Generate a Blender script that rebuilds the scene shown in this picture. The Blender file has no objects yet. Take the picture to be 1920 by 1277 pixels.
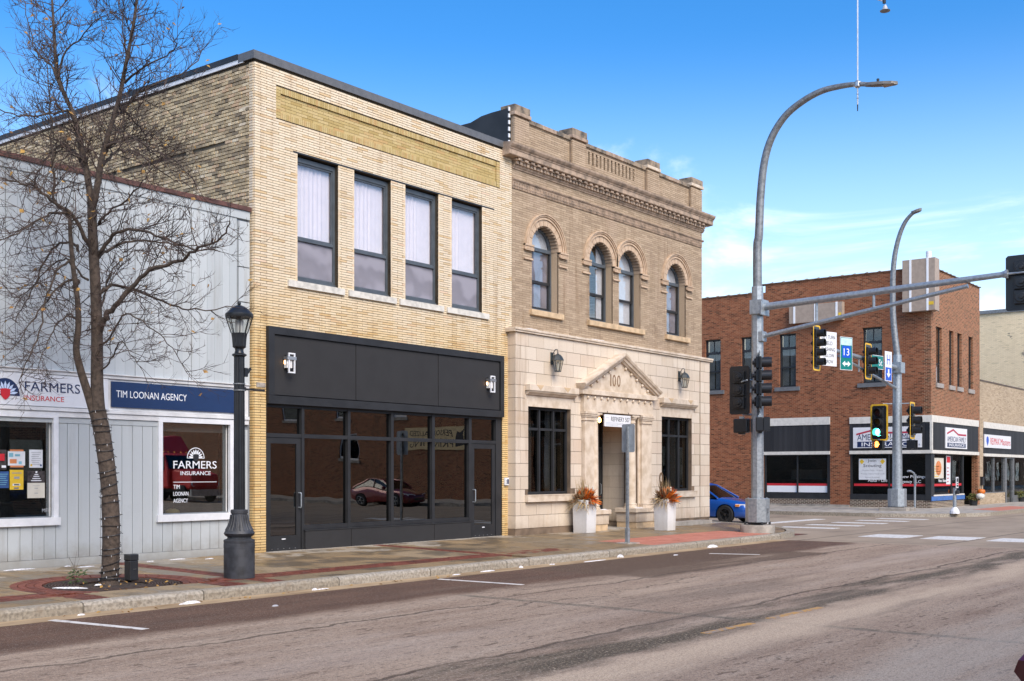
import bpy, bmesh, math, random
from mathutils import Vector, Matrix
R_ = math.radians
random.seed(7)
sc = bpy.context.scene
COL = sc.collection

# ------------------------------------------------------------------ camera, sky, sun, exposure
HC = 1.6                                   # eye height over the pavement at the shop fronts
TH = R_(37.74)                             # heading, measured from the street's direction (+X) towards the fronts (+Y)
FOC = 2163.0                               # focal length in photo pixels
cam = bpy.data.cameras.new('camera')
camo = bpy.data.objects.new('camera', cam); COL.objects.link(camo)
cam.sensor_fit = 'HORIZONTAL'; cam.sensor_width = 36.0; cam.lens = 36.0 * FOC / 1920.0
cam.shift_y = (886.0 - 638.5) / 1920.0
cam.clip_start = 0.05; cam.clip_end = 3000.0
camo.location = (0, 0, HC)
camo.rotation_euler = (R_(90), 0, TH - R_(90))
sc.camera = camo

SUN_EL, SUN_AZ = 42.0, -115.0               # azimuth of the sun seen from the scene, from +X towards +Y
w = bpy.data.worlds.new('World'); sc.world = w; w.use_nodes = True
nt = w.node_tree; nt.nodes.clear()
def N(tree, t, **kw):
    n = tree.nodes.new(t)
    for k, v in kw.items():
        if k[0] == '_': n.inputs[int(k[1:])].default_value = v
        else: setattr(n, k, v)
    return n
def Lk(tree, a, b): tree.links.new(a, b)
sky = N(nt, 'ShaderNodeTexSky', sky_type='NISHITA', sun_disc=False)
sky.sun_elevation = R_(SUN_EL); sky.sun_rotation = R_(90 - SUN_AZ)
sky.air_density = 1.0; sky.dust_density = 0.4; sky.ozone_density = 2.2
hs = N(nt, 'ShaderNodeHueSaturation'); hs.inputs['Saturation'].default_value = 1.42; hs.inputs['Hue'].default_value = .505; hs.inputs['Value'].default_value = 1.0
Lk(nt, sky.outputs[0], hs.inputs['Color'])
tc = N(nt, 'ShaderNodeTexCoord'); sx = N(nt, 'ShaderNodeSeparateXYZ'); Lk(nt, tc.outputs['Generated'], sx.inputs[0])
za = N(nt, 'ShaderNodeMath', operation='ADD'); Lk(nt, sx.outputs[2], za.inputs[0]); za.inputs[1].default_value = 0.10
zm = N(nt, 'ShaderNodeMath', operation='MAXIMUM'); Lk(nt, za.outputs[0], zm.inputs[0]); zm.inputs[1].default_value = 0.03
dx = N(nt, 'ShaderNodeMath', operation='DIVIDE'); Lk(nt, sx.outputs[0], dx.inputs[0]); Lk(nt, zm.outputs[0], dx.inputs[1])
dy = N(nt, 'ShaderNodeMath', operation='DIVIDE'); Lk(nt, sx.outputs[1], dy.inputs[0]); Lk(nt, zm.outputs[0], dy.inputs[1])
cv = N(nt, 'ShaderNodeCombineXYZ'); # streaks of thin cloud drawn out along the wind
for o_, i_, (ka, kb) in ((0, 0, (.42, .33)), (1, 1, (-.62, .78))):
    p_ = N(nt, 'ShaderNodeMath', operation='MULTIPLY', _1=ka); q_ = N(nt, 'ShaderNodeMath', operation='MULTIPLY', _1=kb); r_ = N(nt, 'ShaderNodeMath', operation='ADD')
    Lk(nt, dx.outputs[0], p_.inputs[0]); Lk(nt, dy.outputs[0], q_.inputs[0]); Lk(nt, p_.outputs[0], r_.inputs[0]); Lk(nt, q_.outputs[0], r_.inputs[1]); Lk(nt, r_.outputs[0], cv.inputs[i_])
n1 = N(nt, 'ShaderNodeTexNoise'); n1.inputs['Scale'].default_value = 0.95; n1.inputs['Detail'].default_value = 9; n1.inputs['Roughness'].default_value = 0.60; n1.inputs['Distortion'].default_value = 0.6
Lk(nt, cv.outputs[0], n1.inputs['Vector'])
hz = N(nt, 'ShaderNodeMapRange'); hz.inputs[1].default_value = 0.05; hz.inputs[2].default_value = 0.25; hz.inputs[3].default_value = 0.17; hz.inputs[4].default_value = -0.115
Lk(nt, sx.outputs[2], hz.inputs[0])
ad = N(nt, 'ShaderNodeMath', operation='ADD'); Lk(nt, n1.outputs[0], ad.inputs[0]); Lk(nt, hz.outputs[0], ad.inputs[1])
cr = N(nt, 'ShaderNodeMapRange', interpolation_type='SMOOTHSTEP'); cr.inputs[1].default_value = 0.49; cr.inputs[2].default_value = 0.70; cr.inputs[3].default_value = 0.0; cr.inputs[4].default_value = 0.85
Lk(nt, ad.outputs[0], cr.inputs[0])
ve = N(nt, 'ShaderNodeMapRange', interpolation_type='SMOOTHSTEP'); Lk(nt, sx.outputs[2], ve.inputs[0])      # thin high veil, thicker through the longer air path near the horizon
for i_, v_ in ((1, 0.02), (2, 0.36), (3, 0.85), (4, 0.0)): ve.inputs[i_].default_value = v_
mv = N(nt, 'ShaderNodeMix', data_type='RGBA'); Lk(nt, ve.outputs[0], mv.inputs[0]); Lk(nt, hs.outputs[0], mv.inputs[6]); mv.inputs[7].default_value = (4.6, 6.0, 7.6, 1)
mx = N(nt, 'ShaderNodeMix', data_type='RGBA'); Lk(nt, cr.outputs[0], mx.inputs[0]); Lk(nt, mv.outputs[2], mx.inputs[6]); mx.inputs[7].default_value = (7.6, 7.7, 7.9, 1)
bg = N(nt, 'ShaderNodeBackground'); bg.inputs[1].default_value = 0.10
Lk(nt, mx.outputs[2], bg.inputs[0])
wo = N(nt, 'ShaderNodeOutputWorld'); Lk(nt, bg.outputs[0], wo.inputs[0])

sl = bpy.data.lights.new('sun', 'SUN'); sl.energy = 2.3; sl.angle = R_(42.0); sl.color = (1.0, 0.89, 0.76)
so = bpy.data.objects.new('sun', sl); COL.objects.link(so)
so.rotation_euler = (R_(90 - SUN_EL), 0, R_(90 + SUN_AZ))
so.location = (0, -20, 40)
vs = sc.view_settings
sc.display_settings.display_device = 'sRGB'
vs.view_transform = 'Standard'; vs.look = 'None'; vs.gamma = 1.0; vs.use_curve_mapping = False
vs.exposure = 1.17
sc.cycles.max_bounces = 8; sc.cycles.transparent_max_bounces = 24; sc.cycles.use_denoising = True

# ------------------------------------------------------------------ measured geometry: a photo pixel's line of sight met with a real plane
CT, ST = math.cos(TH), math.sin(TH)
def ray(px, py):
    r = (px - 960.0) / FOC
    return (CT + r * ST, ST - r * CT, (886.0 - py) / FOC)
def onY(px, py, Y):
    d = ray(px, py); t = Y / d[1]; return (t * d[0], HC + t * d[2])
def onX(px, py, X):
    d = ray(px, py); t = X / d[0]; return (t * d[1], HC + t * d[2])
def atd(px, py, dep):
    d = ray(px, py); return Vector((d[0] * dep, d[1] * dep, HC + d[2] * dep))
ROADZ = -0.23
def swz(Y): return -0.02 * (18.0 - max(13.4, min(18.3, Y)))     # the pavement falls 2 % towards the kerb

# ------------------------------------------------------------------ mesh helpers
class MB:
    def __init__(s, tf=None): s.v = []; s.f = []; s.m = []; s.tf = tf; s.cm = 0
    def add(s, vs, fs):
        o = len(s.v)
        if s.tf: vs = [s.tf(*p) for p in vs]
        s.v += [tuple(p) for p in vs]
        for f in fs: s.f.append(tuple(i + o for i in f)); s.m.append(s.cm)
        return s
    def box(s, x0, x1, y0, y1, z0, z1):
        return s.add([(x0,y0,z0),(x1,y0,z0),(x1,y1,z0),(x0,y1,z0),(x0,y0,z1),(x1,y0,z1),(x1,y1,z1),(x0,y1,z1)],
              [(0,3,2,1),(4,5,6,7),(0,1,5,4),(1,2,6,5),(2,3,7,6),(3,0,4,7)])
    def obox(s, c, ax, ay, az):
        c = Vector(c); ax = Vector(ax); ay = Vector(ay); az = Vector(az)
        P = []
        for k in (-1, 1):
            for a, b in ((-1,-1),(1,-1),(1,1),(-1,1)): P.append(c + ax*a + ay*b + az*k)
        return s.add(P, [(0,3,2,1),(4,5,6,7),(0,1,5,4),(1,2,6,5),(2,3,7,6),(3,0,4,7)])
    def prism(s, poly, a0, a1, axis='y'):
        n = len(poly)
        def pt(p, a):
            if axis == 'y': return (p[0], a, p[1])
            if axis == 'x': return (a, p[0], p[1])
            return (p[0], p[1], a)
        vs = [pt(p, a0) for p in poly] + [pt(p, a1) for p in poly]
        fs = [tuple(range(n))[::-1], tuple(range(n, 2*n))] + [(i, (i+1) % n, n + (i+1) % n, n + i) for i in range(n)]
        return s.add(vs, fs)
    def ringprism(s, outer, inner, a0, a1, axis='y', closed=False):
        n = len(outer)
        for i in range(n if closed else n - 1):
            j = (i + 1) % n
            s.prism([outer[i], outer[j], inner[j], inner[i]], a0, a1, axis)
        return s
    def tube(s, pts, rad, n=8, cap=True):
        pts = [Vector(p) for p in pts]
        if not hasattr(rad, '__len__'): rad = [rad] * len(pts)
        vs = []; fs = []
        prev = None
        for i, p in enumerate(pts):
            t = (pts[min(i+1, len(pts)-1)] - pts[max(i-1, 0)]).normalized()
            if prev is None:
                a = Vector((0,0,1)) if abs(t.z) < .9 else Vector((1,0,0))
                u = t.cross(a).normalized()
            else:
                u = (prev - t * prev.dot(t)).normalized()
            prev = u; v = t.cross(u)
            for k in range(n):
                an = 2*math.pi*k/n
                vs.append(p + (u*math.cos(an) + v*math.sin(an)) * rad[i])
        for i in range(len(pts)-1):
            for k in range(n):
                a = i*n+k; b = i*n+(k+1) % n
                fs.append((a, b, b+n, a+n))
        if cap:
            fs.append(tuple(range(n))[::-1]); fs.append(tuple(range((len(pts)-1)*n, len(pts)*n)))
        return s.add(vs, fs)
    def lathe(s, prof, n=20, c=(0,0,0), flute=0, a0=0.0, cap=True):
        vs = []; fs = []
        for r, z in prof:
            for k in range(n):
                an = 2*math.pi*k/n + a0
                rr = r * (1 - flute * (k % 2))
                vs.append((c[0]+rr*math.cos(an), c[1]+rr*math.sin(an), c[2]+z))
        m = len(prof)
        for i in range(m-1):
            for k in range(n):
                a = i*n+k; b = i*n+(k+1) % n
                fs.append((a, b, b+n, a+n))
        if cap: fs.append(tuple(range(n))[::-1]); fs.append(tuple(range((m-1)*n, m*n)))
        return s.add(vs, fs)
    def build(s, name, mat, parent=None, smooth=False, bevel=0, recalc=True):
        me = bpy.data.meshes.new(name); me.from_pydata(s.v, [], s.f)
        mats = mat if isinstance(mat, (list, tuple)) else [mat]
        for m in mats: me.materials.append(m)
        if len(mats) > 1: me.polygons.foreach_set('material_index', s.m)
        if recalc and len(s.f) < 60000:
            bm = bmesh.new(); bm.from_mesh(me); bmesh.ops.recalc_face_normals(bm, faces=bm.faces); bm.to_mesh(me); bm.free()
        if smooth:
            me.polygons.foreach_set('use_smooth', [True]*len(me.polygons))
            try: me.set_sharp_from_angle(angle=R_(smooth if smooth > 1 else 40))
            except Exception: pass
        me.update()
        o = bpy.data.objects.new(name, me); COL.objects.link(o)
        if parent: o.parent = parent
        if bevel:
            b = o.modifiers.new('bevel', 'BEVEL'); b.width = bevel; b.segments = 2; b.limit_method = 'ANGLE'; b.angle_limit = R_(50)
        return o
def smooth_path(pts, rad, k=5):
    pts = [Vector(p) for p in pts]; P_, R2 = [], []
    n = len(pts)
    for i in range(n-1):
        a, b, c, d = pts[max(i-1,0)], pts[i], pts[i+1], pts[min(i+2,n-1)]
        for j in range(k):
            t = j/k
            P_.append(.5*((2*b)+(c-a)*t+(2*a-5*b+4*c-d)*t*t+(3*b-a-3*c+d)*t**3)); R2.append(rad[i]+(rad[i+1]-rad[i])*t)
    return P_+[pts[-1]], R2+[rad[-1]]
def tag(o, label=None, cat=None, group=None, kind=None):
    if label: o['label'] = label
    if cat: o['category'] = cat
    if group: o['group'] = group
    if kind: o['kind'] = kind
    return o
def thing(name, label, cat, loc=(0,0,0), rz=0, group=None):
    o = bpy.data.objects.new(name, None); COL.objects.link(o)
    o.empty_display_size = .2
    o.location = loc; o.rotation_euler = (0, 0, rz)
    return tag(o, label, cat, group)
def copytree(o, parent=None, top=True):
    c = o.copy(); COL.objects.link(c)
    if parent: c.parent = parent
    for ch in o.children: copytree(ch, c)
    return c
_unit = {}
def unit_cube(mat, name):
    k = (mat.name, name)
    if k not in _unit:
        b = MB().box(-.5,.5,-.5,.5,-.5,.5)
        me = bpy.data.meshes.new(name); me.from_pydata(b.v, [], b.f); me.materials.append(mat); me.update()
        _unit[k] = me
    return _unit[k]
def pieces(lst, name, mats, parent, limit=300, stuffname=None, key=None):
    """lst: (cx,cy,cz,sx,sy,sz,rotz,matindex); the nearest ones are single parts, the rest one joined part"""
    key = key or (lambda p: p[0]**2 + p[1]**2 + (p[2]-HC)**2 + (0 if p[3] > .2 else 4))
    lst = sorted(lst, key=key)
    for p in lst[:limit]:
        o = bpy.data.objects.new(name, unit_cube(mats[p[7]], name)); COL.objects.link(o)
        o.location = p[:3]; o.scale = p[3:6]; o.rotation_euler = (0, 0, p[6]); o.parent = parent
    rest = lst[limit:]
    if rest:
        b = MB()
        for p in rest:
            ca, sa = math.cos(p[6]), math.sin(p[6])
            b.cm = p[7]
            b.obox(p[:3], (ca*p[3]/2, sa*p[3]/2, 0), (-sa*p[4]/2, ca*p[4]/2, 0), (0,0,p[5]/2))
        o = b.build(stuffname or name + 's', mats, parent, recalc=False)
        o['kind'] = 'stuff'
def cuts(a, b, holes, minlen=.02):
    segs = [(a, b)]
    for h0, h1 in holes:
        ns = []
        for s0, s1 in segs:
            if h1 <= s0 or h0 >= s1: ns.append((s0, s1)); continue
            if h0 > s0: ns.append((s0, h0))
            if h1 < s1: ns.append((h1, s1))
        segs = ns
    return [s for s in segs if s[1]-s[0] > minlen]
def wall_panels(b, u0, u1, z0, z1, holes, d0, d1):
    """solid wall with rectangular holes (u0,u1,z0,z1) made of butted boxes"""
    us = sorted(set([u0, u1] + [h for k in holes for h in k[:2] if u0 < h < u1]))
    for a, c in zip(us[:-1], us[1:]):
        m = (a+c)/2
        for s0, s1 in cuts(z0, z1, [(h[2], h[3]) for h in holes if h[0] < m < h[1]], 1e-4):
            b.box(a, c, d0, d1, s0, s1)
    return b

# ------------------------------------------------------------------ materials
def new_mat(name):
    m = bpy.data.materials.new(name); m.use_nodes = True
    t = m.node_tree; t.nodes.clear()
    out = N(t, 'ShaderNodeOutputMaterial'); p = N(t, 'ShaderNodeBsdfPrincipled')
    Lk(t, p.outputs[0], out.inputs[0])
    return m, t, p
def rgba(c): return (c[0], c[1], c[2], 1)
def noise(t, scale, detail=4, vec=None, rough=.55):
    n = N(t, 'ShaderNodeTexNoise'); n.inputs['Scale'].default_value = scale; n.inputs['Detail'].default_value = detail; n.inputs['Roughness'].default_value = rough
    if vec is not None: Lk(t, vec, n.inputs['Vector'])
    return n.outputs[0]
def mixc(t, fac, a, b, mode='MIX'):
    m = N(t, 'ShaderNodeMix', data_type='RGBA', blend_type=mode)
    for s, i in ((fac, 0), (a, 6), (b, 7)):
        if hasattr(s, 'is_linked'): Lk(t, s, m.inputs[i])
        else: m.inputs[i].default_value = s if i == 0 else rgba(s)
    return m.outputs[2]
def rng(t, x, a, b, c=0., d=1., smooth=True):
    r = N(t, 'ShaderNodeMapRange', interpolation_type='SMOOTHSTEP' if smooth else 'LINEAR')
    Lk(t, x, r.inputs[0])
    for i, v in zip((1,2,3,4), (a,b,c,d)): r.inputs[i].default_value = v
    return r.outputs[0]
def math_(t, op, a, b=None):
    m = N(t, 'ShaderNodeMath', operation=op)
    for s, i in ((a, 0), (b, 1)):
        if s is None: continue
        if hasattr(s, 'is_linked'): Lk(t, s, m.inputs[i])
        else: m.inputs[i].default_value = s
    return m.outputs[0]
def bump(t, p, h, strength=.3, dist=.01):
    b = N(t, 'ShaderNodeBump'); b.inputs['Strength'].default_value = strength; b.inputs['Distance'].default_value = dist
    Lk(t, h, b.inputs['Height']); Lk(t, b.outputs[0], p.inputs['Normal'])
def wpos(t): return N(t, 'ShaderNodeNewGeometry').outputs['Position']
def island(t):
    g = N(t, 'ShaderNodeNewGeometry'); o = N(t, 'ShaderNodeObjectInfo')
    s = math_(t, 'ADD', g.outputs['Random Per Island'], o.outputs['Random'])
    return math_(t, 'FRACT', s)
def ramp(t, x, stops, const=False):
    r = N(t, 'ShaderNodeValToRGB'); e = r.color_ramp.elements
    r.color_ramp.interpolation = 'CONSTANT' if const else 'LINEAR'
    while len(e) < len(stops): e.new(.5)
    for k, (pos, c) in enumerate(stops): e[k].position = pos; e[k].color = rgba(c)
    Lk(t, x, r.inputs[0]); return r.outputs[0]
def M(name, c, rough=.6, metal=0., var=.12, scale=6., bmp=0., bscale=60., spec=.5, c2=None, coat=0):
    m, t, p = new_mat(name)
    vec = wpos(t)
    n = noise(t, scale, 5, vec)
    c2 = c2 or tuple(x*(1-var*1.6) for x in c)
    col = mixc(t, rng(t, n, .35, .7), tuple(min(1, x*(1+var*.4)) for x in c), c2)
    Lk(t, col, p.inputs['Base Color'])
    p.inputs['Roughness'].default_value = rough; p.inputs['Metallic'].default_value = metal
    p.inputs['Specular IOR Level'].default_value = spec
    if coat: p.inputs['Coat Weight'].default_value = coat; p.inputs['Coat Roughness'].default_value = .05
    if bmp: bump(t, p, noise(t, bscale, 4, vec), bmp, .01)
    return m
def Mpiece(name, stops, rough=.75, grain=40., gamt=.25, bmp=.25, stain=None, stain_scale=.8, stain_rng=(.5,.75), zstain=None, spec=.3, vary=0, streak=0, base=0):
    """bricks, blocks, slabs: each piece its own tone, plus grain and wear"""
    m, t, p = new_mat(name)
    vec = wpos(t)
    col = ramp(t, island(t), stops)
    g = noise(t, grain, 4, vec)
    col = mixc(t, rng(t, g, .3, .75, 0, gamt), col, (0.03, .022, .015))
    if stain:
        col = mixc(t, rng(t, noise(t, stain_scale, 5, vec, .6), stain_rng[0], stain_rng[1]), col, stain, 'MIX' if not vary else 'MULTIPLY')
    if zstain:   # (z0,z1,colour): weathered differently over height
        s = N(t, 'ShaderNodeSeparateXYZ'); Lk(t, vec, s.inputs[0])
        zz = math_(t, 'ADD', s.outputs[2], math_(t, 'MULTIPLY', noise(t, .9, 5, vec, .65), 3.0))
        col = mixc(t, rng(t, zz, zstain[0]+1.5, zstain[1]+1.5, zstain[3], 0), col, zstain[2], 'MULTIPLY')
    if streak:   # rain streaks run down the wall
        vm = N(t, 'ShaderNodeVectorMath', operation='MULTIPLY'); Lk(t, vec, vm.inputs[0]); vm.inputs[1].default_value = (5.5, 5.5, .38)
        st_ = math_(t, 'MULTIPLY', rng(t, noise(t, 1.0, 6, vm.outputs[0], .6), .48, .72, 0, streak), rng(t, noise(t, .35, 3, vec), .38, .6, .25, 1))
        col = mixc(t, st_, col, (.52,.42,.32), 'MULTIPLY')
    if base:     # splash dirt near the pavement
        sz = N(t, 'ShaderNodeSeparateXYZ'); Lk(t, vec, sz.inputs[0])
        hh = math_(t, 'ADD', sz.outputs[2], math_(t, 'MULTIPLY', noise(t, 2.5, 6, vec, .65), .7))
        col = mixc(t, rng(t, hh, .30, .85, base, 0), col, (.55,.48,.40), 'MULTIPLY')
    Lk(t, col, p.inputs['Base Color']); p.inputs['Roughness'].default_value = rough
    p.inputs['Specular IOR Level'].default_value = spec
    bump(t, p, g, bmp, .006)
    return m
def Mbrick(name, c1, c2, c3, mortar, bw=.21, bh=.0675, joint=.008, bmp=.6, dark=.25, patch=None):
    """brickwork too far away to tell the bricks apart"""
    m, t, p = new_mat(name)
    pos = wpos(t); s = N(t, 'ShaderNodeSeparateXYZ'); Lk(t, pos, s.inputs[0])
    u = math_(t, 'ADD', s.outputs[0], s.outputs[1])
    c = N(t, 'ShaderNodeCombineXYZ'); Lk(t, u, c.inputs[0]); Lk(t, s.outputs[2], c.inputs[1])
    b = N(t, 'ShaderNodeTexBrick'); Lk(t, c.outputs[0], b.inputs['Vector'])
    b.inputs['Color1'].default_value = (0,0,0,1); b.inputs['Color2'].default_value = (1,1,1,1); b.inputs['Mortar'].default_value = (.5,.5,.5,1)
    b.inputs['Scale'].default_value = 1; b.inputs['Mortar Size'].default_value = joint; b.inputs['Mortar Smooth'].default_value = .2
    b.inputs['Brick Width'].default_value = bw; b.inputs['Row Height'].default_value = bh
    col = ramp(t, b.outputs[0], [(0, tuple(x*dark for x in c1)), (.10, tuple(x*(dark+.2) for x in c1)), (.22, c1), (.6, c2), (1, c3)])
    n = noise(t, .45, 5, pos, .6)
    col = mixc(t, rng(t, n, .4, .7, 0, .35), col, tuple(x*.6 for x in c2))
    if patch: col = mixc(t, rng(t, noise(t, patch[1], 6, pos, .65), patch[2], patch[3]), col, patch[0])
    col = mixc(t, b.outputs[1], col, mortar)
    Lk(t, col, p.inputs['Base Color']); p.inputs['Roughness'].default_value = .85; p.inputs['Specular IOR Level'].default_value = .25
    inv = math_(t, 'SUBTRACT', 1.0, b.outputs[1])
    bump(t, p, inv, bmp, .012)
    return m
def Mglass(name, tint=(.8,.83,.82), base=.06, rough=.0, wave=0., wscale=2.):
    m = bpy.data.materials.new(name); m.use_nodes = True; t = m.node_tree; t.nodes.clear()
    out = N(t, 'ShaderNodeOutputMaterial'); tr = N(t, 'ShaderNodeBsdfTransparent'); gl = N(t, 'ShaderNodeBsdfGlossy'); mx = N(t, 'ShaderNodeMixShader')
    tr.inputs[0].default_value = rgba(tint); gl.inputs['Roughness'].default_value = rough; gl.inputs[0].default_value = (.95,.97,.97,1)
    lw = N(t, 'ShaderNodeLayerWeight'); lw.inputs[0].default_value = .5
    f = math_(t, 'ADD', math_(t, 'MULTIPLY', math_(t, 'POWER', lw.outputs['Facing'], 5.0), 1-base), base)
    Lk(t, f, mx.inputs[0]); Lk(t, tr.outputs[0], mx.inputs[1]); Lk(t, gl.outputs[0], mx.inputs[2]); Lk(t, mx.outputs[0], out.inputs[0])
    if wave:
        b = N(t, 'ShaderNodeBump'); b.inputs['Strength'].default_value = wave; b.inputs['Distance'].default_value = .02
        Lk(t, noise(t, wscale, 1, wpos(t)), b.inputs['Height']); Lk(t, b.outputs[0], gl.inputs['Normal'])
    return m
def Memit(name, c, s):
    m, t, p = new_mat(name)
    p.inputs['Base Color'].default_value = rgba(c); p.inputs['Emission Color'].default_value = rgba(c); p.inputs['Emission Strength'].default_value = s
    return m

def text(s, name, mat, parent, x, z, wid, hei, Y=None, X=None, align='L', depth=.004):
    """raised lettering fitted to a box wid x hei (metres); on a plane facing -Y (give Y) or facing -X (give X; x is then the world Y of its left end)"""
    cu = bpy.data.curves.new(name, 'FONT'); cu.body = s; cu.resolution_u = 3
    tmp = bpy.data.objects.new(name, cu); COL.objects.link(tmp)
    me = bpy.data.meshes.new_from_object(tmp)
    bpy.data.objects.remove(tmp); bpy.data.curves.remove(cu)
    vs = [v.co.copy() for v in me.vertices]
    a0 = min(v.x for v in vs); a1 = max(v.x for v in vs); b0 = min(v.y for v in vs); b1 = max(v.y for v in vs)
    sx = wid / (a1-a0); sy = hei / (b1-b0)
    for v in me.vertices:
        u = (v.co.x-a0)*sx; q = (v.co.y-b0)*sy
        if Y is not None: v.co = (x+u, Y, z+q)
        else: v.co = (X, x-u, z+q)
    me.materials.clear(); me.materials.append(mat)
    bm = bmesh.new(); bm.from_mesh(me)
    bmesh.ops.remove_doubles(bm, verts=bm.verts, dist=1e-5)
    r = bmesh.ops.extrude_face_region(bm, geom=bm.faces[:])
    d = Vector((0, -depth, 0)) if Y is not None else Vector((-depth, 0, 0))
    bmesh.ops.translate(bm, vec=d, verts=[e for e in r['geom'] if isinstance(e, bmesh.types.BMVert)])
    bmesh.ops.recalc_face_normals(bm, faces=bm.faces)
    bm.to_mesh(me); bm.free(); me.update()
    o = bpy.data.objects.new(name, me); COL.objects.link(o)
    if parent: o.parent = parent
    return o
# ------------------------------------------------------------------ shared materials
m_white = M('white_paint', (.74,.75,.76), .45, var=.06)
m_planter = Mpiece('scuffed_white_planter', [(0,(.70,.70,.69)),(1,(.75,.75,.74))], .5, grain=30, gamt=.06, bmp=.05, streak=.35, base=.4)
m_trimwhite = M('trim_white', (.70,.70,.69), .5, var=.10, scale=3)
m_siding = Mpiece('blue_grey_siding', [(0,(0.441,0.473,0.478)),(.5,(0.473,0.503,0.507)),(1,(0.503,0.535,0.537))], .55, grain=90, gamt=.06, bmp=.12, stain=(0.368,0.399,0.391), stain_scale=1.3, stain_rng=(.58,.85), streak=.28, base=.75)
m_black = M('black_metal', (.022,.024,.027), .45, var=.2, scale=3)
m_char = M('charcoal_frame', (.026,.0265,.028), .5, spec=.3, var=.15, scale=2)
m_panel = M('charcoal_panel', (.032,.0315,.032), .7, var=.05, scale=2.5, spec=.22, bmp=.1, bscale=30)
m_winframe = M('slate_window_frame', (.075,.088,.10), .4, var=.12)
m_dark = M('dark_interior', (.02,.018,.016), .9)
m_floor = M('interior_floor', (.05,.04,.033), .6)
m_brownwood = M('brown_wood', (.14,.05,.02), .6, var=.3, scale=4)
m_curtain = M('white_curtain', (0.798,0.726,0.732), .9, var=.03)
m_blind = M('white_blind', (.62,.64,.65), .8, var=.05)
m_glass2 = Mglass('dim_window_glass', (.75,.77,.77), .06, 0, .04, 1.5)
m_glass = Mglass('window_glass', (.95,.95,.96), .10, 0, .04, 1.5)
m_glassdark = Mglass('tinted_glass', (.22,.185,.14), .135, 0, .10, 1.1)
m_glassbright = Mglass('sky_mirroring_glass', (.5,.5,.5), .38)
m_glassgrey = Mglass('grey_glass', (.55,.55,.53), .06, 0, .06, 1.6)
m_mortar = M('dark_mortar', (0.0575,0.0425,0.025), .95, var=.3, scale=2)
m_mortar2 = M('tan_mortar', (.36,.27,.19), .95, var=.25, scale=2)
m_mortarL = M('block_joint', (.19,.135,.09), .95, var=.3, scale=2)
m_mortar3 = M('grey_mortar', (0.12,0.096,0.0653), .95, var=.5, scale=1.5)
m_ybrick = Mpiece('cream_brick', [(0,(0.615,0.456,0.265)),(.08,(0.731,0.599,0.424)),(.5,(0.784,0.668,0.498)),(.88,(0.753,0.615,0.424)),(.95,(0.657,0.477,0.265)),(1,(0.742,0.562,0.403))], .6, grain=55, gamt=.16, stain=(0.657,0.498,0.297), stain_scale=.8, stain_rng=(.57,.80), zstain=(3.2,6.2,(0.95,0.816,0.53),1.0), streak=.55, base=.6)
m_obrick = Mpiece('olive_yellow_brick', [(0,(.42,.30,.11)),(.4,(.50,.38,.16)),(.8,(.55,.42,.20)),(1,(.50,.32,.13))], .65, grain=55, gamt=.2)
m_sbrick = Mpiece('weathered_common_brick', [(0,(.25,.20,.14)),(.12,(.36,.29,.19)),(.3,(.55,.43,.26)),(.58,(.68,.54,.33)),(.8,(.78,.64,.42)),(.92,(.68,.47,.29)),(1,(.90,.78,.56))], .9, grain=35, gamt=.5, bmp=.8, stain=(0.292,0.23,0.15), stain_scale=1.1, stain_rng=(.49,.70), streak=.5)
m_tbrick = Mpiece('tan_roman_brick', [(0,(0.349,0.259,0.174)),(.3,(0.407,0.304,0.203)),(.7,(0.441,0.334,0.227)),(1,(0.494,0.377,0.26))], .8, grain=40, gamt=.2, stain=(0.426,0.319,0.227), stain_scale=.6, stain_rng=(.5,.75), streak=.6)
m_lime = Mpiece('cream_terracotta_block', [(0,(0.574,0.477,0.362)),(.4,(0.624,0.525,0.412)),(.75,(0.665,0.572,0.456)),(1,(0.584,0.467,0.356))], .6, grain=30, gamt=.08, bmp=.15, stain=(0.543,0.409,0.268), stain_scale=1.6, stain_rng=(.58,.85), streak=.45, base=.7)
m_stone = M('cream_stone_trim', (0.621,0.525,0.413), .65, var=.12, scale=4, bmp=.15, c2=(0.504,0.4,0.286))
m_sill = M('ochre_stone_sill', (.58,.42,.25), .7, var=.15, scale=5)
m_wsill = M('white_stone_sill', (.62,.59,.52), .7, var=.15, scale=7)
m_tstone = M('tan_terracotta_trim', (.52,.385,.265), .75, var=.15, scale=6, bmp=.15, c2=(.42,.30,.20))
m_cornice = M('brown_terracotta', (.38,.28,.20), .75, var=.30, scale=5, bmp=.25, c2=(.20,.15,.11))
m_weather = M('weathered_cap_stone', (.26,.20,.14), .9, var=.5, scale=4.5, bmp=.5, bscale=25, c2=(.075,.068,.058))
m_membrane = M('black_roof_membrane', (.022,.023,.025), .5, var=.3, scale=1.2, bmp=.5, bscale=4)
m_coping = M('grey_metal_coping', (.12,.12,.122), .4, var=.1)
m_snow = M('snow', (.72,.72,.73), .7, var=.22, scale=30, bmp=.6, bscale=90)
m_redbrick = Mbrick('red_brick', (0.197,0.0588,0.0259), (0.262,0.0828,0.0357), (0.321,0.12,0.0576), (0.276,0.18,0.11), bmp=.45, dark=.45)
m_redbrick2 = Mbrick('brown_red_brick', (0.165,0.0539,0.0272), (0.237,0.0784,0.0376), (0.297,0.108,0.0544), (0.484,0.343,0.208), bmp=.6, dark=.35)
m_basebrick = Mbrick('dark_base_brick', (.055,.032,.025), (.075,.04,.03), (.10,.055,.04), (.46,.40,.31), joint=.013)
m_tanbrick = Mbrick('tan_brick', (.44,.34,.23), (.50,.395,.27), (.56,.45,.32), (.33,.26,.18), bw=.3, bh=.06, dark=.7)
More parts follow.
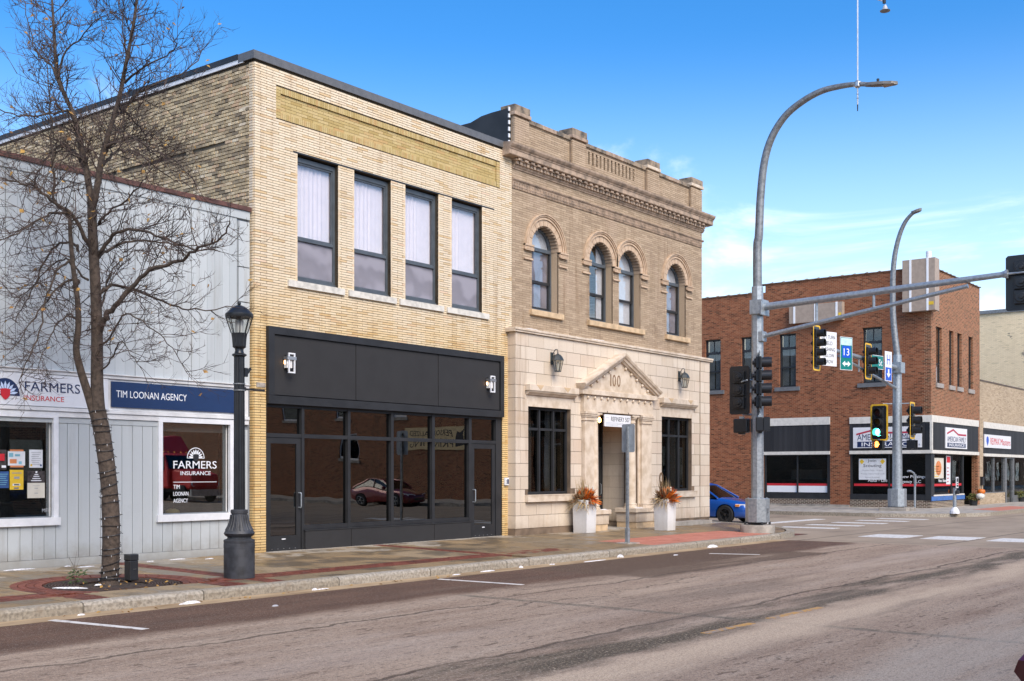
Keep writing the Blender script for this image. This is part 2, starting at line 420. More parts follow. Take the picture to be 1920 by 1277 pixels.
m_creambrick = Mbrick('cream_painted_brick', (0.805,0.66,0.426), (0.854,0.702,0.465), (0.878,0.732,0.493), (0.634,0.516,0.336), patch=((0.207,0.18,0.146), .5, .60, .63), dark=.8)
m_galv = M('galvanised_steel', (.36,.39,.41), .42, .55, var=.22, scale=14, c2=(.27,.30,.32))
m_galv2 = M('weathered_galvanised_steel', (.24,.25,.255), .5, .5, var=.2, scale=10)
m_signal = M('black_signal_housing', (.013,.014,.016), .38, var=.1)
m_yellow = M('yellow_reflective_border', (.78,.45,.02), .5)
m_concrete = M('concrete', (.36,.325,.275), .85, var=.25, scale=3, bmp=.3, bscale=45)
m_bark = M('tree_bark', (0.0744,0.0546,0.0409), .95, var=.6, scale=16, bmp=.9, bscale=38, c2=(0.0403,0.0298,0.0224))
m_twig = M('twig_bark', (.075,.050,.040), .9, var=.4, scale=3)
m_leaf = M('dead_leaf', (.34,.20,.045), .8, var=.5, scale=8, c2=(.16,.075,.025))
m_navy = M('navy_print', (.010,.025,.09), .5, var=.03)
m_redprint = M('red_print', (.55,.02,.03), .5, var=.03)
m_whiteprint = M('white_print', (.80,.82,.84), .5, var=.02)
m_blackprint = M('black_print', (.02,.02,.022), .6, var=.02)
m_signwhite = M('white_sign_face', (.72,.73,.75), .4, var=.03)
m_green = M('green_sign_face', (.0,.17,.15), .4, var=.03)
m_bluesign = M('blue_sign_face', (.005,.075,.50), .4, var=.03)
m_tyre = M('tyre_rubber', (.012,.012,.013), .8)
m_rim = M('dark_alloy', (.035,.037,.04), .3, .6)
m_silver = M('silver_alloy', (.5,.5,.5), .3, .8)
m_cglass = Mglass('car_glass', (.10,.12,.12), .09)
m_lampglass = Mglass('frosted_lamp_glass', (.85,.86,.84), .08, .12)
m_lens = M('dark_lens', (.05,.012,.01), .25)

# pavement pieces
def slabmat():
    m, t, p = new_mat('pavement_slab'); vec = wpos(t); sp_ = N(t, 'ShaderNodeSeparateXYZ'); Lk(t, vec, sp_.inputs[0])
    col = ramp(t, island(t), [(0,(.19,.145,.085)),(.3,(.28,.19,.095)),(.6,(.335,.23,.118)),(.85,(.25,.19,.115)),(1,(.37,.27,.155))])
    n5 = noise(t, 1.1, 7, vec, .62)
    col = mixc(t, rng(t, n5, .42, .58, .55, 0), col, (.085,.070,.048))                       # wet patches
    dry = math_(t, 'ADD', math_(t, 'MULTIPLY', math_(t, 'SUBTRACT', sp_.outputs[1], 17.0), .13), noise(t, .9, 7, vec, .6))
    col = mixc(t, rng(t, dry, .575, .61, 0, .9), col, (.40,.345,.265))                       # already dry
    g = noise(t, 28, 4, vec); col = mixc(t, rng(t, g, .35, .7, 0, .35), col, (.06,.048,.034))
    Lk(t, col, p.inputs['Base Color']); Lk(t, rng(t, n5, .42, .58, .32, .75), p.inputs['Roughness']); p.inputs['Specular IOR Level'].default_value = .45
    bump(t, p, g, .25, .005); return m
m_slab = slabmat()
m_paver = Mpiece('red_clay_paver', [(0,(0.123,0.034,0.0221)),(.4,(0.172,0.0493,0.0306)),(.8,(0.213,0.0663,0.0425)),(1,(0.115,0.0425,0.0298))], .6, grain=40, gamt=.3, stain=(0.082,0.034,0.0255), stain_scale=.9, stain_rng=(.55,.72))
m_salmon = Mpiece('salmon_paver', [(0,(.44,.165,.11)),(.5,(.48,.185,.125)),(1,(.52,.21,.145))], .7, grain=40, gamt=.2)
m_kerb = Mpiece('kerb_concrete', [(0,(.33,.29,.225)),(.5,(.38,.34,.275)),(1,(.42,.38,.315))], .9, grain=22, gamt=.55, bmp=.8, stain=(.25,.205,.15), stain_scale=5, stain_rng=(.5,.75))
m_joint = M('dirty_joint', (.05,.042,.032), .95)
m_soil = M('tree_pit_soil', (.05,.035,.026), 1, var=.5, scale=20, bmp=.8)
m_grate = M('rusty_iron_grate', (.055,.033,.025), .8, var=.4, scale=12)

def asphalt():
    m, t, p = new_mat('old_asphalt')
    pos = wpos(t); s = N(t, 'ShaderNodeSeparateXYZ'); Lk(t, pos, s.inputs[0])
    X, Y = s.outputs[0], s.outputs[1]
    def stretched(sx, sy, scale, detail=5, rough=.6):
        c = N(t, 'ShaderNodeCombineXYZ'); Lk(t, math_(t, 'MULTIPLY', X, sx), c.inputs[0]); Lk(t, math_(t, 'MULTIPLY', Y, sy), c.inputs[1])
        return noise(t, scale, detail, c.outputs[0], rough)
    warp = math_(t, 'MULTIPLY', math_(t, 'SUBTRACT', stretched(.5, 1, .9, 6, .65), .5), 1.1)
    Yw = math_(t, 'ADD', Y, warp)
    col = ramp(t, rng(t, stretched(.14, 1, 1.9, 7, .66), .28, .72, smooth=False), [(0,(0.263,0.182,0.129)),(.35,(0.352,0.26,0.19)),(.6,(0.404,0.307,0.227)),(1,(0.462,0.374,0.29))])
    # parking lane: newer, darker, reddish
    park = rng(t, Yw, 11.0, 11.5)
    parkc = ramp(t, stretched(.3, 1, 2.2), [(.3,(0.0805,0.0416,0.0277)),(.7,(0.149,0.0832,0.0555))])
    col = mixc(t, park, col, parkc)
    # brown patch beside the corner
    pm = math_(t, 'MULTIPLY', rng(t, math_(t, 'ADD', X, math_(t, 'MULTIPLY', warp, 1.2)), 17.2, 17.5), math_(t, 'MULTIPLY', rng(t, Yw, 10.2, 10.5), rng(t, X, 25.0, 25.3, 1, 0)))
    col = mixc(t, math_(t, 'MULTIPLY', pm, .85), col, (0.102,0.0645,0.0424))
    # tar and grit along the centre joint, salt beside it
    grit = stretched(1, 1, 30, 3)
    ctr = math_(t, 'MULTIPLY', rng(t, Yw, 6.05, 6.35), rng(t, Yw, 6.95, 7.25, 1, 0))
    ctrc = ramp(t, grit, [(.40,(0.0619,0.052,0.0343)),(.58,(0.124,0.104,0.0718)),(.66,(0.521,0.426,0.31))])
    col = mixc(t, math_(t, 'MULTIPLY', ctr, rng(t, stretched(.25, 1.2, 1.4), .36, .56)), col, ctrc)
    # sealed joint across the road, and cracks
    xj = math_(t, 'ABSOLUTE', math_(t, 'SUBTRACT', math_(t, 'ADD', X, math_(t, 'MULTIPLY', warp, .18)), 13.15))
    sm = math_(t, 'MULTIPLY', rng(t, xj, .05, .13, 1, 0), rng(t, Y, 10.9, 11.3, 1, 0))
    col = mixc(t, math_(t, 'MULTIPLY', sm, rng(t, stretched(2, 2, 3), .3, .6, .2, .85)), col, (0.124,0.12,0.0938))
    def crack(cx, y0, y1, amp, wid, k):
        d = math_(t, 'ABSOLUTE', math_(t, 'SUBTRACT', math_(t, 'ADD', Y, math_(t, 'MULTIPLY', math_(t, 'SUBTRACT', stretched(.35, 0, k, 7, .6), .5), amp)), cx))
        return math_(t, 'MULTIPLY', rng(t, d, wid*.4, wid, 1, 0), math_(t, 'MULTIPLY', rng(t, X, y0, y0+.4), rng(t, X, y1-.4, y1, 1, 0)))
    for a in ((10.45, 13.2, 30, 1.0, .045, 1.0), (10.15, 3, 13, 1.2, .05, 1.3), (9.6, 12.2, 18.5, 2.4, .035, 1.7), (7.2, 4, 29, .9, .05, 1.1)):
        col = mixc(t, math_(t, 'MULTIPLY', crack(*a), .8), col, (0.0434,0.0333,0.0245))
    fl = math_(t, 'MAXIMUM', rng(t, stretched(.8, 2.9, 3.6, 4, .6), .60, .635), rng(t, stretched(1.5, 4.6, 5.5, 3, .55), .615, .645))
    col = mixc(t, math_(t, 'MULTIPLY', fl, .7), col, (0.0681,0.0437,0.0302))
    md = stretched(.9, 1.3, 14, 6, .7)
    col = mixc(t, rng(t, md, .35, .65, .34, 0), col, (0.0743,0.0468,0.0326))
    salt = math_(t, 'MULTIPLY', rng(t, Yw, 5.0, 5.7), rng(t, Yw, 5.9, 6.4, 1, 0))
    col = mixc(t, math_(t, 'MULTIPLY', salt, rng(t, stretched(.2, 1, 1.1), .28, .52, .15, .88)), col, (0.545,0.426,0.306))
    salt2 = rng(t, stretched(.09, .9, 1.7, 7, .65), .50, .70, 0, .62)
    col = mixc(t, math_(t, 'MULTIPLY', salt2, math_(t, 'SUBTRACT', 1.0, park)), col, (0.47,0.364,0.265))
    wh = math_(t, 'ABSOLUTE', math_(t, 'SUBTRACT', Yw, 3.4)); wheel = math_(t, 'MULTIPLY', rng(t, wh, .3, 1.0, 1, 0), rng(t, stretched(.08, .6, 1.5, 6, .6), .42, .6, 0, .55))
    col = mixc(t, wheel, col, (0.42,0.374,0.313))
    wh2 = math_(t, 'ABSOLUTE', math_(t, 'SUBTRACT', Yw, 8.6)); wheel2 = math_(t, 'MULTIPLY', rng(t, wh2, .2, .9, 1, 0), rng(t, stretched(.08, .6, 1.2, 6, .6), .42, .6, 0, .45))
    col = mixc(t, wheel2, col, (0.452,0.374,0.308))
    dk = rng(t, stretched(.10, .9, 1.0, 6, .65), .33, .47, .5, 0)
    col = mixc(t, dk, col, (0.137,0.104,0.0807))
    gr = stretched(.8, 1.25, 26, 4, .75)
    col = mixc(t, rng(t, gr, .50, .68, 0, .5), col, (0.075,0.0624,0.051))
    gr2 = stretched(.8, 1.25, 31, 3, .7)
    col = mixc(t, rng(t, gr2, .56, .70, 0, .45), col, (0.5,0.478,0.428))
    sp = noise(t, 75, 3, pos)
    col = mixc(t, rng(t, sp, .45, .68, 0, .55), col, (0.0619,0.0437,0.0326))
    sp2 = noise(t, 95, 2, pos)
    col = mixc(t, rng(t, sp2, .58, .72, 0, .50), col, (0.558,0.437,0.326))
    # gutter pan
    gp = rng(t, math_(t, 'ADD', Y, math_(t, 'MULTIPLY', warp, .05)), 13.16, 13.19)
    gc = ramp(t, stretched(.5, 1.5, 1.8), [(.35,(0.248,0.172,0.0977)),(.62,(0.421,0.312,0.192))])
    col = mixc(t, gp, col, gc)
    Lk(t, col, p.inputs['Base Color'])
    p.inputs['Roughness'].default_value = .88; p.inputs['Specular IOR Level'].default_value = .15
    bump(t, p, sp, .35, .006)
    return m
def roadconc():
    m, t, p = new_mat('worn_concrete_road')
    pos = wpos(t); s = N(t, 'ShaderNodeSeparateXYZ'); Lk(t, pos, s.inputs[0])
    c = N(t, 'ShaderNodeCombineXYZ'); Lk(t, math_(t, 'MULTIPLY', s.outputs[0], .5), c.inputs[0]); Lk(t, s.outputs[1], c.inputs[1])
    col = ramp(t, noise(t, .7, 7, c.outputs[0], .65), [(.3,(0.224,0.175,0.129)),(.5,(0.302,0.24,0.176)),(.7,(0.358,0.29,0.215))])
    fx = math_(t, 'ABSOLUTE', math_(t, 'SUBTRACT', math_(t, 'FRACT', math_(t, 'DIVIDE', s.outputs[0], 4.6)), .5))
    fy = math_(t, 'ABSOLUTE', math_(t, 'SUBTRACT', math_(t, 'FRACT', math_(t, 'DIVIDE', s.outputs[1], 3.7)), .5))
    j = math_(t, 'MAXIMUM', rng(t, fx, .006, .010, 1, 0), rng(t, fy, .008, .013, 1, 0))
    col = mixc(t, math_(t, 'MULTIPLY', j, .75), col, (0.0784,0.06,0.043))
    g = noise(t, 80, 3, pos); col = mixc(t, rng(t, g, .4, .75, 0, .2), col, (0.0896,0.07,0.0516))
    Lk(t, col, p.inputs['Base Color']); p.inputs['Roughness'].default_value = .85; p.inputs['Specular IOR Level'].default_value = .2
    bump(t, p, g, .25, .005)
    return m
m_asphalt = asphalt(); m_rconc = roadconc()
def mpaint(name, c, lo, hi):
    m, t, p = new_mat(name); pos = wpos(t)
    n = noise(t, 9, 6, pos, .7)
    col = mixc(t, rng(t, n, lo, hi), c, (.24,.21,.19))
    Lk(t, col, p.inputs['Base Color']); p.inputs['Roughness'].default_value = .7
    return m
m_wline = mpaint('worn_white_road_paint', (.62,.60,.56), .5, .68)
m_yline = mpaint('worn_yellow_road_paint', (.46,.25,.06), .44, .60)

# ------------------------------------------------------------------ ground, roads, markings
S = 'structure'
tag(MB().box(-250,300,-250,300,-.6,-.30).build('ground', m_concrete), 'bare ground under the town block', 'ground', kind=S)
def sheet(name, poly, z, mat, label, cat):
    b = MB(); n = len(poly)
    b.add([(x, y, z) for x, y in poly] + [(x, y, z-.05) for x, y in poly], [tuple(range(n)), tuple(range(n, 2*n))[::-1]] + [(i, i+n, (i+1) % n + n, (i+1) % n) for i in range(n)])
    return tag(b.build(name, mat), label, cat, kind=S)
sheet('road', [(-80,-1.6),(29.3,-1.6),(29.3,13.60),(-80,13.60)], ROADZ, m_asphalt, 'worn pinkish grey asphalt street with dark parking lane', 'road')
sheet('road', [(29.3,-90),(47.6,-90),(47.6,120),(29.3,120)], ROADZ-.002, m_rconc, 'pale worn concrete road running across the junction', 'road')
sheet('road', [(47.6,-1.6),(220,-1.6),(220,15),(47.6,15)], ROADZ-.002, m_rconc, 'pale concrete street beyond the junction', 'road')
def mark(poly, mat, label, group):
    sheet('road_marking', poly, ROADZ+.004, mat, label, 'road marking')['group'] = group
def gR(px, py):
    d = ray(px, py); t = (ROADZ-HC)/d[2]; return (t*d[0], t*d[1])
def strip(a, b, wd):
    a = Vector(a); b = Vector(b); n = (b-a).normalized(); n = Vector((-n.y, n.x))*wd/2
    return [tuple(a+n), tuple(a-n), tuple(b-n), tuple(b+n)]
for a, b, l in (((97,1163),(273,1180),'white parking bay line nearest the bare tree'), ((823,1086),(980,1096.5),'white parking bay line in front of the charcoal shop front'), ((1330,1038),(1425,1040),'white parking bay line nearest the street corner')):
    mark(strip(gR(*a), gR(*b), .11), m_wline, l, 'parking bay lines along the kerb')
for a, b, l in (((1312,1187),(1402,1168),'worn yellow centre dash, shorter and nearer'), ((1441,1160),(1541,1139),'yellow centre dash, brighter and farther')):
    A, B = gR(*a), gR(*b)
    mark(strip((A[0], 6.30), (B[0], 6.27), .10), m_yline, l, 'yellow centre line dashes')
for k, (y0, y1) in enumerate(((11.05,12.35),(9.3,10.6),(7.55,8.85),(5.8,7.1),(4.0,5.3))):
    mark([(32.1,y0),(33.75,y0),(33.75,y1),(32.1,y1)], m_wline, 'white crossing bar on the main street, ' + ('nearest the corner kerb','second out from the corner kerb','third out from the corner kerb','fourth out from the corner kerb','farthest from the corner kerb')[k], 'crossing bars over the main street')
for k, x in enumerate((36.0,38.2,40.5,42.8,45.0)):
    mark([(x,14.7),(x+.65,14.7),(x+.65,16.6),(x,16.6)], m_wline, 'white crossing bar on the side street, ' + ('nearest the tan corner building','second from the tan corner building','middle one of the row','second from the red brick corner','nearest the red brick corner')[k], 'crossing bars over the side street')
mark([(34.4,17.95),(43.3,17.95),(43.3,18.40),(34.4,18.40)], m_wline, 'white stop line in front of the blue car', 'stop line')

# near pavement, falling 2 % to the kerb: one root tilted about the shop-front line
walk = thing('sidewalk', 'wet concrete pavement with red brick bands along the shop fronts', 'pavement', (0,18,0)); walk['kind'] = S
walk.rotation_euler = (.02, 0, 0)
def arc(cx, cy, r, a0, a1, n): return [(cx+r*math.cos(R_(a0+(a1-a0)*i/n)), cy+r*math.sin(R_(a0+(a1-a0)*i/n))) for i in range(n+1)]
CXY, CR = (29.6, 18.0), 4.36
outer = arc(CXY[0], CXY[1], CR-.2, -90, 0, 12)
bed = [(-30,13.8)] + outer + [(outer[-1][0],40),(-30,40)]
b = MB(); b.prism([(x, y-18) for x, y in bed], -.5, -.035, 'z'); b.build('bed', m_joint, walk)
TREE = (9.95, 15.2)
slabs = []; pav = []; sal = []
def slabrow(x0, x1, ys, step, off=0):
    for y0, y1 in zip(ys[:-1], ys[1:]):
        x = x0
        while x < x1 - .05:
            xe = min(x1, x + step)
            slabs.append([x, xe, y0, y1]); x = xe
bands = [(11.72,12.06),(18.2,18.52)]
YB0, YB1 = 14.36, 14.86
ylist = [14.86, 16.45, 18.08]
segs = [(-12, 11.72), (12.06, 18.2), (18.52, 23.2)]
for x0, x1 in segs:
    n = max(1, round((x1-x0)/1.62)); slabrow(x0, x1, ylist, (x1-x0)/n)
    n = max(1, round((x1-x0)/3.2)); slabrow(x0, x1, [13.79, YB0] if x1 < 20 else [13.79, YB0, YB1], (x1-x0)/n)
slabrow(23.2, 29.6, [15.4, 16.7, 18.08], 1.6)
slabrow(29.6, 33.55, [18.0, 19.6], 1.3)
# entrance vestibule floor is part of the bank
GR, RR = .98, 1.42
holes_r = (TREE, RR)
sl = []
for s in slabs:
    cx, cy = (s[0]+s[1])/2, (s[2]+s[3])/2
    b = MB(); poly = [(s[0]+.011,s[2]+.011),(s[1]-.011,s[2]+.011),(s[1]-.011,s[3]-.011),(s[0]+.011,s[3]-.011)]
    near = abs(cx-TREE[0]) < 2.6 and abs(cy-TREE[1]) < 2.3
    if near:   # clip the slab by the round brick surround
        fine = []
        nx, ny = 28, 28
        k = 0
        for i in range(nx):
            xa = s[0]+.006+(s[1]-s[0]-.012)*i/nx; xb = s[0]+.006+(s[1]-s[0]-.012)*(i+1)/nx; xm = (xa+xb)/2
            dxx = abs(xm-TREE[0])
            ivs = [(s[2]+.006, s[3]-.006)]
            if dxx < RR:
                h = math.sqrt(RR*RR-dxx*dxx); ivs = cuts(s[2]+.006, s[3]-.006, [(min(TREE[1]-h,13.7), TREE[1]+h)] if True else [])
            for a0, a1 in ivs: b.box(xa, xb, a0-18, a1-18, -.05, 0); k += 1
        if not k: continue
    else:
        b.prism([(x, y-18) for x, y in poly], -.05, 0, 'z')
    b.build('slab', m_slab, walk, bevel=0)
# corner slab inside the curve
cp = [(29.6,15.4)] + [p for p in arc(CXY[0], CXY[1], CR-.22, -88, 0, 12)] 
cp = [(29.6, 13.86)] + [p for p in arc(CXY[0], CXY[1], CR-.22, -86, 0, 12)] + [(29.6,18.0)]
MB().prism([(x, y-18) for x, y in cp], -.05, 0, 'z').build('slab', m_slab, walk)
def paverband(x0, x1, y0, y1, lx, ly, lst, mi=0, stagger=True, skip=None):
    ny = max(1, round((y1-y0)/ly)); hy = (y1-y0)/ny
    for j in range(ny):
        x = x0 - (lx/2 if stagger and j % 2 else 0)
        while x < x1-.01:
            a, c = max(x, x0), min(x+lx, x1); x += lx
            if c-a < .03: continue
            cx, cy = (a+c)/2, y0+hy*(j+.5)
            if skip and skip(cx, cy): continue
            lst.append((cx, cy-18, -.025+random.uniform(-.002,.003), c-a-.008, hy-.008, .05, 0, mi))
inring = lambda x, y: math.hypot(x-TREE[0], y-TREE[1]) < RR+.03 and y > 13.7 or (abs(x-TREE[0]) < RR and y < TREE[1])
paverband(-6, 11.72, YB0, YB1, .2, .1, pav, 0, skip=inring)
paverband(11.72, 20.6, YB0, YB1, .2, .1, pav)
for x0, x1 in bands:
    paverband(x0, x1, YB1, 18.06, .17, .1, pav)
    if x0 < 15: paverband(x0, x1, 13.79, YB0, .17, .1, pav)
for k, r in enumerate((GR+.06, GR+.17, GR+.28, GR+.39)):
    n = int(2*math.pi*r/.21)
    for i in range(n):
        a = 2*math.pi*(i+.5*(k % 2))/n
        x, y = TREE[0]+r*math.cos(a), TREE[1]+r*math.sin(a)
        if y < TREE[1]-.70: continue
        pav.append((x, y-18, -.024, .10, .195, .05, a, 0))
for sx in (-1, 1):
    xa, xb = sorted((TREE[0]+sx*GR*1.0, TREE[0]+sx*RR)); paverband(xa, xb, 13.8, 14.4, .2, .1, pav)
pieces(pav, 'paver', [m_paver], walk, 300, 'pavers', key=lambda p: (p[0]-2)**2+(p[1]+18)**2)
paverband(23.2, 29.5, 13.82, 15.38, .40, .26, sal)
pieces(sal, 'salmon_paver', [m_salmon], walk, 300)
MB().box(TREE[0]-.95,TREE[0]+.95,13.80-18,TREE[1]-.74-18,-.05,0).build('slab', m_slab, walk)
# kerb: separate cast lengths with a rounded nose
kp = [(13.58,-.30),(13.58,-.045),(13.60,-.012),(13.635,0.0),(13.785,0.0),(13.785,-.30)]
xs = [-12,-6.5,-1.2,3.0,5.6,8.45,10.35,13.0,15.2,17.4,18.1,21.0,24.9,27.2,29.6]
for a, c in zip(xs[:-1], xs[1:]):
    MB().prism([(y-18, z) for y, z in kp], a+.012, c-.012, 'x').build('kerb_segment', m_kerb, walk)
for i in range(5):
    A = arc(CXY[0], CXY[1], CR+.06, -90+18*i+.15, -90+18*(i+1)-.15, 5); I = arc(CXY[0], CXY[1], CR-.17, -90+18*i+.15, -90+18*(i+1)-.15, 5)
    MB().prism([(x, y-18) for x, y in A+I[::-1]], -.3, 0, 'z').build('kerb_segment', m_kerb, walk)
# tree pit with an iron grate
b = MB()
g0 = [(x, y-18) for x, y in arc(TREE[0], TREE[1], GR, -48, 228, 36)]
b.prism(g0, -.06, -.03, 'z'); b.build('tree_pit', m_soil, walk)
b = MB()
for k in range(11):
    r = .50+.043*k
    am = -math.asin(.72/r) if r > .72 else -math.pi/2
    ts_ = [am+(math.pi-2*am)*i/60 for i in range(61)]
    a = [(TREE[0]+r*math.cos(t), TREE[1]+r*math.sin(t)) for t in ts_]
    a2 = [(TREE[0]+(r+.024)*math.cos(t), TREE[1]+(r+.024)*math.sin(t)) for t in ts_]
    b.ringprism([(x, y-18) for x, y in a2], [(x, y-18) for x, y in a], -.02, -.004, 'z')
for k in range(18):
    t = R_(-35+250*k/17); c, s_ = math.cos(t), math.sin(t)
    b.obox((TREE[0]+.73*c, TREE[1]+.73*s_-18, -.012), (.25*c,.25*s_,0), (-.012*s_,.012*c,0), (0,0,.006))
b.build('iron_grate', m_grate, walk)
# far corner pavement and the camera's side
far = [(47.0,22)] + arc(51.0, 18.0, 4.0, 180, 270, 10) + [(200,14.0),(200,60),(47.0,60)]
fw = tag(MB().prism(far, -.5, -.085, 'z').build('sidewalk', m_concrete), 'concrete pavement round the red brick corner building', 'pavement', kind=S)
fk = [(46.85,60)] + arc(51.0, 18.0, 4.15, 180, 270, 10) + [(200,13.85)]
fi = [(47.0,60)] + arc(51.0, 18.0, 4.0, 180, 270, 10) + [(200,14.0)]
b = MB(); b.ringprism(fk, fi, -.5, -.083, 'z'); tag(b.build('kerb', m_kerb), 'pale concrete kerb round the far corner', 'kerb', kind=S)
tag(MB().box(-80,29,-6.5,-1.6,-.5,-.08).build('sidewalk', m_concrete), 'concrete pavement on the near side of the street', 'pavement', kind=S)
tag(MB().prism([(48.2,-60),(200,-60),(200,-1.6),(50.5,-1.6),(48.8,-2.4),(48.2,-4)], -.5, -.085, 'z').build('sidewalk', m_concrete), 'concrete pavement round the opposite brick corner', 'pavement', kind=S)
tag(MB().prism([(53.2,14.1),(60,14.1),(60.8,15.6),(54.5,15.6)], -.10, -.079, 'z').build('pavement', m_salmon), 'salmon paved ramp on the far corner pavement', 'pavement', kind=S)
# ================================================================== the blue-grey office on the left
YS = 18.12
fo = thing('office_building', 'pale blue grey board sided shop with white trim beside the bare tree', 'building')
RW = (12.86, 14.40, .84, 2.53); LW = (6.3, 10.69, .86, 2.52)
b = MB(); wall_panels(b, -6, 14.93, -.3, 6.74, [RW, LW], YS+.03, YS+.2); b.build('wall', M('shadow_board', (.20,.22,.24), .8), fo)
MB().box(-6,14.9,YS+.2,34,6.3,6.6).build('roof', m_membrane, fo)
# lower grooved boards, one by one
x = 5.0
while x < 14.85:
    xe = min(x + .213, 14.86)
    for z0, z1 in cuts(.14, 2.44, [(h[2]-.13, h[3]+.12) for h in (RW, LW) if h[0]-.08 < (x+xe)/2 < h[1]+.08]):
        MB().box(x+.005, xe-.005, YS, YS+.035, z0, z1).build('board', m_siding, fo)
    x += .213
# upper sheets with shallow grooves
xs_ = [5.0+1.22*i for i in range(9)] + [14.62]
xs_ = [5.0, 6.2, 7.42, 8.64, 9.86, 11.08, 12.30, 13.52, 14.60]
for a, c in zip(xs_[:-1], xs_[1:]):
    b = MB(); n = 6; wd = (c-a-.012)/n
    for i in range(n):
        b.box(a+.006+wd*i+.002, a+.006+wd*(i+1)-.002, YS, YS+.03, 3.34, 6.60)
    b.box(a+.006, c-.006, YS+.012, YS+.031, 3.34, 6.60)
    b.build('siding_sheet', m_siding, fo)
for z0, z1 in ((3.34,4.95),(4.97,5.64),(5.66,6.55)):
    MB().box(14.63,14.90,YS-.012,YS+.03,z0,z1).build('corner_board', m_siding, fo)
MB().box(-6,14.9,YS-.02,YS+.03,6.60,6.76).build('frieze_board', m_siding, fo)
MB().box(-6,14.92,YS-.05,YS+.3,6.765,6.85).build('roof_edge', M('rusty_brown_flashing', (.13,.055,.04), .6, var=.3), fo)
MB().box(-6,14.86,YS-.02,YS+.03,-.3,.135).build('skirting', m_siding, fo)
b = MB(); b.box(-6,14.86,YS-.05,YS+.03,3.26,3.32); b.box(-6,14.86,YS-.08,YS+.03,3.32,3.335); b.build('sign_band_cap', m_trimwhite, fo)
MB().box(-6,14.86,YS-.015,YS+.03,2.705,3.26).build('sign_band', m_trimwhite, fo)
b = MB(); b.box(-6,14.86,YS-.06,YS+.03,2.64,2.70); b.box(-6,14.86,YS-.035,YS+.03,2.545,2.635); b.build('lower_moulding', m_trimwhite, fo)
MB().box(5.0,12.80,YS-.01,YS+.03,2.445,2.54).build('frieze_board', m_siding, fo)
def office_window(h, name='window'):
    x0, x1, z0, z1 = h
    b = MB()
    b.box(x0-.09,x0,YS-.042,YS+.12,z0-.02,z1); b.box(x1,x1+.09,YS-.042,YS+.12,z0-.02,z1)
    b.box(x0-.09,x1+.09,YS-.042,YS+.12,z1,z1+.09); 
    fr = b.build('window', m_white, fo)
    MB().box(x0-.12,x1+.12,YS-.06,YS+.12,z0-.15,z0-.021).build('sill', m_white, fr)
    b = MB(); b.box(x0,x0+.02,YS+.06,YS+.1,z0-.02,z1); b.box(x1-.02,x1,YS+.06,YS+.1,z0-.02,z1); b.box(x0+.02,x1-.02,YS+.06,YS+.1,z0-.02,z0+.0); b.build('sash', m_trimwhite, fr)
    MB().box(x0+.02,x1-.02,YS+.075,YS+.083,z0,z1).build('pane', Mglass('office_glass', (.66,.67,.65), .17, 0, .04, 1.2), fr)
    b = MB(); b.box(x0+.02,x1-.03,YS+.15,YS+.19,z1-.16,z1-.01)
    for k in range(3): b.box(x1-.12+.0*k,x1-.10,YS+.15,YS+.16,z0+.2,z1-.16)
    b.build('blind', m_blind, fr)
    return fr
wl = office_window(LW); wr = office_window(RW)
b = MB(); b.box(5,14.8,YS+.2,23,-.02,.02); b.box(5,14.8,23,23.1,0,3); b.box(5,14.8,YS+.2,23,2.9,3.0); b.box(12.1,12.2,YS+.2,23,0,3); b.box(14.7,14.8,YS+.2,23,0,3)
b.build('interior', M('dim_office_interior', (.20,.18,.16), .8, var=.4, scale=1), fo)
# window lettering on the right-hand pane
GY = YS+.072
def tpx(s, name, mat, parent, x0, y0, x1, y1, Y, depth=.004):
    X0, Z1 = onY(x0, y0, Y); X1, Z0 = onY(x1, y1, Y); return text(s, name, mat, parent, X0, Z0, X1-X0, Z1-Z0, Y=Y, depth=depth)
def tfix(s, name, mat, parent, x0, x1, yc, hgt, Y, depth=.004):
    X0, Z = onY(x0, yc, Y); X1, _ = onY(x1, yc, Y); return text(s, name, mat, parent, X0, Z-hgt/2, X1-X0, hgt, Y=Y, depth=depth)
cx0, zc = onY(325, 871, GY); cx1 = onY(406, 871, GY)[0]
text('FARMERS', 'lettering', m_whiteprint, wr, cx0, zc-.075, cx1-cx0, .145, Y=GY)
text('INSURANCE', 'lettering', m_whiteprint, wr, cx0+.16, zc-.20, cx1-cx0-.30, .075, Y=GY)
for k, s_ in enumerate(('TIM','LOONAN','AGENCY')):
    text(s_, 'lettering', m_whiteprint, wr, cx0, zc-.455-.13*k, (.14,.335,.325)[k], .075, Y=GY)
MB().box(cx0, cx1, GY-.003, GY, zc-.335, zc-.325).build('lettering_rule', m_whiteprint, wr)
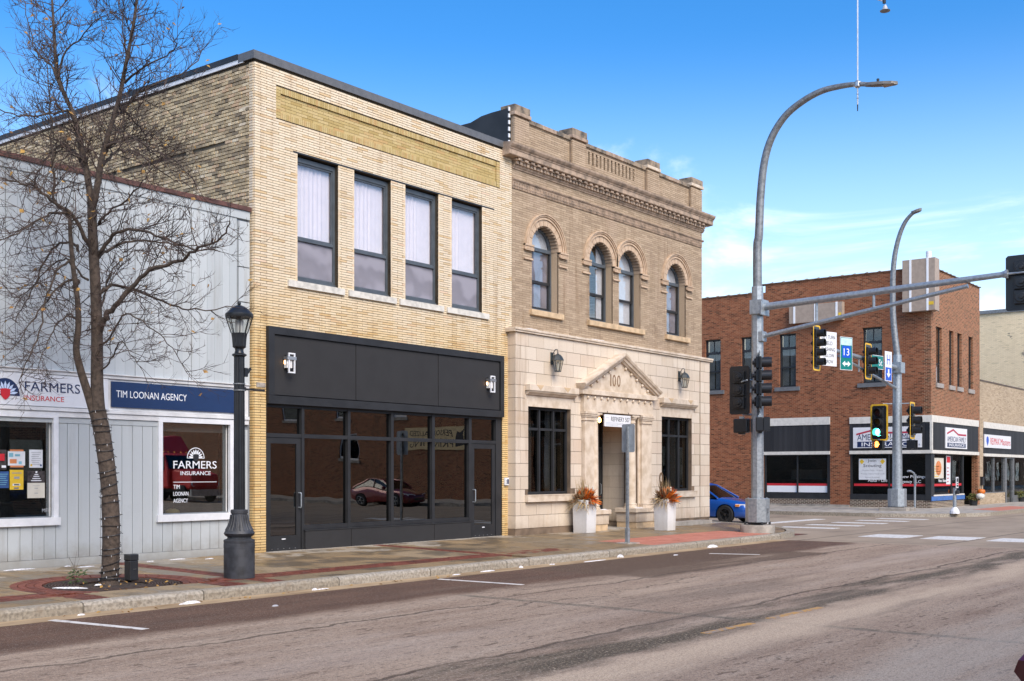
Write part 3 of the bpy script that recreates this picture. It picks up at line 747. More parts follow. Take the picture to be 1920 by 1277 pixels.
def sunburst(parent, cx, cz, R, Y, white, ray_, shield, name='emblem', ring=True):
    n = 24
    out = [(cx+R*math.cos(math.pi*i/n), cz+R*math.sin(math.pi*i/n)) for i in range(n+1)]
    inn = [(cx+R*.93*math.cos(math.pi*i/n), cz+R*.93*math.sin(math.pi*i/n)) for i in range(n+1)]
    b = MB()
    if ring: b.ringprism(out, inn, Y-.003, Y)
    for i in range(9):
        a = math.pi*(i+.5)/9; r0, r1, hw = R*.30, R*.86, .14
        b.prism([(cx+r0*math.cos(a-.12), cz+r0*math.sin(a-.12)), (cx+R*.62*math.cos(a-hw), cz+R*.62*math.sin(a-hw)), (cx+r1*math.cos(a), cz+r1*math.sin(a)), (cx+R*.62*math.cos(a+hw), cz+R*.62*math.sin(a+hw)), (cx+r0*math.cos(a+.12), cz+r0*math.sin(a+.12))], Y-.005, Y-.0032)
    if ring: b.box(cx-R, cx-R*.3, Y-.003, Y, cz-.006, cz+.006).box(cx+R*.3, cx+R, Y-.003, Y, cz-.006, cz+.006)
    b.build(name, ray_, parent)
    h = R*.34
    MB().prism([(cx-h,cz+h*1.0),(cx,cz+h*1.12),(cx+h,cz+h*1.0),(cx+h*.9,cz-h*.2),(cx+h*.45,cz-h*.75),(cx,cz-h*1.05),(cx-h*.45,cz-h*.75),(cx-h*.9,cz-h*.2)], Y-.009, Y-.006).build('shield', shield, parent)
ex, ez = onY(367, 859, GY)
sunburst(wr, ex, ez, .20, GY, m_whiteprint, m_whiteprint, m_blackprint)
# sign boards on the band
fs = thing('shop_sign', 'white sign board with navy and red lettering and half sun emblem', 'sign')
MB().box(8.2,11.72,YS-.045,YS-.016,2.715,3.245).build('board', m_signwhite, fs)
SY = YS-.0455
a, zz = onY(46.5, 724, SY); c_, _ = onY(150, 724, SY); e_, _ = onY(120.5, 745, SY)
text('FARMERS', 'lettering', m_navy, fs, a, 2.955, c_-a, .16, Y=SY)
text('INSURANCE', 'lettering', m_redprint, fs, a-.005, 2.80, e_-a, .085, Y=SY)
ex, ez = onY(9.5, 727, SY); ez = 2.86
n = 24; R0 = .255
MB().prism([(ex+R0*math.cos(math.pi*i/n), ez+R0*math.sin(math.pi*i/n)*1.12) for i in range(n+1)], SY-.002, SY).build('emblem_disc', m_navy, fs)
sunburst(fs, ex, ez+.02, R0, SY-.003, None, M('pale_blue_print', (.55,.66,.86), .5, var=.02), m_redprint, ring=False)
fs2 = thing('shop_sign', 'navy blue sign board with white agency lettering', 'sign')
MB().box(11.79,14.62,YS-.045,YS-.016,2.76,3.215).build('board', M('navy_sign_face', (.012,.034,.105), .4, var=.04), fs2)
a, _ = onY(218, 738, SY); c_, _ = onY(350, 744, SY)
text('TIM LOONAN AGENCY', 'lettering', m_whiteprint, fs2, a, 2.935, c_-a, .125, Y=SY)
# notices taped inside the left window
def poster(label, x0, y0, x1, y1, mat, prints, Y=YS+.066, name='poster'):
    X0, Z1 = onY(x0, y0, Y); X1, Z0 = onY(x1, y1, Y)
    P = thing(name, label, 'poster', group='notices taped in the office window')
    MB().box(X0, X1, Y, Y+.004, Z0, Z1).build('sheet', mat, P)
    for (a0, b0, a1, b1, m_) in prints:
        MB().box(X0+(X1-X0)*a0, X0+(X1-X0)*a1, Y-.003, Y-.0005, Z0+(Z1-Z0)*b0, Z0+(Z1-Z0)*b1).build('print', m_, P)
    return P
m_paper = M('notice_paper', (.66,.68,.70), .7, var=.06); m_cream = M('cream_paper', (.60,.57,.48), .7, var=.05)
m_yel = M('yellow_paper', (.72,.48,.03), .6, var=.08); m_blu = M('blue_paper', (.03,.09,.26), .6, var=.2); m_org = M('orange_paper', (.62,.22,.08), .7)
m_dkpaper = M('dark_printed_paper', (.05,.04,.038), .6, var=.5, scale=20); m_greyp = M('grey_print', (.33,.34,.36), .7); m_aqua = M('aqua_print', (.20,.45,.55), .7)
L_ = lambda n_, x0=.15, x1=.85, m_=None: [(x0+.05*(k % 2), .85-.75*k/n_-.03, x1-.07*((k*7) % 3), .85-.75*k/n_, m_ or m_greyp) for k in range(n_)]
poster('black and red poster with white letters at the far left of the office window', -6, 843, 12, 881, m_dkpaper, [(.5,.1,.95,.22,m_whiteprint),(.3,.45,.8,.8,m_redprint)])
poster('white map poster with pale blue patches and orange edges', 15, 846, 47, 873, m_paper, [(.05,.60,.3,.88,m_aqua),(.4,.65,.7,.8,m_aqua),(.1,.15,.5,.45,m_org),(.62,.1,.8,.3,m_aqua),(.1,1.005,.9,1.12,m_org),(.12,-.13,.9,-.005,m_org)])
poster('white typed notice beside the window edge', 55, 843, 80, 877, m_paper, L_(7)+[(.08,.08,.2,.2,m_yel),(.8,.08,.92,.18,m_blu)])
poster('blue leaflet with pale lines at the far left of the window', -6, 884, 16.5, 915, m_blu, L_(6,.2,.9,m_aqua))
poster('bright yellow flyer with a small white label', 18.5, 881, 44, 918, m_yel, [(.3,.55,.7,.66,m_greyp),(.15,.82,.85,.86,m_greyp),(.2,.2,.75,.30,m_whiteprint),(.28,.22,.68,.28,m_navy),(.3,.05,.65,.11,m_blu)])
poster('dark poster with a white pyramid of words above the cream sheet', 51.5, 883, 84, 905, m_dkpaper, [(.46,.82,.56,.98,m_whiteprint),(.40,.66,.62,.74,m_paper),(.34,.50,.68,.58,m_paper),(.28,.32,.74,.40,m_paper),(.2,.14,.8,.22,m_paper)])
poster('cream sheet with a few thin lines below the pyramid poster', 51.5, 905.5, 84, 933.5, m_cream, [(.4,.62,.6,.66,m_greyp),(.4,.3,.6,.34,m_greyp),(.3,.8,.7,.82,m_greyp)])
a, z_ = onY(79, 957, GY)
tag(text('MFB', 'window_sticker', m_greyp, None, a, z_-.03, .14, .06, Y=GY), 'small grey sticker in the bottom corner of the office window', 'sticker')
# a pale pumpkin on a stand inside the right window
st = thing('display_stand', 'grey round stand seen through the right office window', 'stand', (13.55, 18.75, 0))
MB().lathe([(.14,.02),(.03,.05),(.03,.62),(.05,.64)], 12).build('post', m_galv2, st); MB().lathe([(.05,.88-.22),(.20,.86-.2),(.21,.90-.2),(.02,.91-.2)], 18).build('top', m_blind, st)
pk = thing('pumpkin', 'pale yellow pumpkin on the stand behind the office window', 'pumpkin', (13.55, 18.75, .71))
b = MB(); b.lathe([(.03,.0),(.11,.02),(.145,.09),(.13,.16),(.05,.195),(.02,.18)], 20, flute=.07); b.build('body', M('pale_pumpkin', (.72,.60,.27), .6), pk, smooth=60)
MB().tube([(0,0,.18),(.01,0,.22),(.03,0,.245)], [.018,.014,.012], 6).build('stem', m_brownwood, pk)

# ================================================================== the cream brick building with the charcoal shop front
YF = 18.02; XL, XR = 14.95, 23.27
yb = thing('brick_building', 'two storey cream brick building with charcoal shop front and four tall windows', 'building', )
WX = [(16.07,17.22),(17.69,18.84),(19.31,20.45),(20.93,22.08)]
WZ = (5.52, 8.16)
REC = (15.5, 22.79, 8.77, 9.41); SH = (15.24, 22.88, -.3, 4.53)
holes = [(a,c,WZ[0],WZ[1]) for a, c in WX] + [SH]
b = MB(); wall_panels(b, XL+.012, XR, -.3, 9.80, holes + [REC], YF+.012, YF+.4); b.box(REC[0],REC[1],YF+.075,YF+.4,REC[2],REC[3]); b.build('wall', m_mortar, yb)
PIT, BL = .0527, .316
P1 = []
rows = int(9.80/PIT)
for r in range(rows):
    z0 = r*PIT+.0055; z1 = (r+1)*PIT-.0055; zm = (z0+z1)/2
    hh = [(h[0], h[1]) for h in holes + [REC] if h[2]-.012 < zm < h[3]+.012]
    off = (r % 2)*BL/2
    x = XL - off
    while x < XR:
        for a, c in cuts(max(x, XL), min(x+BL-.011, XR), hh):
            P1.append(((a+c)/2, YF+.02+random.uniform(-.002,.002), zm, c-a, .04, z1-z0, 0, 0))
        x += BL
    # bricks turning the corner
    ln = .115
    if r % 6 == 0: ln = .42
    P1.append((XL+.008, YF+.0405+ln/2, zm, .036, ln, z1-z0, 0, 0))
for a_, c_ in WX:      # brick ends lining each opening
    for u0, u1 in ((a_-.05, a_-.001), (c_+.001, c_+.05)): MB().box(u0, u1, YF+.006, YF+.0119, WZ[0], WZ[1]).build('jamb', m_ybrick, yb)
    for u in (a_-.0105, c_+.0005): MB().box(u, u+.010, YF+.0005, YF+.10, WZ[0]+.02, WZ[1]-.01).build('jamb', m_ybrick, yb)
# recessed olive panel with soldier courses
zc0, zc1 = REC[2]+.13, REC[3]-.13
n = int((REC[1]-REC[0]-.26)/.0535)
for i in range(n):
    x = REC[0]+.13+.0535*(i+.5)
    for z in (REC[2]+.063, REC[3]-.063):
        P1.append((x, YF+.035, z, .046, .05, .12, 0, 1))
for k in range(10):
    z = REC[2]+.064*(k+.5)
    for x in (REC[0]+.065, REC[1]-.065): P1.append((x, YF+.035, z, .125, .05, .057, 0, 1))
for k in range(6):
    z = zc0+(zc1-zc0)*(k+.5)/6; x = REC[0]+.135-(k % 2)*.15
    while x < REC[1]-.14:
        a, c = max(x, REC[0]+.135), min(x+.292, REC[1]-.135)
        if c-a > .03: P1.append(((a+c)/2, YF+.065, z, c-a, .04, (zc1-zc0)/6-.007, 0, 1))
        x += .30
# weathered common brick on the exposed flank
zr = 0
SP = .0705
hole_rows = {int(8.30/SP)}
for r in range(int(9.76/SP)):
    zm = (r+.5)*SP
    ymax = 29.5 if zm > 6.4 else 19.0
    y = YF+.16-(r % 2)*.0+random.uniform(0,.006)
    if r % 2: P1.append((XL+.012, y+.045, zm, .05, .084, SP-.015, 0, 2)); y += .10
    if r % 7 == 3: step = .108
    else: step = .212
    while y < ymax:
        if r in hole_rows and 18.7 < y < 25 and random.random() < .8:
            y += step; continue
        P1.append((XL+.012+random.uniform(-.006,.008), y+step/2, zm+random.uniform(-.003,.003), .05, step-.016, SP-.015, random.uniform(-.012,.012), 2))
        y += step
b = MB(); b.box(XL+.022,XL+.4,YF+.40,36,-.3,9.78); b.box(XL+.022,XL+.3,YF+.03,YF+.40,-.3,9.78); b.build('side_wall', m_mortar3, yb)
pieces(P1, 'brick', [m_ybrick, m_obrick, m_sbrick], yb, 300, 'bricks', key=lambda p: (0 if p[7] == 0 else 1000) + p[0]**2+p[1]**2+(p[2]-HC)**2 + (0 if p[3] > .2 else 50))
b = MB()
for a, c in ((14.90,17.3),(17.303,19.7),(19.703,22.0),(22.003,23.32)): b.box(a, c, YF-.035, YF+.45, 9.80, 9.965)
b.build('coping', m_coping, yb)
b = MB(); b.box(XL-.06, XL+.4, YF+.46, 36, 9.865, 9.975); b.build('side_coping', m_membrane, yb)
MB().box(XL-.045, XL-.005, YF+.30, 36, 9.78, 9.862).build('flashing_strip', m_white, yb)
MB().box(XL+.4,XR,YF+.45,36,9.3,9.5).build('roof', m_membrane, yb)
MB().box(15.95,22.55,YF-.008,YF+.02,8.165,8.195).build('lintel', m_black, yb)
MB().box(14.99,15.22,YF-.012,YF+.01,3.30,3.39).build('stone_band', M('grey_stone_band', (.36,.32,.27), .8, var=.3, scale=9), yb)
sx_ = [onY(p, 545, YF)[0] for p in (538.6, 644, 652.5, 741, 748, 830, 837, 915)]
for i in range(4):
    x0, x1 = sx_[2*i], sx_[2*i+1]; xm = x0+(x1-x0)*.47
    b = MB(); b.box(x0, xm-.003, YF-.05, YF+.12, 5.40, 5.535); b.box(xm+.003, x1, YF-.05, YF+.12, 5.40, 5.535); b.build('stone_sill', m_wsill, yb)
m_screen = bpy.data.materials.new('insect_screen'); m_screen.use_nodes = True
t = m_screen.node_tree; t.nodes.clear(); o_ = N(t, 'ShaderNodeOutputMaterial'); mx_ = N(t, 'ShaderNodeMixShader'); tr_ = N(t, 'ShaderNodeBsdfTransparent'); df_ = N(t, 'ShaderNodeBsdfDiffuse')
c_ = N(t, 'ShaderNodeTexWave', wave_type='RINGS'); c_.inputs['Scale'].default_value = 1.3; c_.inputs['Distortion'].default_value = 7; c_.inputs['Detail'].default_value = 2; Lk(t, wpos(t), c_.inputs['Vector'])
Lk(t, rng(t, c_.outputs[1], 0, 1, .55, .95), mx_.inputs[0]); df_.inputs[0].default_value = (.30,.29,.33,1)
Lk(t, tr_.outputs[0], mx_.inputs[1]); Lk(t, df_.outputs[0], mx_.inputs[2]); Lk(t, mx_.outputs[0], o_.inputs[0])
def curtain(x0, x1, y, z0, z1, fold0, fold1):
    b = MB(); n = 70; P = []
    for i in range(n+1):
        u = i/n; x = x0+(x1-x0)*u
        a = .013 if fold0 < u < fold1 else .002
        P.append((x, y + a*math.sin(u*58) + .5*a*math.sin(u*23+1)))
    vs = [(p[0], p[1], z0) for p in P] + [(p[0], p[1], z1) for p in P] 
    b.add(vs, [(i, i+1, n+2+i, n+1+i) for i in range(n)])
    return b
for (a, c), (f0, f1) in zip(WX, ((.2,.75),(.08,.62),(.06,.55),(.05,.5))):
    y = YF+.10; z0, z1 = 5.60, 8.13; zt0, zt1 = 6.40, 6.465
    b = MB()
    b.box(a,a+.065,y,y+.10,z0,z1); b.box(c-.065,c,y,y+.10,z0,z1); b.box(a+.065,c-.065,y,y+.10,z1-.10,z1); b.box(a+.065,c-.065,y,y+.10,z0,z0+.065); b.box(a+.065,c-.065,y-.012,y+.10,zt0,zt1)
    b.box(a,c,y-.03,y+.10,z0-.085,z0-.002)
    fr = b.build('window', m_winframe, yb, bevel=.006)
    b = MB(); s0, s1 = a+.065, c-.065
    b.box(s0,s0+.025,y+.02,y+.07,zt1,z1-.10); b.box(s1-.025,s1,y+.02,y+.07,zt1,z1-.10); b.box(s0+.025,s1-.025,y+.02,y+.07,zt1,zt1+.03); b.box(s0+.025,s1-.025,y+.02,y+.07,z1-.135,z1-.10)
    b.box(s0,s0+.03,y+.05,y+.09,z0+.065,zt0); b.box(s1-.03,s1,y+.05,y+.09,z0+.065,zt0); b.box(s0+.03,s1-.03,y+.05,y+.09,z0+.065,z0+.10); b.build('sash', m_winframe, fr)
    MB().box(s0+.025,s1-.025,y+.045,y+.050,zt1+.03,z1-.135).build('pane', m_glass, fr)
    MB().box(s0+.03,s1-.03,y+.068,y+.072,z0+.10,zt0).build('pane', m_glass, fr)
    MB().box(s0,s1,y+.030,y+.032,z0+.068,zt0-.003).build('insect_screen', m_screen, fr)
    curtain(a+.02, c-.02, y+.115, 5.5, 8.2, f0, f1).build('curtain', m_curtain, fr, smooth=80)
# charcoal fascia over the shop front
FX = [15.25, onY(665,700,YF)[0], onY(819.6,720,YF)[0], 22.87]
for i in range(3):
    MB().box(FX[i]+(.17 if i == 0 else .012), FX[i+1]-(.16 if i == 2 else .012), YF-.035, YF+.3, 3.17, 4.37).build('fascia_panel', m_panel, yb)
b = MB(); b.box(15.25,22.87,YF-.075,YF+.3,4.385,4.535); b.box(15.25,15.40,YF-.075,YF+.3,3.155,4.384); b.box(22.73,22.87,YF-.075,YF+.3,3.155,4.384); b.box(15.40,22.73,YF-.02,YF+.3,3.165,4.383); b.build('fascia_frame', m_char, yb)
MB().box(15.25,22.87,YF-.075,YF+.3,2.985,3.15).build('fascia_rail', m_char, yb)
MX = [onY(p, 830, YF)[0] for p in (497, 567, 572, 653.5, 658.5, 734.5, 739.5, 811.5, 816.5, 880.5, 885.5, 931, 937)]
ZT = onY(611.6, 819, YF)[1]; ZG0 = onY(571.8, 985, YF)[1]; ZB = onY(571.8, 993, YF)[1]
y0, y1 = YF+.02, YF+.15
b = MB()
for a, c in zip(MX[1:-2:2], MX[2:-1:2]): b.box(a, c, y0, y1, 0, 2.98)
b.box(MX[0], MX[0]+.05, y0, y1, 0, 2.98); b.box(MX[-2], 22.87, y0, y1, 0, 2.98)
bounds = [MX[0]+.05] + MX[1:-1] 
spans = [(MX[0]+.05, MX[1])] + [(MX[i], MX[i+1]) for i in range(2, 10, 2)] + [(MX[10], MX[11])]
for a, c in spans: b.box(a+.001, c-.001, y0+.006, y1, ZT-.04, ZT+.04); b.box(a+.001, c-.001, y0+.006, y1, 2.92, 2.98)
for a, c in spans[1:-1]: b.box(a+.001, c-.001, y0+.006, y1, ZB+.005, ZG0)
frm = b.build('shop_window', m_char, yb)
for i, (a, c) in enumerate(spans):
    MB().box(a+.001, c-.001, y0+.075, y0+.081, ZT+.041, 2.919).build('pane', m_glassdark, frm)
    if 0 < i < 5: MB().box(a+.001, c-.001, y0+.075, y0+.081, ZG0+.001, ZT-.041).build('pane', m_glassdark, frm)
BX = [MX[2]-.02, onY(657,1005,YF)[0], onY(813,1000,YF)[0], MX[9]+.02]
for i in range(3): MB().box(BX[i]+.008, BX[i+1]-.008, YF-.03, YF+.15, -.02, ZB-.03).build('base_panel', m_panel, yb)
MB().box(BX[0]-.01, BX[3]+.01, YF-.04, YF+.16, ZB-.028, ZB).build('base_rail', m_char, yb)
def shop_door(a, c, hs, label=None):
    y = y0+.02; z1 = ZT-.045; z0 = .012
    b = MB(); b.box(a,a+.115,y,y+.05,z0,z1); b.box(c-.115,c,y,y+.05,z0,z1); b.box(a+.115,c-.115,y,y+.05,z1-.12,z1); b.box(a+.115,c-.115,y,y+.05,z0,z0+.30)
    d = b.build('shop_door', m_char, yb)
    MB().box(a+.116,c-.116,y+.022,y+.028,z0+.301,z1-.121).build('pane', m_glassdark, d)
    hx = (c-.06) if hs > 0 else (a+.06)
    MB().tube([(hx,y,1.18),(hx,y-.07,1.18),(hx-.0*hs,y-.085,1.16),(hx,y-.085,.90),(hx,y-.07,.88),(hx,y,.88)], .014, 8).build('handle', m_galv, d)
    MB().box((a+c)/2-.05,(a+c)/2+.05,y-.002,y,.235,.255).build('sticker', m_whiteprint, d)
    b = MB()
    for k in range(5): b.lathe([(.012,-.004),(.012,.004)], 6, ((a+.15)+(c-a-.3)*k/4, y-.002, .05))
    b.build('screws', m_silver, d)
    return d
shop_door(spans[0][0]+.01, spans[0][1]-.01, 1); shop_door(spans[5][0]+.01, spans[5][1]-.01, -1)
MB().box(15.2,22.9,YF-.05,YF+.2,-.06,.008).build('threshold', m_concrete, yb)
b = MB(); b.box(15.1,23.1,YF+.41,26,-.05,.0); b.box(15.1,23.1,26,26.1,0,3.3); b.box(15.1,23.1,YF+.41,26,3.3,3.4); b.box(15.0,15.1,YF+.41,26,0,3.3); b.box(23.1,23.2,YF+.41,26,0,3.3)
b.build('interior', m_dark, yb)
for px in (579, 701, 712):
    x = onY(px, 850, 19.0)[0]
    MB().box(x-.035,x+.035,19.0,19.12,0,3.3).build('stud', M('raw_wood_stud', (.42,.16,.055), .7), yb)
# modern sconces
def sconce(px, py, label):
    x, z = onY(px, py, YF-.1)
    t_ = thing('wall_sconce', label, 'wall lamp', (x, YF-.035, z), group='modern sconces on the charcoal fascia')
    b = MB(); w_, h_ = .10, .205
    b.box(-w_+.03,-w_+.055,-.15,-.12,-h_,h_); b.box(w_-.025,w_,-.15,-.12,-h_,h_); b.box(-w_+.055,w_-.025,-.15,-.12,h_-.028,h_); b.box(-w_+.055,w_-.025,-.15,-.12,-h_,-h_+.028)
    b.build('frame', m_white, t_)
    MB().box(-.11,.125,-.155,-.03,.065,.13).build('bracket', m_silver, t_)
    MB().box(-.085,.045,-.118,-.02,-.10,.064).build('shade', M('lit_frosted_shade', (.8,.78,.74), .4), t_)
    MB().box(-.05,.05,-.030,0,-.12,.17).build('back_plate', m_char, t_)
    MB().box(-.088,-.0852,-.06,-.022,-.02,.05).build('bulb_slot', Memit('warm_lamp_glow', (1,.5,.2), 5), t_)
sconce(541.5, 681, 'white geometric sconce at the left end of the charcoal fascia'); sconce(919, 720.5, 'white geometric sconce at the right end of the charcoal fascia')
x, z = onY(949.5, 903, YF-.03)
kp_ = thing('keypad', 'small white keypad box on the cream brick pier', 'keypad', (x, YF, z))
MB().box(-.075,.075,-.06,0,-.095,.095).build('case', m_white, kp_, bevel=.01); MB().box(-.005,.055,-.064,-.0605,-.06,.06).build('screen', m_navy, kp_)
b = MB()
for k in range(3): b.box(-.055,-.02,-.064,-.0605,-.06+.04*k,-.035+.04*k)
b.build('buttons', m_greyp, kp_)
# ================================================================== the tan bank building with the arched windows
LF = 17.77; BL0, BR0 = 23.10, 33.40
bk = thing('corner_building', 'tan brick corner building with cream block ground floor and four arched windows', 'building')
LWN = (23.64,25.55,1.03,3.30); RWN = (30.36,32.22,1.03,3.30); DOOR = (26.60,28.95,-.3,3.26)
b = MB(); wall_panels(b, BL0+.012, BR0-.012, -.3, 5.16, [LWN, RWN, DOOR], LF+.014, LF+.45); b.build('wall', m_mortarL, bk)
CH = .3327
holesL = [(LWN[0],LWN[1],LWN[2]-.20,3.30),(RWN[0],RWN[1],RWN[2]-.20,3.30),(23.51,25.72,3.47,3.86),(30.23,32.38,3.47,3.86),(LWN[0],LWN[1],3.3,3.5),(RWN[0],RWN[1],3.3,3.5),(26.06,29.66,-.3,3.88),(23.5,25.75,.84,1.03),(30.22,32.36,.84,1.03),(32.735,32.775,-1,9)]
BLK = []
for k in range(15):
    z0 = .17+CH*k; zm = z0+CH/2
    hh = [(h[0],h[1]) for h in holesL if h[2] < zm < h[3]]
    x = 23.65-.672*2 if k % 2 == 0 else 23.314-.672
    while x < BR0:
        for a, c in cuts(max(x,BL0), min(x+.672,BR0), hh, .05):
            dp = .26 if a < BL0+.01 else .03
            BLK.append(((a+c)/2, LF+dp/2+random.uniform(-.0015,.0015), zm, c-a-.011, dp, CH-.011, 0, 0))
        x += .672
    for y in (LF+.45,): BLK.append((BR0-.02, LF+.6, zm, .04, .6, CH-.007, 0, 0))
pieces(BLK, 'block', [m_lime], bk, 300)
b = MB(); x = 23.18
PB = []
while x < 33.3:
    wd = random.uniform(.36,.52)
    for a, c in cuts(x, min(x+wd,33.3), [(26.0,29.8)], .08): PB.append(((a+c)/2, LF+.09, .075, c-a-.008, .10, .165, 0, 0))
    x += wd
pieces(PB, 'plinth_block', [Mpiece('ochre_plinth_block', [(0,(.40,.27,.15)),(.5,(.48,.36,.23)),(1,(.52,.41,.28))], .8, stain=(.36,.17,.10), stain_scale=2.5, stain_rng=(.55,.72))], bk, 60)
x = 23.0
while x < 33.4:
    c = min(x+1.93, 33.52)
    b = MB(); b.box(x+.004,c-.004,LF-.055,18.10,5.165,5.215); b.box(x+.004,c-.004,LF-.08,18.10,5.215,5.275); b.build('cap_stone', m_stone, bk, bevel=.008)
    x = c
def bank_window(h):
    x0,x1,z0,z1 = h; y = LF+.12
    m1, m2 = x0+(x1-x0)*.335, x0+(x1-x0)*.665
    b = MB(); zt = 2.73
    b.box(x0,x0+.06,y,y+.09,z0,z1); b.box(x1-.06,x1,y,y+.09,z0,z1); b.box(x0+.06,x1-.06,y,y+.09,z1-.07,z1); b.box(x0+.06,x1-.06,y,y+.09,z0,z0+.07)
    for m_ in (m1,m2): b.box(m_-.032,m_+.032,y-.01,y+.09,z0+.07,z1-.07)
    fr = b.build('window', m_char, bk, bevel=.005)
    b = MB(); e = [x0+.06,m1-.032,m1+.032,m2-.032,m2+.032,x1-.06]
    for i in range(3): b.box(e[2*i],e[2*i+1],y+.005,y+.085,zt-.032,zt+.032)
    b.build('transom', m_char, fr)
    for i in range(3):
        for q0,q1 in ((z0+.07,zt-.032),(zt+.032,z1-.07)): MB().box(e[2*i],e[2*i+1],y+.05,y+.056,q0,q1).build('pane', m_glassgrey, fr)
    b = MB()
    for i in range(3):
        for q in (.33,.66): xq = e[2*i]+(e[2*i+1]-e[2*i])*q; b.box(xq-.006,xq+.006,y+.058,y+.064,zt+.032,z1-.07)
        b.box(e[2*i],e[2*i+1],y+.066,y+.072,3.0,3.012)
    b.build('leading', m_black, fr)
    b = MB(); b.box(x0-.14,x1+.16,LF-.11,LF+.12,z0-.19,z0-.03); b.box(x0-.14,x1+.16,LF-.12,LF+.12,z0-.03,z0-.005); b.build('stone_sill', m_stone, bk, bevel=.008)
    b = MB(); b.box(x0-.13,x1+.17,LF-.16,LF+.03,3.70,3.86); b.build('hood', m_stone, bk, bevel=.01)
    b = MB(); b.prism([(LF-.15,3.695),(LF+.03,3.695),(LF+.03,3.60),(LF-.05,3.60),(LF-.075,3.635),(LF-.12,3.655)], x0-.10, x1+.14, 'x'); b.build('hood_moulding', m_stone, bk)
    b = MB(); b.box(x0-.13,x1+.14,LF+.002,LF+.03,3.47,3.60); b.box(x0,x1,LF+.002,LF+.10,3.30,3.47); b.build('lintel', m_stone, bk)
    for u in (.16,.80): MB().prism([(x0+(x1-x0)*u-.17,3.855),(x0+(x1-x0)*u+.17,3.855),(x0+(x1-x0)*u+.02,3.715)], LF-.163, LF-.1605).build('bare_patch', m_sill, bk)
    for q0,q1 in ((x0+.03,x0+.03+.38*(x1-x0)),(x1-.55,x1-.03)):
        curtain(q0,q1,y+.35,z0-.1,z1,0,1).build('curtain', M('grey_sheer', (.28,.29,.30), .9), fr)
bank_window(LWN); bank_window(RWN)
# entrance: plinths, pilasters, columns, entablature, pediment
XC = 27.83
def blockbox(b, *a): b.box(*a)
for sx in (-1, 1):
    if sx < 0: p0, p1 = 25.93, 27.10
    else: p0, p1 = 28.42, 29.80
    yA, yB = LF-.30, LF+.42
    for i, (z0, z1) in enumerate(((-.02,.17),(.17,.445))):
        xs2 = [p0+.06, p0+.06+(p1-p0-.12)*(.45 if i else .3), p0+.06+(p1-p0-.12)*(.75 if i else .66), p1-.06]
        o = 0 if i else .02
        for a, c in zip(xs2[:-1], xs2[1:]): MB().box(a+.003+ (o if a == xs2[0] else 0), c-.003-(o if c == xs2[-1] else 0), yA+.05+o, yB, z0, z1-.006).build('plinth_stone', m_sill if i == 0 else m_lime, bk)
    MB().box(p0, p1, yA, yB+.03, .445, .57).build('plinth_cap', m_stone, bk, bevel=.012)
    q0, q1 = (26.08,26.54) if sx < 0 else (29.06,29.60)
    b = MB(); b.box(q0,q1,LF-.10,LF+.3,.70,3.03); b.build('pilaster', m_stone, bk, bevel=.006)
    for nm_, lst_ in (('pilaster_base',((.57,.63,.06),(.63,.66,.03),(.66,.70,.045))),('pilaster_capital',((3.03,3.06,.03),(3.06,3.12,.012),(3.12,3.16,.035),(3.16,3.21,.055),(3.21,3.27,.075)))):
        b = MB()
        for z0,z1,e in lst_: b.box(q0-e,q1+e,LF-.10-e,LF+.3,z0,z1)
        b.build(nm_, m_stone, bk)
    cx = 26.77 if sx < 0 else 28.74; cy = LF+.10
    b = MB(); b.lathe([(.155,.70),(.152,1.6),(.138,3.03)], 24, (cx,cy,0)); b.build('column', m_stone, bk, smooth=40)
    b = MB(); b.lathe([(.205,.57),(.205,.61),(.185,.63),(.175,.65),(.19,.67),(.18,.70),(.155,.702)], 24, (cx,cy,0)); b.build('column_base', m_stone, bk, smooth=35); b = MB(); b.lathe([(.139,3.03),(.155,3.04),(.155,3.06),(.142,3.065),(.142,3.12),(.17,3.14),(.195,3.19),(.20,3.21)], 24, (cx,cy,0)); b.box(cx-.19,cx+.19,cy-.19,cy+.19,3.211,3.268); b.build('capital', m_stone, bk, smooth=35)
    if sx > 0: MB().box(28.97, 29.06, LF-.02, LF+.3, .57, 3.27).build('pier', m_stone, bk)
E0, E1 = 26.02, 29.66
MB().box(E0,E1,LF-.115,LF+.45,3.272,3.728).build('entablature', m_stone, bk, bevel=.006)
def ball(b, x, y, z, r): b.lathe([(r*.3,-r),(r*.8,-r*.6),(r,0),(r*.8,r*.6),(r*.5,r)], 8, (x,y,z))
for i in range(11):
    b = MB(); ball(b, E0+.16+(E1-E0-.32)*i/10, LF-.135, 3.655, .042); b.build('pellet', m_stone, bk, smooth=80)
MB().box(E0-.17,E1+.17,LF-.19,LF+.03,3.732,3.868).build('pediment_band', m_stone, bk, bevel=.01)
APX, TZ, TX = (XC, 4.98), 4.02, 2.06
MB().prism([(E0-.12,3.87),(E1+.12,3.87),(XC,4.80)], LF-.11, LF+.03).build('tympanum', m_stone, bk)
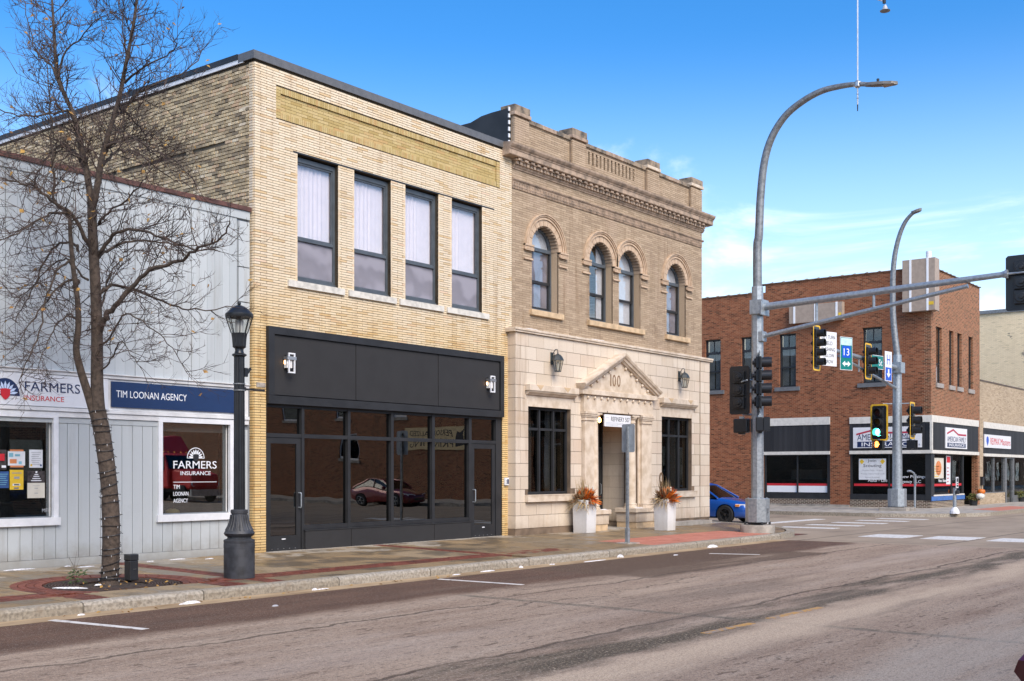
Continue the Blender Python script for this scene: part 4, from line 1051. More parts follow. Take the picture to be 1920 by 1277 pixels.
for sx in (-1, 1):
    u = Vector((TX*sx, TZ-APX[1])); L = u.length; u /= L; nrm = Vector((u.y*sx, -u.x*sx)) 
    if nrm.y > 0: nrm = -nrm
    prof = [(LF-.33,0),(LF-.33,.05),(LF-.30,.10),(LF-.26,.125),(LF-.24,.17),(LF-.20,.175),(LF-.18,.21),(LF+.03,.21),(LF+.03,0)]
    vs = []; n = len(prof)
    for s_ in (0, L):
        for (y, dn) in prof:
            k = 0 if s_ == 0 else 1
            if k == 0: x = XC; z = APX[1] - dn/abs(u.x)        # mitred at the ridge
            else: x = XC + u.x*L + nrm.x*dn; z = APX[1] + u.y*L + nrm.y*dn
            vs.append((x, y, z))
    MB().add(vs, [tuple(range(n))[::-1], tuple(range(n,2*n))] + [(i,(i+1) % n,n+(i+1) % n,n+i) for i in range(n)]).build('raking_cornice', m_stone, bk)
    for i in range(5):
        s_ = .42+ i*.335; p = Vector((XC, APX[1])) + u*s_ + nrm*.27
        b = MB(); ball(b, p.x, LF-.135, p.y, .045); b.build('pellet', m_stone, bk, smooth=80)
X0, Z0 = onY(1145, 728, LF-.112); X1, _ = onY(1168, 728, LF-.112)
for s_, a, wd in (('1',0,.05),('0',.12,.17),('0',.36,.17)): text(s_, 'house_number', M('brown_carved_numeral', (.22,.13,.07), .8), bk, X0-.02+a, 4.03, wd, .33, Y=LF-.1105, depth=.006)
# vestibule
YV = 19.0
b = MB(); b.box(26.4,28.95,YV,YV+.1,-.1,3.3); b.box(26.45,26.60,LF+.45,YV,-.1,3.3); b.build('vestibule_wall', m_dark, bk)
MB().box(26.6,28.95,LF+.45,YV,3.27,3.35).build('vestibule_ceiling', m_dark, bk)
MB().box(26.6,28.95,LF-.02,YV,-.10,.012).build('vestibule_floor', m_concrete, bk)
for k in range(9):
    z0 = .17+CH*k
    ys = [LF+.452, LF+.452+(.5 if k % 2 else .78), YV]
    for a, c in zip(ys[:-1], ys[1:]): MB().box(28.951,28.985,a+.003,c-.003,z0,z0+CH-.007).build('block', m_lime, bk)
MB().box(28.985,29.05,LF+.3,YV,-.1,3.27).build('vestibule_side', m_mortar2, bk)
d = MB().box(27.6,27.66,YV-.06,YV,0,3.2).box(28.84,28.90,YV-.06,YV,0,3.2).box(27.66,28.84,YV-.06,YV,2.28,2.36).build('entrance_door', m_black, bk)
b = MB(); b.box(27.67,27.80,YV-.05,YV-.01,.02,2.27); b.box(28.70,28.83,YV-.05,YV-.01,.02,2.27); b.box(27.80,28.70,YV-.05,YV-.01,.02,.30); b.box(27.80,28.70,YV-.05,YV-.01,2.12,2.27); b.build('door_leaf', m_black, d)
MB().box(27.80,28.70,YV-.035,YV-.03,.30,2.12).build('pane', m_glassdark, d); MB().tube([(28.75,YV-.06,.95),(28.75,YV-.10,.97),(28.75,YV-.10,1.25),(28.75,YV-.06,1.27)], .012, 6).build('handle', m_galv, d)
X0, Z0 = onY(1124, 788, 18.6)
pl = thing('pendant_lamp', 'small warm bulb glowing inside the dark doorway', 'lamp', (X0, 18.6, Z0))
MB().lathe([(.01,-.07),(.045,-.04),(.055,0),(.04,.05),(.015,.09)], 10).build('bulb', Memit('warm_bulb', (1,.45,.12), 7), pl); MB().tube([(0,0,.09),(0,0,3.27-Z0)], .006, 5).build('cord', m_black, pl)
b = MB(); b.box(23.4,33.1,LF+.46,YV,-.1,.0)
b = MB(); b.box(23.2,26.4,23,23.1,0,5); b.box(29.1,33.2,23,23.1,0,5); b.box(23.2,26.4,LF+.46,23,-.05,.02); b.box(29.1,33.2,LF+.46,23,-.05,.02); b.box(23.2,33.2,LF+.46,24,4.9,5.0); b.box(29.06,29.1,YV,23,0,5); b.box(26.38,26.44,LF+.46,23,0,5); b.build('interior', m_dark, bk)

# upper storey: tan brick, arches, frieze, cornice, parapet
UF = 18.02; UL, UR = 23.28, 33.34
ARC = [(24.73,.60),(27.42,.60),(28.95,.60),(31.68,.60)]; SPZ, WB = 7.53, 5.86
def in_arch(x, z, cx, r): return abs(x-cx) < r and (WB < z < SPZ or (z >= SPZ and (x-cx)**2+(z-SPZ)**2 < r*r))
def halfw(z, r):
    if z < WB-.02: return 0
    if z <= SPZ: return r
    d = r*r-(z-SPZ)**2
    return math.sqrt(d) if d > 0 else 0
b = MB()
us = sorted(set([UL+.012, UR-.012] + [cx+s_*r*q for cx, r in ARC for s_ in (-1,1) for q in (0,.2,.4,.55,.7,.8,.88,.94,.98,1)]))
for a, c in zip(us[:-1], us[1:]):
    m_ = (a+c)/2; h = None
    for cx, r in ARC:
        if abs(m_-cx) < r: h = SPZ+math.sqrt(max(0,r*r-max(abs(a-cx),abs(c-cx))**2))
    if h is None: b.box(a,c,UF+.012,UF+.4,5.2,9.92)
    else:
        b.box(a,c,UF+.012,UF+.4,5.2,WB); b.box(a,c,UF+.012,UF+.4,h,9.92)
MB().box(UR-.41,UR-.012,UF+.401,48,-.3,9.9).build('flank_wall', m_tanbrick, bk); b.box(UL,UL+.3,UF+.4,30,5.2,9.9)
b.build('upper_wall', m_mortar2, bk)
TB = []
PT, TL = .0585, .302
r_ = 0; z = 5.28
while z < 9.36:
    zm = z+PT/2
    if not (8.87 < zm < 9.12):
        hh = []
        for cx, r in ARC:
            q = halfw(zm, r) if zm < SPZ else halfw(zm, .885)
            if zm >= SPZ-.01 and zm < SPZ: q = r
            if q: hh.append((cx-q, cx+q))
            elif zm >= SPZ and zm < SPZ+.885: hh.append((cx-math.sqrt(.885**2-(zm-SPZ)**2), cx+math.sqrt(.885**2-(zm-SPZ)**2)))
        x = UL-(r_ % 2)*TL/2
        while x < UR:
            for a, c in cuts(max(x,UL), min(x+TL-.007,UR), hh): TB.append(((a+c)/2, UF+.02+random.uniform(-.002,.002), zm, c-a, .04, PT-.008, 0, 0))
            x += TL
    z += PT; r_ += 1
PX = [(23.36,23.98),(25.95,26.62),(29.9,30.58),(32.60,33.30)]
slots = [(26.86+.196*i, 26.86+.196*i+.085, 10.25, 10.60) for i in range(13)]
z = 9.95
while z < 10.66:
    zm = z+PT/2
    x = UL-(r_ % 2)*TL/2
    hh = [(p[0]-.01,p[1]+.01) for p in PX] + [(s_[0],s_[1]) for s_ in slots if s_[2] < zm < s_[3]]
    while x < UR:
        for a, c in cuts(max(x,23.4), min(x+TL-.007,33.28), hh): TB.append(((a+c)/2, UF+.09, zm, c-a, .04, PT-.008, 0, 0))
        x += TL
    for p in PX:
        for a, c in (((p[0],p[0]+.31),(p[0]+.317,p[1])) if r_ % 2 else ((p[0],p[0]+.15),(p[0]+.157,p[0]+.46),(p[0]+.467,p[1]))): TB.append(((a+c)/2, UF-.0, zm, c-a, .05, PT-.008, 0, 0))
    z += PT; r_ += 1
pieces(TB, 'brick', [m_tbrick], bk, 300, 'bricks')
b = MB(); wall_panels(b, 23.4, 33.28, 9.92, 10.68, [(s_[0],s_[1],s_[2],s_[3]) for s_ in slots], UF+.10, UF+.36)
for p in PX: b.box(p[0]+.01,p[1]-.01,UF+.012,UF+.099,9.92,10.84)
b.build('parapet', m_mortar2, bk)
MB().box(26.8,29.5,UF+.37,UF+.40,10.1,10.65).build('slot_backing', m_dark, bk)
for p, q in zip(PX[:-1], PX[1:]):
    n = 3
    for i in range(n):
        a = p[1]+.02+(q[0]-p[1]-.04)*i/n; c = p[1]+.02+(q[0]-p[1]-.04)*(i+1)/n
        MB().box(a+.004,c-.004,UF+.02,UF+.42,10.685,10.80+random.uniform(-.012,.008)).build('coping_stone', m_weather if i != 1 else m_cornice, bk, bevel=.012)
for p in PX:
    MB().box(p[0]-.045,p[1]+.045,UF-.07,UF+.44,10.75,10.845).build('pier_band', m_stone if p[0] > 29 else m_cornice, bk, bevel=.01)
    MB().box(p[0]-.02,p[1]+.02,UF-.05,UF+.42,10.846,11.03).build('pier_cap', m_weather, bk, bevel=.015)
# cornice
prof = [(UF+.0,9.60),(UF-.22,9.625),(UF-.235,9.64),(UF-.235,9.755),(UF-.255,9.77),(UF-.255,9.79),(UF-.29,9.82),(UF-.325,9.87),(UF-.33,9.915),(UF+.0,9.96)]
xs2 = [22.88]+[22.88+1.35*i for i in range(1,8)]+[33.66]
for i,(a,c) in enumerate(zip(xs2[:-1],xs2[1:])): MB().prism(prof, a+(.002 if i else 0), c-.002, 'x').build('cornice_block', m_cornice, bk)
q_ = []; x = UL+.03
while x < UR+.02: q_.append((x+.05,UF-.06,9.5125,.10,.14,.085,0,0)); x += .148
pieces(q_, 'dentil', [m_cornice], bk)
MB().box(UL-.02,UR+.10,UF-.15,UF+.01,9.556,9.60).build('dentil_shelf', m_cornice, bk)
q_ = []; x = UL+.03
while x < UR-.05: q_.append((x+.07,UF-.175,9.5825,.14,.049,.051,0,0)); x += .27
pieces(q_, 'modillion', [m_cornice], bk)
b = MB(); b.prism([(UF+.01,9.36),(UF-.03,9.37),(UF-.035,9.40),(UF-.06,9.42),(UF-.075,9.465),(UF+.01,9.468)], UL, UR+.05, 'x'); b.build('architrave', m_cornice, bk)
b = MB(); b.prism([(UF+.01,9.065),(UF-.03,9.07),(UF-.055,9.10),(UF-.055,9.118),(UF+.01,9.12)], UL, UR+.05, 'x'); b.box(UL,UR,UF-.006,UF+.01,8.87,9.064)
x = UL
while x < UR-.06:
    b.prism([(x,8.935),(x+.022,8.935),(x+.067,9.06),(x+.045,9.06)], UF-.028, UF-.0065); b.prism([(x+.045,8.935),(x+.067,8.935),(x+.022,9.06),(x,9.06)], UF-.022, UF-.0066)
    b.box(x+.008,x+.04,UF-.03,UF-.0065,8.872,8.925); x += .070
b.build('frieze', m_cornice, bk)
m_tvou = Mpiece('tan_voussoir', [(0,(.48,.345,.235)),(.5,(.53,.39,.27)),(1,(.56,.42,.295))], .75, grain=40, gamt=.15)
m_screen2 = m_screen
# arches, imposts, windows
for j, (cx, r) in enumerate(ARC):
    n = 28; lim = None
    lo, hi = -9, 9
    if j == 1: hi = .765
    if j == 2: lo = -.765
    A = [math.pi*i/n for i in range(n+1)]
    cl = lambda rr: [(cx+min(hi,max(lo,rr*math.cos(a))), SPZ+rr*math.sin(a)) for a in A]
    nv = 11
    for k in range(nv):
        aa = [math.pi*(k+q/4)/nv+ (.012 if q == 0 else (-.012 if q == 4 else 0)) for q in range(5)]
        o_ = [(cx+min(hi,max(lo,.76*math.cos(a))), SPZ+.76*math.sin(a)) for a in aa]; i_ = [(cx+r*math.cos(a), SPZ+r*math.sin(a)) for a in aa]
        MB().ringprism(o_, i_, UF-.004, UF+.25).build('voussoir', m_tvou, bk)
    b = MB(); b.ringprism(cl(.80), cl(.762), UF-.035, UF+.05); b.ringprism(cl(.835), cl(.80), UF-.018, UF+.05); b.ringprism(cl(.875), cl(.835), UF-.05, UF+.05); b.ringprism(cl(.90), cl(.875), UF-.075, UF+.05)
    b.build('arch_moulding', m_tstone, bk)
    for sx in (-1, 1):
        if j == 1 and sx > 0 or j == 2 and sx < 0: e = .765
        else: e = .97
        x0, x1 = sorted((cx+sx*r, cx+sx*e))
        b = MB(); b.box(x0,x1,UF-.06,UF+.2,7.39,7.525); b.box(x0,x1,UF-.085,UF+.2,7.48,7.524)
        k = x0+.02
        while k < x1-.03: b.box(k,k+.035,UF-.08,UF-.0605,7.39,7.455); k += .062
        b.box(x0,x1,UF-.075,UF-.0605,7.365,7.389)
        b.build('impost', m_tstone, bk)
        MB().box(x0,x1,UF-.045,UF+.05,7.13,7.175).build('string_course', m_tstone, bk)
    # brick reveal, frame and panes
    y = UF+.24
    MB().box(cx+r-.001,cx+r+.02,UF+.04,y+.1,WB,SPZ).build('reveal', m_tbrick, bk); MB().box(cx-r-.02,cx-r+.001,UF+.04,y+.1,WB,SPZ).build('reveal', m_tbrick, bk)
    arcp = lambda rr: [(cx+rr*math.cos(a), SPZ+.0+rr*math.sin(a)) for a in A]
    b = MB(); b.ringprism(arcp(r), arcp(r-.055), y, y+.09); b.box(cx-r,cx-r+.055,y,y+.09,WB,SPZ); b.box(cx+r-.055,cx+r,y,y+.09,WB,SPZ); b.box(cx-r+.055,cx+r-.055,y-.03,y+.09,SPZ-.05,SPZ+.04); b.box(cx-r+.055,cx+r-.055,y-.02,y+.09,WB,WB+.09)
    fr = b.build('window', m_winframe, bk)
    zr_ = 6.66; s0, s1 = cx-r+.055, cx+r-.055
    b = MB(); b.box(s0,s0+.045,y+.01,y+.05,zr_,SPZ-.05); b.box(s1-.045,s1,y+.01,y+.05,zr_,SPZ-.05); b.box(s0+.045,s1-.045,y+.01,y+.05,zr_-.03,zr_+.04); b.box(s0,s0+.045,y+.05,y+.085,WB+.09,zr_); b.box(s1-.045,s1,y+.05,y+.085,WB+.09,zr_); b.box(s0+.045,s1-.045,y+.05,y+.085,WB+.09,WB+.15); b.build('sash', m_char, fr)
    fan = [p for p in arcp(r-.056) if p[1] > SPZ+.041]; fan = [(s1-.004,SPZ+.041)] + fan + [(s0+.004,SPZ+.041)]
    MB().prism(fan, y+.04, y+.045).build('pane', m_glass, fr)
    MB().box(s0+.045,s1-.045,y+.028,y+.033,zr_+.04,SPZ-.05).build('pane', m_glass, fr); MB().box(s0+.045,s1-.045,y+.064,y+.069,WB+.15,zr_-.03).build('pane', m_glass, fr)
    if j in (0, 3): MB().box(s0,s1,y+.0895,y+.092,WB+.09,SPZ-.05).build('insect_screen', m_screen2, fr)
    if j != 1: MB().box(s0-.03,s1+.03,y+.098,y+.104,WB-.1,SPZ+.7).build('blind', m_blind, fr)
    else:
        b = MB(); b.box(s0-.03,s0+.42,y+.098,y+.104,WB-.1,SPZ+.7); b.box(s1-.32,s1+.03,y+.098,y+.104,WB-.1,SPZ+.7); b.build('blind', m_blind, fr)
        MB().box(s0-.2,s1+.2,y+.9,y+1.0,WB-.3,SPZ+.9).build('interior', m_dark, fr)
for x0, x1 in ((24.03,25.48),(26.70,29.68),(30.98,32.44)):
    n = 1 if x1-x0 < 2 else 2
    for i in range(n): MB().box(x0+(x1-x0)*i/n+.003,x0+(x1-x0)*(i+1)/n-.003,UF-.09,UF+.25,5.71,5.855).build('stone_sill', m_sill, bk, bevel=.008)
MB().box(23.4,33.2,UF+.45,32,9.4,9.6).build('roof', m_membrane, bk)
# black membrane up the side of the parapet
X = 23.34
pts = [onX(p[0], p[1], X) for p in ((946,206),(925,212),(905,219),(885,231),(866,236))]
poly = [(UF+.10, 9.75)] + [(UF+.10, pts[0][1])] + pts[1:] + [(pts[-1][0], 9.75)]
MB().prism(poly, X-.06, X+.25, 'x').build('parapet_membrane', m_membrane, bk)
b = MB()
for k in range(6): b.box(X-.075, X-.02, UF+.085, UF+.115, 10.0+.17*k, 10.10+.17*k)
b.build('fixing_strip', m_white, bk)
# carriage lamps
def carriage(px, py, label):
    X0, Z0 = onY(px, py, LF-.15)
    t_ = thing('wall_lantern', label, 'wall lamp', (X0, LF, Z0), group='carriage lanterns on the cream block front')
    mm = M('verdigris_black_metal', (.035,.042,.042), .5)
    MB().box(-.06,.06,-.025,0,-.10,.22).build('back_plate', mm, t_)
    b = MB(); b.tube([(0,-.03,.10),(0,-.07,.22),(0,-.12,.29),(0,-.18,.29),(0,-.20,.24),(0,-.20,.20)], .012, 6); b.tube([(0,-.03,.18),(0,-.09,.20),(0,-.10,.15),(0,-.06,.12)], .009, 5); b.build('scroll_arm', mm, t_)
    c = (0,-.20,0)
    MB().lathe([(.165,.0),(.15,.03),(.12,.09),(.08,.14),(.03,.17),(.012,.19),(.02,.205),(.012,.22)], 6, c).build('hood', mm, t_)
    b = MB()
    for k in range(6):
        a = math.pi*k/3
        b.tube([(c[0]+.145*math.cos(a),c[1]+.145*math.sin(a),0),(c[0]+.08*math.cos(a),c[1]+.08*math.sin(a),-.28)], .009, 4)
    b.lathe([(.09,-.30),(.09,-.275),(.04,-.274)], 6, c); b.build('cage', mm, t_)
    MB().lathe([(.135,-.002),(.075,-.272)], 6, c).build('glass', m_lampglass, t_)
    MB().lathe([(.03,-.24),(.03,-.06),(.045,-.02)], 10, c).build('candle', m_cream, t_)
carriage(1043, 676, 'black carriage lantern on the blocks left of the pediment'); carriage(1281, 709, 'black carriage lantern on the blocks right of the pediment')
# hanging shop sign
X0, Z1 = onY(1133, 779, LF-.18); X1, Z0 = onY(1181.5, 802, LF-.18)
hg = thing('hanging_sign', 'white rectangular sign hanging under the entrance lintel', 'sign', (X0, LF-.18, Z0))
W_, H_ = X1-X0, .335
MB().box(0,W_,-.015,.015,0,H_).build('board', m_signwhite, hg)
text('REFINERY 507', 'lettering', m_blackprint, hg, W_*.24, H_*.45, W_*.72, H_*.38, Y=-.0155, depth=.002)
b = MB(); b.box(.06,W_*.7,-.017,-.0155,H_*.30,H_*.32); b.box(.06,W_*.75,-.017,-.0155,H_*.20,H_*.22); b.box(.06,W_*.17,-.017,-.0155,H_*.72,H_*.74); b.box(.06,W_*.5,-.017,-.0155,H_*.10,H_*.12); b.build('fine_print', m_greyp, hg)
b = MB()
for x in (.15, W_-.10): b.tube([(x,0,H_-.03),(x,0,H_+.03),(x+.02,0,H_+.06),(x,0,H_+.09)], .009, 5)
b.build('hooks', m_black, hg)
# planters and their dried arrangements
def planter(cx, cy, rz, label, l2, seed):
    z = swz(cy); t_ = thing('planter', label, 'planter', (cx,cy,z), rz, group='tall white planters at the entrance')
    b = MB(); h = .88
    b.add([(-.215,-.215,0),(.215,-.215,0),(.215,.215,0),(-.215,.215,0),(-.235,-.235,h),(.235,-.235,h),(.235,.235,h),(-.235,.235,h),(-.205,-.205,h),(.205,-.205,h),(.205,.205,h),(-.205,.205,h),(-.205,-.205,h-.08),(.205,-.205,h-.08),(.205,.205,h-.08),(-.205,.205,h-.08)],
      [(0,3,2,1),(0,1,5,4),(1,2,6,5),(2,3,7,6),(3,0,4,7),(4,5,9,8),(5,6,10,9),(6,7,11,10),(7,4,8,11),(8,9,13,12),(9,10,14,13),(10,11,15,14),(11,8,12,15)])
    b.build('pot', m_planter, t_, bevel=.008); MB().box(-.20,.20,-.20,.20,h-.12,h-.081).build('soil', m_soil, t_)
    rnd = random.Random(seed)
    a_ = thing('dried_arrangement', l2, 'plant', (cx,cy,z+h-.08), rz, group='dried autumn arrangements in the white planters')
    mo = Mpiece('orange_autumn_leaf', [(0,(.55,.12,.012)),(.5,(.68,.20,.02)),(1,(.50,.07,.012))], .7, gamt=.1)
    ms = Mpiece('dry_straw', [(0,(.30,.20,.09)),(.5,(.42,.30,.15)),(1,(.52,.40,.23))], .9, gamt=.1); md = Mpiece('dry_brown_leaf', [(0,(.10,.045,.02)),(1,(.20,.10,.045))], .9, gamt=.1)
    def blades(b, n, a0, a1, el0, el1, l0, l1, wd, droop=.3):
        for _ in range(n):
            a = rnd.uniform(a0,a1); e = rnd.uniform(el0,el1); l = rnd.uniform(l0,l1)
            d = Vector((math.cos(a)*math.cos(e), math.sin(a)*math.cos(e), math.sin(e))); o_ = Vector((rnd.uniform(-.16,.16), rnd.uniform(-.16,.16), .02))
            sd = Vector((-math.sin(a), math.cos(a), rnd.uniform(-.6,.6))).normalized()*wd*rnd.uniform(.6,1.2)
            P = [o_+d*l*q+Vector((0,0,-droop*l*q*q)) for q in (0,.35,.7,1)]
            vs = []
            for p, f in zip(P, (.4,1,.8,.05)): vs += [p-sd*f, p+sd*f, p+Vector((0,0,.006))]
            fs = []
            for i in range(3): fs += [(3*i,3*i+1,3*i+4,3*i+3),(3*i+1,3*i+2,3*i+5,3*i+4),(3*i+2,3*i,3*i+3,3*i+5)]
            b.add(vs, fs)
    b = MB(); blades(b, 240, 0, 6.28, .1, 1.5, .25, .48, .014, .2); blades(b, 90, 2.0, 4.4, -.1, .6, .35, .6, .016, .45); blades(b, 40, 1.0, 4.2, 1.0, 1.5, .5, .75, .009, .1); b.build('straw', ms, a_)['kind'] = 'stuff'
    b = MB(); blades(b, 380, -2.2, 1.1, .1, 1.35, .26, .54, .052, .22); b.build('orange_leaves', mo, a_)['kind'] = 'stuff'
    b = MB(); blades(b, 170, 1.2, 5.4, .1, 1.3, .25, .56, .028, .25); b.build('brown_leaves', md, a_)['kind'] = 'stuff'
    for _ in range(9):
        b = MB(); a = rnd.uniform(-1.2,2.8); ball(b, .25*math.cos(a)*rnd.random()+.05, -.12+.25*math.sin(a)*rnd.random(), rnd.uniform(.18,.42), .028); b.build('cotton_ball', m_cream, a_, smooth=80)
    a_.scale = (.80,.80,1.08)
    return a_
planter(25.60, 17.36, .0, 'tall white tapered planter left of the entrance steps', 'dried straw and orange leaves in the planter left of the entrance', 3)
a2 = planter(28.36, 16.50, .0, 'tall white tapered planter right of the signpost', 'dried straw with a wreath loop in the planter right of the signpost', 5)
b = MB(); b.tube([(-.25+.10*math.cos(q*.5), .0, .62+.13*math.sin(q*.5)) for q in range(14)], .028, 6); b.tube([(-.1,0,.1),(-.22,0,.35),(-.3,0,.52)], .03, 6); b.build('wreath_loop', M('twisted_vine', (.16,.10,.05), .9, var=.6, scale=40), a2)
tag(MB().box(29.95,32.75,17.34,17.77,-.3,.10).build('concrete_step', m_concrete), 'low concrete ledge at the foot of the cream block wall', 'step')
# ================================================================== the red brick building across the side street
X0, Y0 = 54.87, 17.60; XE = 62.72
rb = thing('brick_building', 'two storey red brick corner building with black shop fronts and white bands', 'building')
tw = lambda u, d, z: (X0+d, u, z)          # u runs north along the flank, d into the building
WW = [(19.92,20.89,5.94,8.64),(24.33,25.24,5.94,8.64),(26.45,27.37,5.94,8.64),(28.55,29.47,5.94,8.64)]
SF1 = (22.53,26.07,-.4,4.34); SF2 = (17.62,21.52,-.4,4.30)
b = MB(tw); wall_panels(b, Y0+.30, 26.0, -.5, 11.25, [h for h in WW[:2]]+[SF2,(SF1[0],26.0,-.4,4.34)], 0, .3); wall_panels(b, 26.0, 42, -.5, 10.85, WW[2:]+[(26.0,SF1[1],-.4,4.34)], 0, .3); b.build('side_wall', m_redbrick, rb)
SW = [(55.63,56.52,5.86,8.55),(57.60,58.32,5.86,8.55),(58.91,59.64,5.86,8.55),(60.76,61.56,5.86,8.55)]
b = MB(); wall_panels(b, X0, XE, -.5, 11.25, SW+[(X0,62.36,-.4,4.28)], Y0, Y0+.3); b.build('front_wall', m_redbrick2, rb)
b = MB()
for k in range(54):     # alternating corner bricks
    z = 4.4+.1268*k
    b.box(X0-.012,X0+.1,Y0-.012,Y0+(.42 if k % 2 else .22),z,z+.058)
b.build('quoin_bricks', m_redbrick2, rb)['kind'] = 'stuff'
m_tile = M('clay_coping_tile', (.20,.14,.10), .8, var=.4)
y = Y0
i = 0
while y < 42:
    zt = 11.25 if y < 26 else 10.85; e = min(y+.62, 42)
    bb = MB(); bb.prism([(X0-.06,zt+.001),(X0+.36,zt+.001),(X0+.36,zt+.03),(X0+.15,zt+.08),(X0-.06,zt+.03)], y+.025, e); bb.prism([(X0-.08,zt+.001),(X0+.38,zt+.001),(X0+.38,zt+.05),(X0+.15,zt+.115),(X0-.08,zt+.05)], y-.02, y+.024); bb.build('coping_tile', m_tile, rb)
    y = e; i += 1
x = X0+.38
while x < XE:
    e = min(x+.62, XE)
    bb = MB(); bb.prism([(Y0-.06,11.251),(Y0+.36,11.251),(Y0+.36,11.28),(Y0+.15,11.33),(Y0-.06,11.28)], x+.025, e, 'x'); bb.prism([(Y0-.08,11.251),(Y0+.38,11.251),(Y0+.38,11.30),(Y0+.15,11.365),(Y0-.08,11.30)], x-.02, x+.024, 'x'); bb.build('coping_tile', m_tile, rb)
    x = e
def sash_window(mapf, h, sillm, deep=.14, parent=rb, blind=True):
    u0,u1,z0,z1 = h; zt = z1-.68; zm = z0+(zt-z0)*.50
    b = MB(mapf); f = .08
    b.box(u0,u0+f,deep,deep+.1,z0,z1); b.box(u1-f,u1,deep,deep+.1,z0,z1); b.box(u0+f,u1-f,deep,deep+.1,z1-f,z1); b.box(u0+f,u1-f,deep,deep+.1,z0,z0+f); b.box(u0+f,u1-f,deep-.02,deep+.1,zt-.09,zt+.03); b.box(u0+f,u1-f,deep,deep+.1,zm-.035,zm+.035)
    b.box((u0+u1)/2-.018,(u0+u1)/2+.018,deep+.02,deep+.09,zt+.03,z1-f)
    fr = b.build('window', m_black, parent)
    for q0,q1 in ((z0+f,zm-.035),(zm+.035,zt-.09),(zt+.03,z1-f)): MB(mapf).box(u0+f,u1-f,deep+.05,deep+.055,q0,q1).build('pane', m_glass2, fr)
    MB(mapf).box(u0-.22,u1+.22,-.09,deep+.1,z0-.20,z0-.002).build('sill', M('grey_sill', (.14,.145,.15), .7), fr)
    if blind:
        b = MB(mapf); um = (u0+u1)/2
        b.box(u0,um-.04,deep+.16,deep+.17,z0+.1,zt-.05); b.box(um+.04,u1,deep+.16,deep+.17,z0+.1,zt-.05); b.build('blind', M('grey_net_curtain', (.30,.31,.31), .9), fr)
    MB(mapf).box(u0-.05,u1+.05,deep+.5,deep+.55,z0-.1,z1+.1).build('interior', m_dark, fr)
for h in WW: sash_window(tw, h, None)
ts = lambda u, d, z: (u, Y0+d, z)
for h in SW:
    u0,u1,z0,z1 = h
    b = MB(ts); b.box(u0,u0+.06,.12,.2,z0,z1); b.box(u1-.06,u1,.12,.2,z0,z1); b.box(u0+.06,u1-.06,.12,.2,z1-.06,z1); b.box(u0+.06,u1-.06,.12,.2,z0,z0+.06); b.box(u0+.06,u1-.06,.12,.2,z0+.9,z0+.97)
    fr = b.build('window', m_char, rb); MB(ts).box(u0+.06,u1-.06,.15,.155,z0+.06,z0+.9).build('pane', m_glass, fr); MB(ts).box(u0+.06,u1-.06,.15,.155,z0+.97,z1-.06).build('pane', m_glassbright, fr)
    MB(ts).box(u0-.02,u1+.02,.22,.23,z0,z1).build('blind', m_blind, fr); MB(ts).box(u0-.06,u1+.10,-.07,.12,z0-.21,z0-.002).build('sill', M('pale_concrete_sill', (.34,.31,.28), .8), fr)
m_cwhite = M('cream_white_fascia_paint', (.66,.635,.57), .6, var=.08)
m_vboard = Mpiece('charcoal_boards', [(0,(.022,.023,.026)),(.5,(.03,.031,.034)),(1,(.04,.041,.045))], .6, gamt=.1)
def fascia(mapf, u0, u1, d=-.06, parent=rb, step=.14, z=(2.50,2.66,3.98,4.30)):
    MB(mapf).box(u0,u1,d,.25,z[2],z[3]).build('fascia_band', m_cwhite, parent)
    MB(mapf).box(u0,u1,d-.02,.25,z[0],z[1]).build('fascia_rail', m_cwhite, parent)
    n = int((u1-u0)/step); s_ = (u1-u0)/n
    for i in range(n): MB(mapf).box(u0+s_*i+.004,u0+s_*(i+1)-.004,d+.03,.2,z[1]+.001,z[2]-.001).build('fascia_board', m_vboard, parent)
    MB(mapf).box(u0,u1,d+.045,.21,z[1]+.001,z[2]-.001).build('fascia_back', m_black, parent)
fascia(tw, SF1[0], SF1[1], z=(2.50,2.66,3.98,4.36)); fascia(tw, 17.545, SF2[1]); fascia(ts, X0-.052, 62.36, d=-.07, z=(2.502,2.662,3.978,4.298))
MB().box(X0-.09,X0+.02,Y0-.09,Y0+.02,2.663,3.977).build('corner_post', m_cwhite, rb)
def shopfront(mapf, u0, u1, mulls, zb=.27, d=.03, parent=rb):
    MB(mapf).box(u0,u1,0,.25,-.5,zb).build('base_brick', m_basebrick, parent)
    b = MB(mapf); b.box(u0,u1,d-.02,.25,zb+.001,.56); b.box(u0,u0+.16,d,.2,.561,2.499); b.box(u1-.10,u1,d,.2,.561,2.499)
    for m_ in mulls: b.box(m_-.035,m_+.035,d+.01,.2,.561,2.46)
    b.box(u0+.16,u1-.10,d+.012,.2,2.461,2.499)
    fr = b.build('shop_window', m_black, parent)
    ed = [u0+.16]+[v for m_ in mulls for v in (m_-.035,m_+.035)]+[u1-.10]
    for i in range(0,len(ed),2): MB(mapf).box(ed[i],ed[i+1],.10,.106,.561,2.46).build('pane', m_glassgrey, fr)
    return fr
f1 = shopfront(tw, SF1[0], SF1[1], [24.27]); f2 = shopfront(tw, SF2[0], SF2[1], [19.60])
f3 = shopfront(ts, X0+.10, 60.05, [58.2])
MB(ts).box(X0-.03,X0+.42,-.03,.25,.275,2.499).build('corner_pier', m_black, rb)
MB(ts).box(X0-.02,60.0,-.05,.02,.26,.47).build('blue_panel', M('blue_base_panel', (.06,.16,.42), .5), f3); MB(ts).box(X0+.3,59.9,-.06,.03,.48,.545).build('white_ledge', m_cwhite, f3)
MB(tw).box(SF1[0]-1.0,42,-.10,0,-.5,.02).build('concrete_plinth', m_concrete, rb)
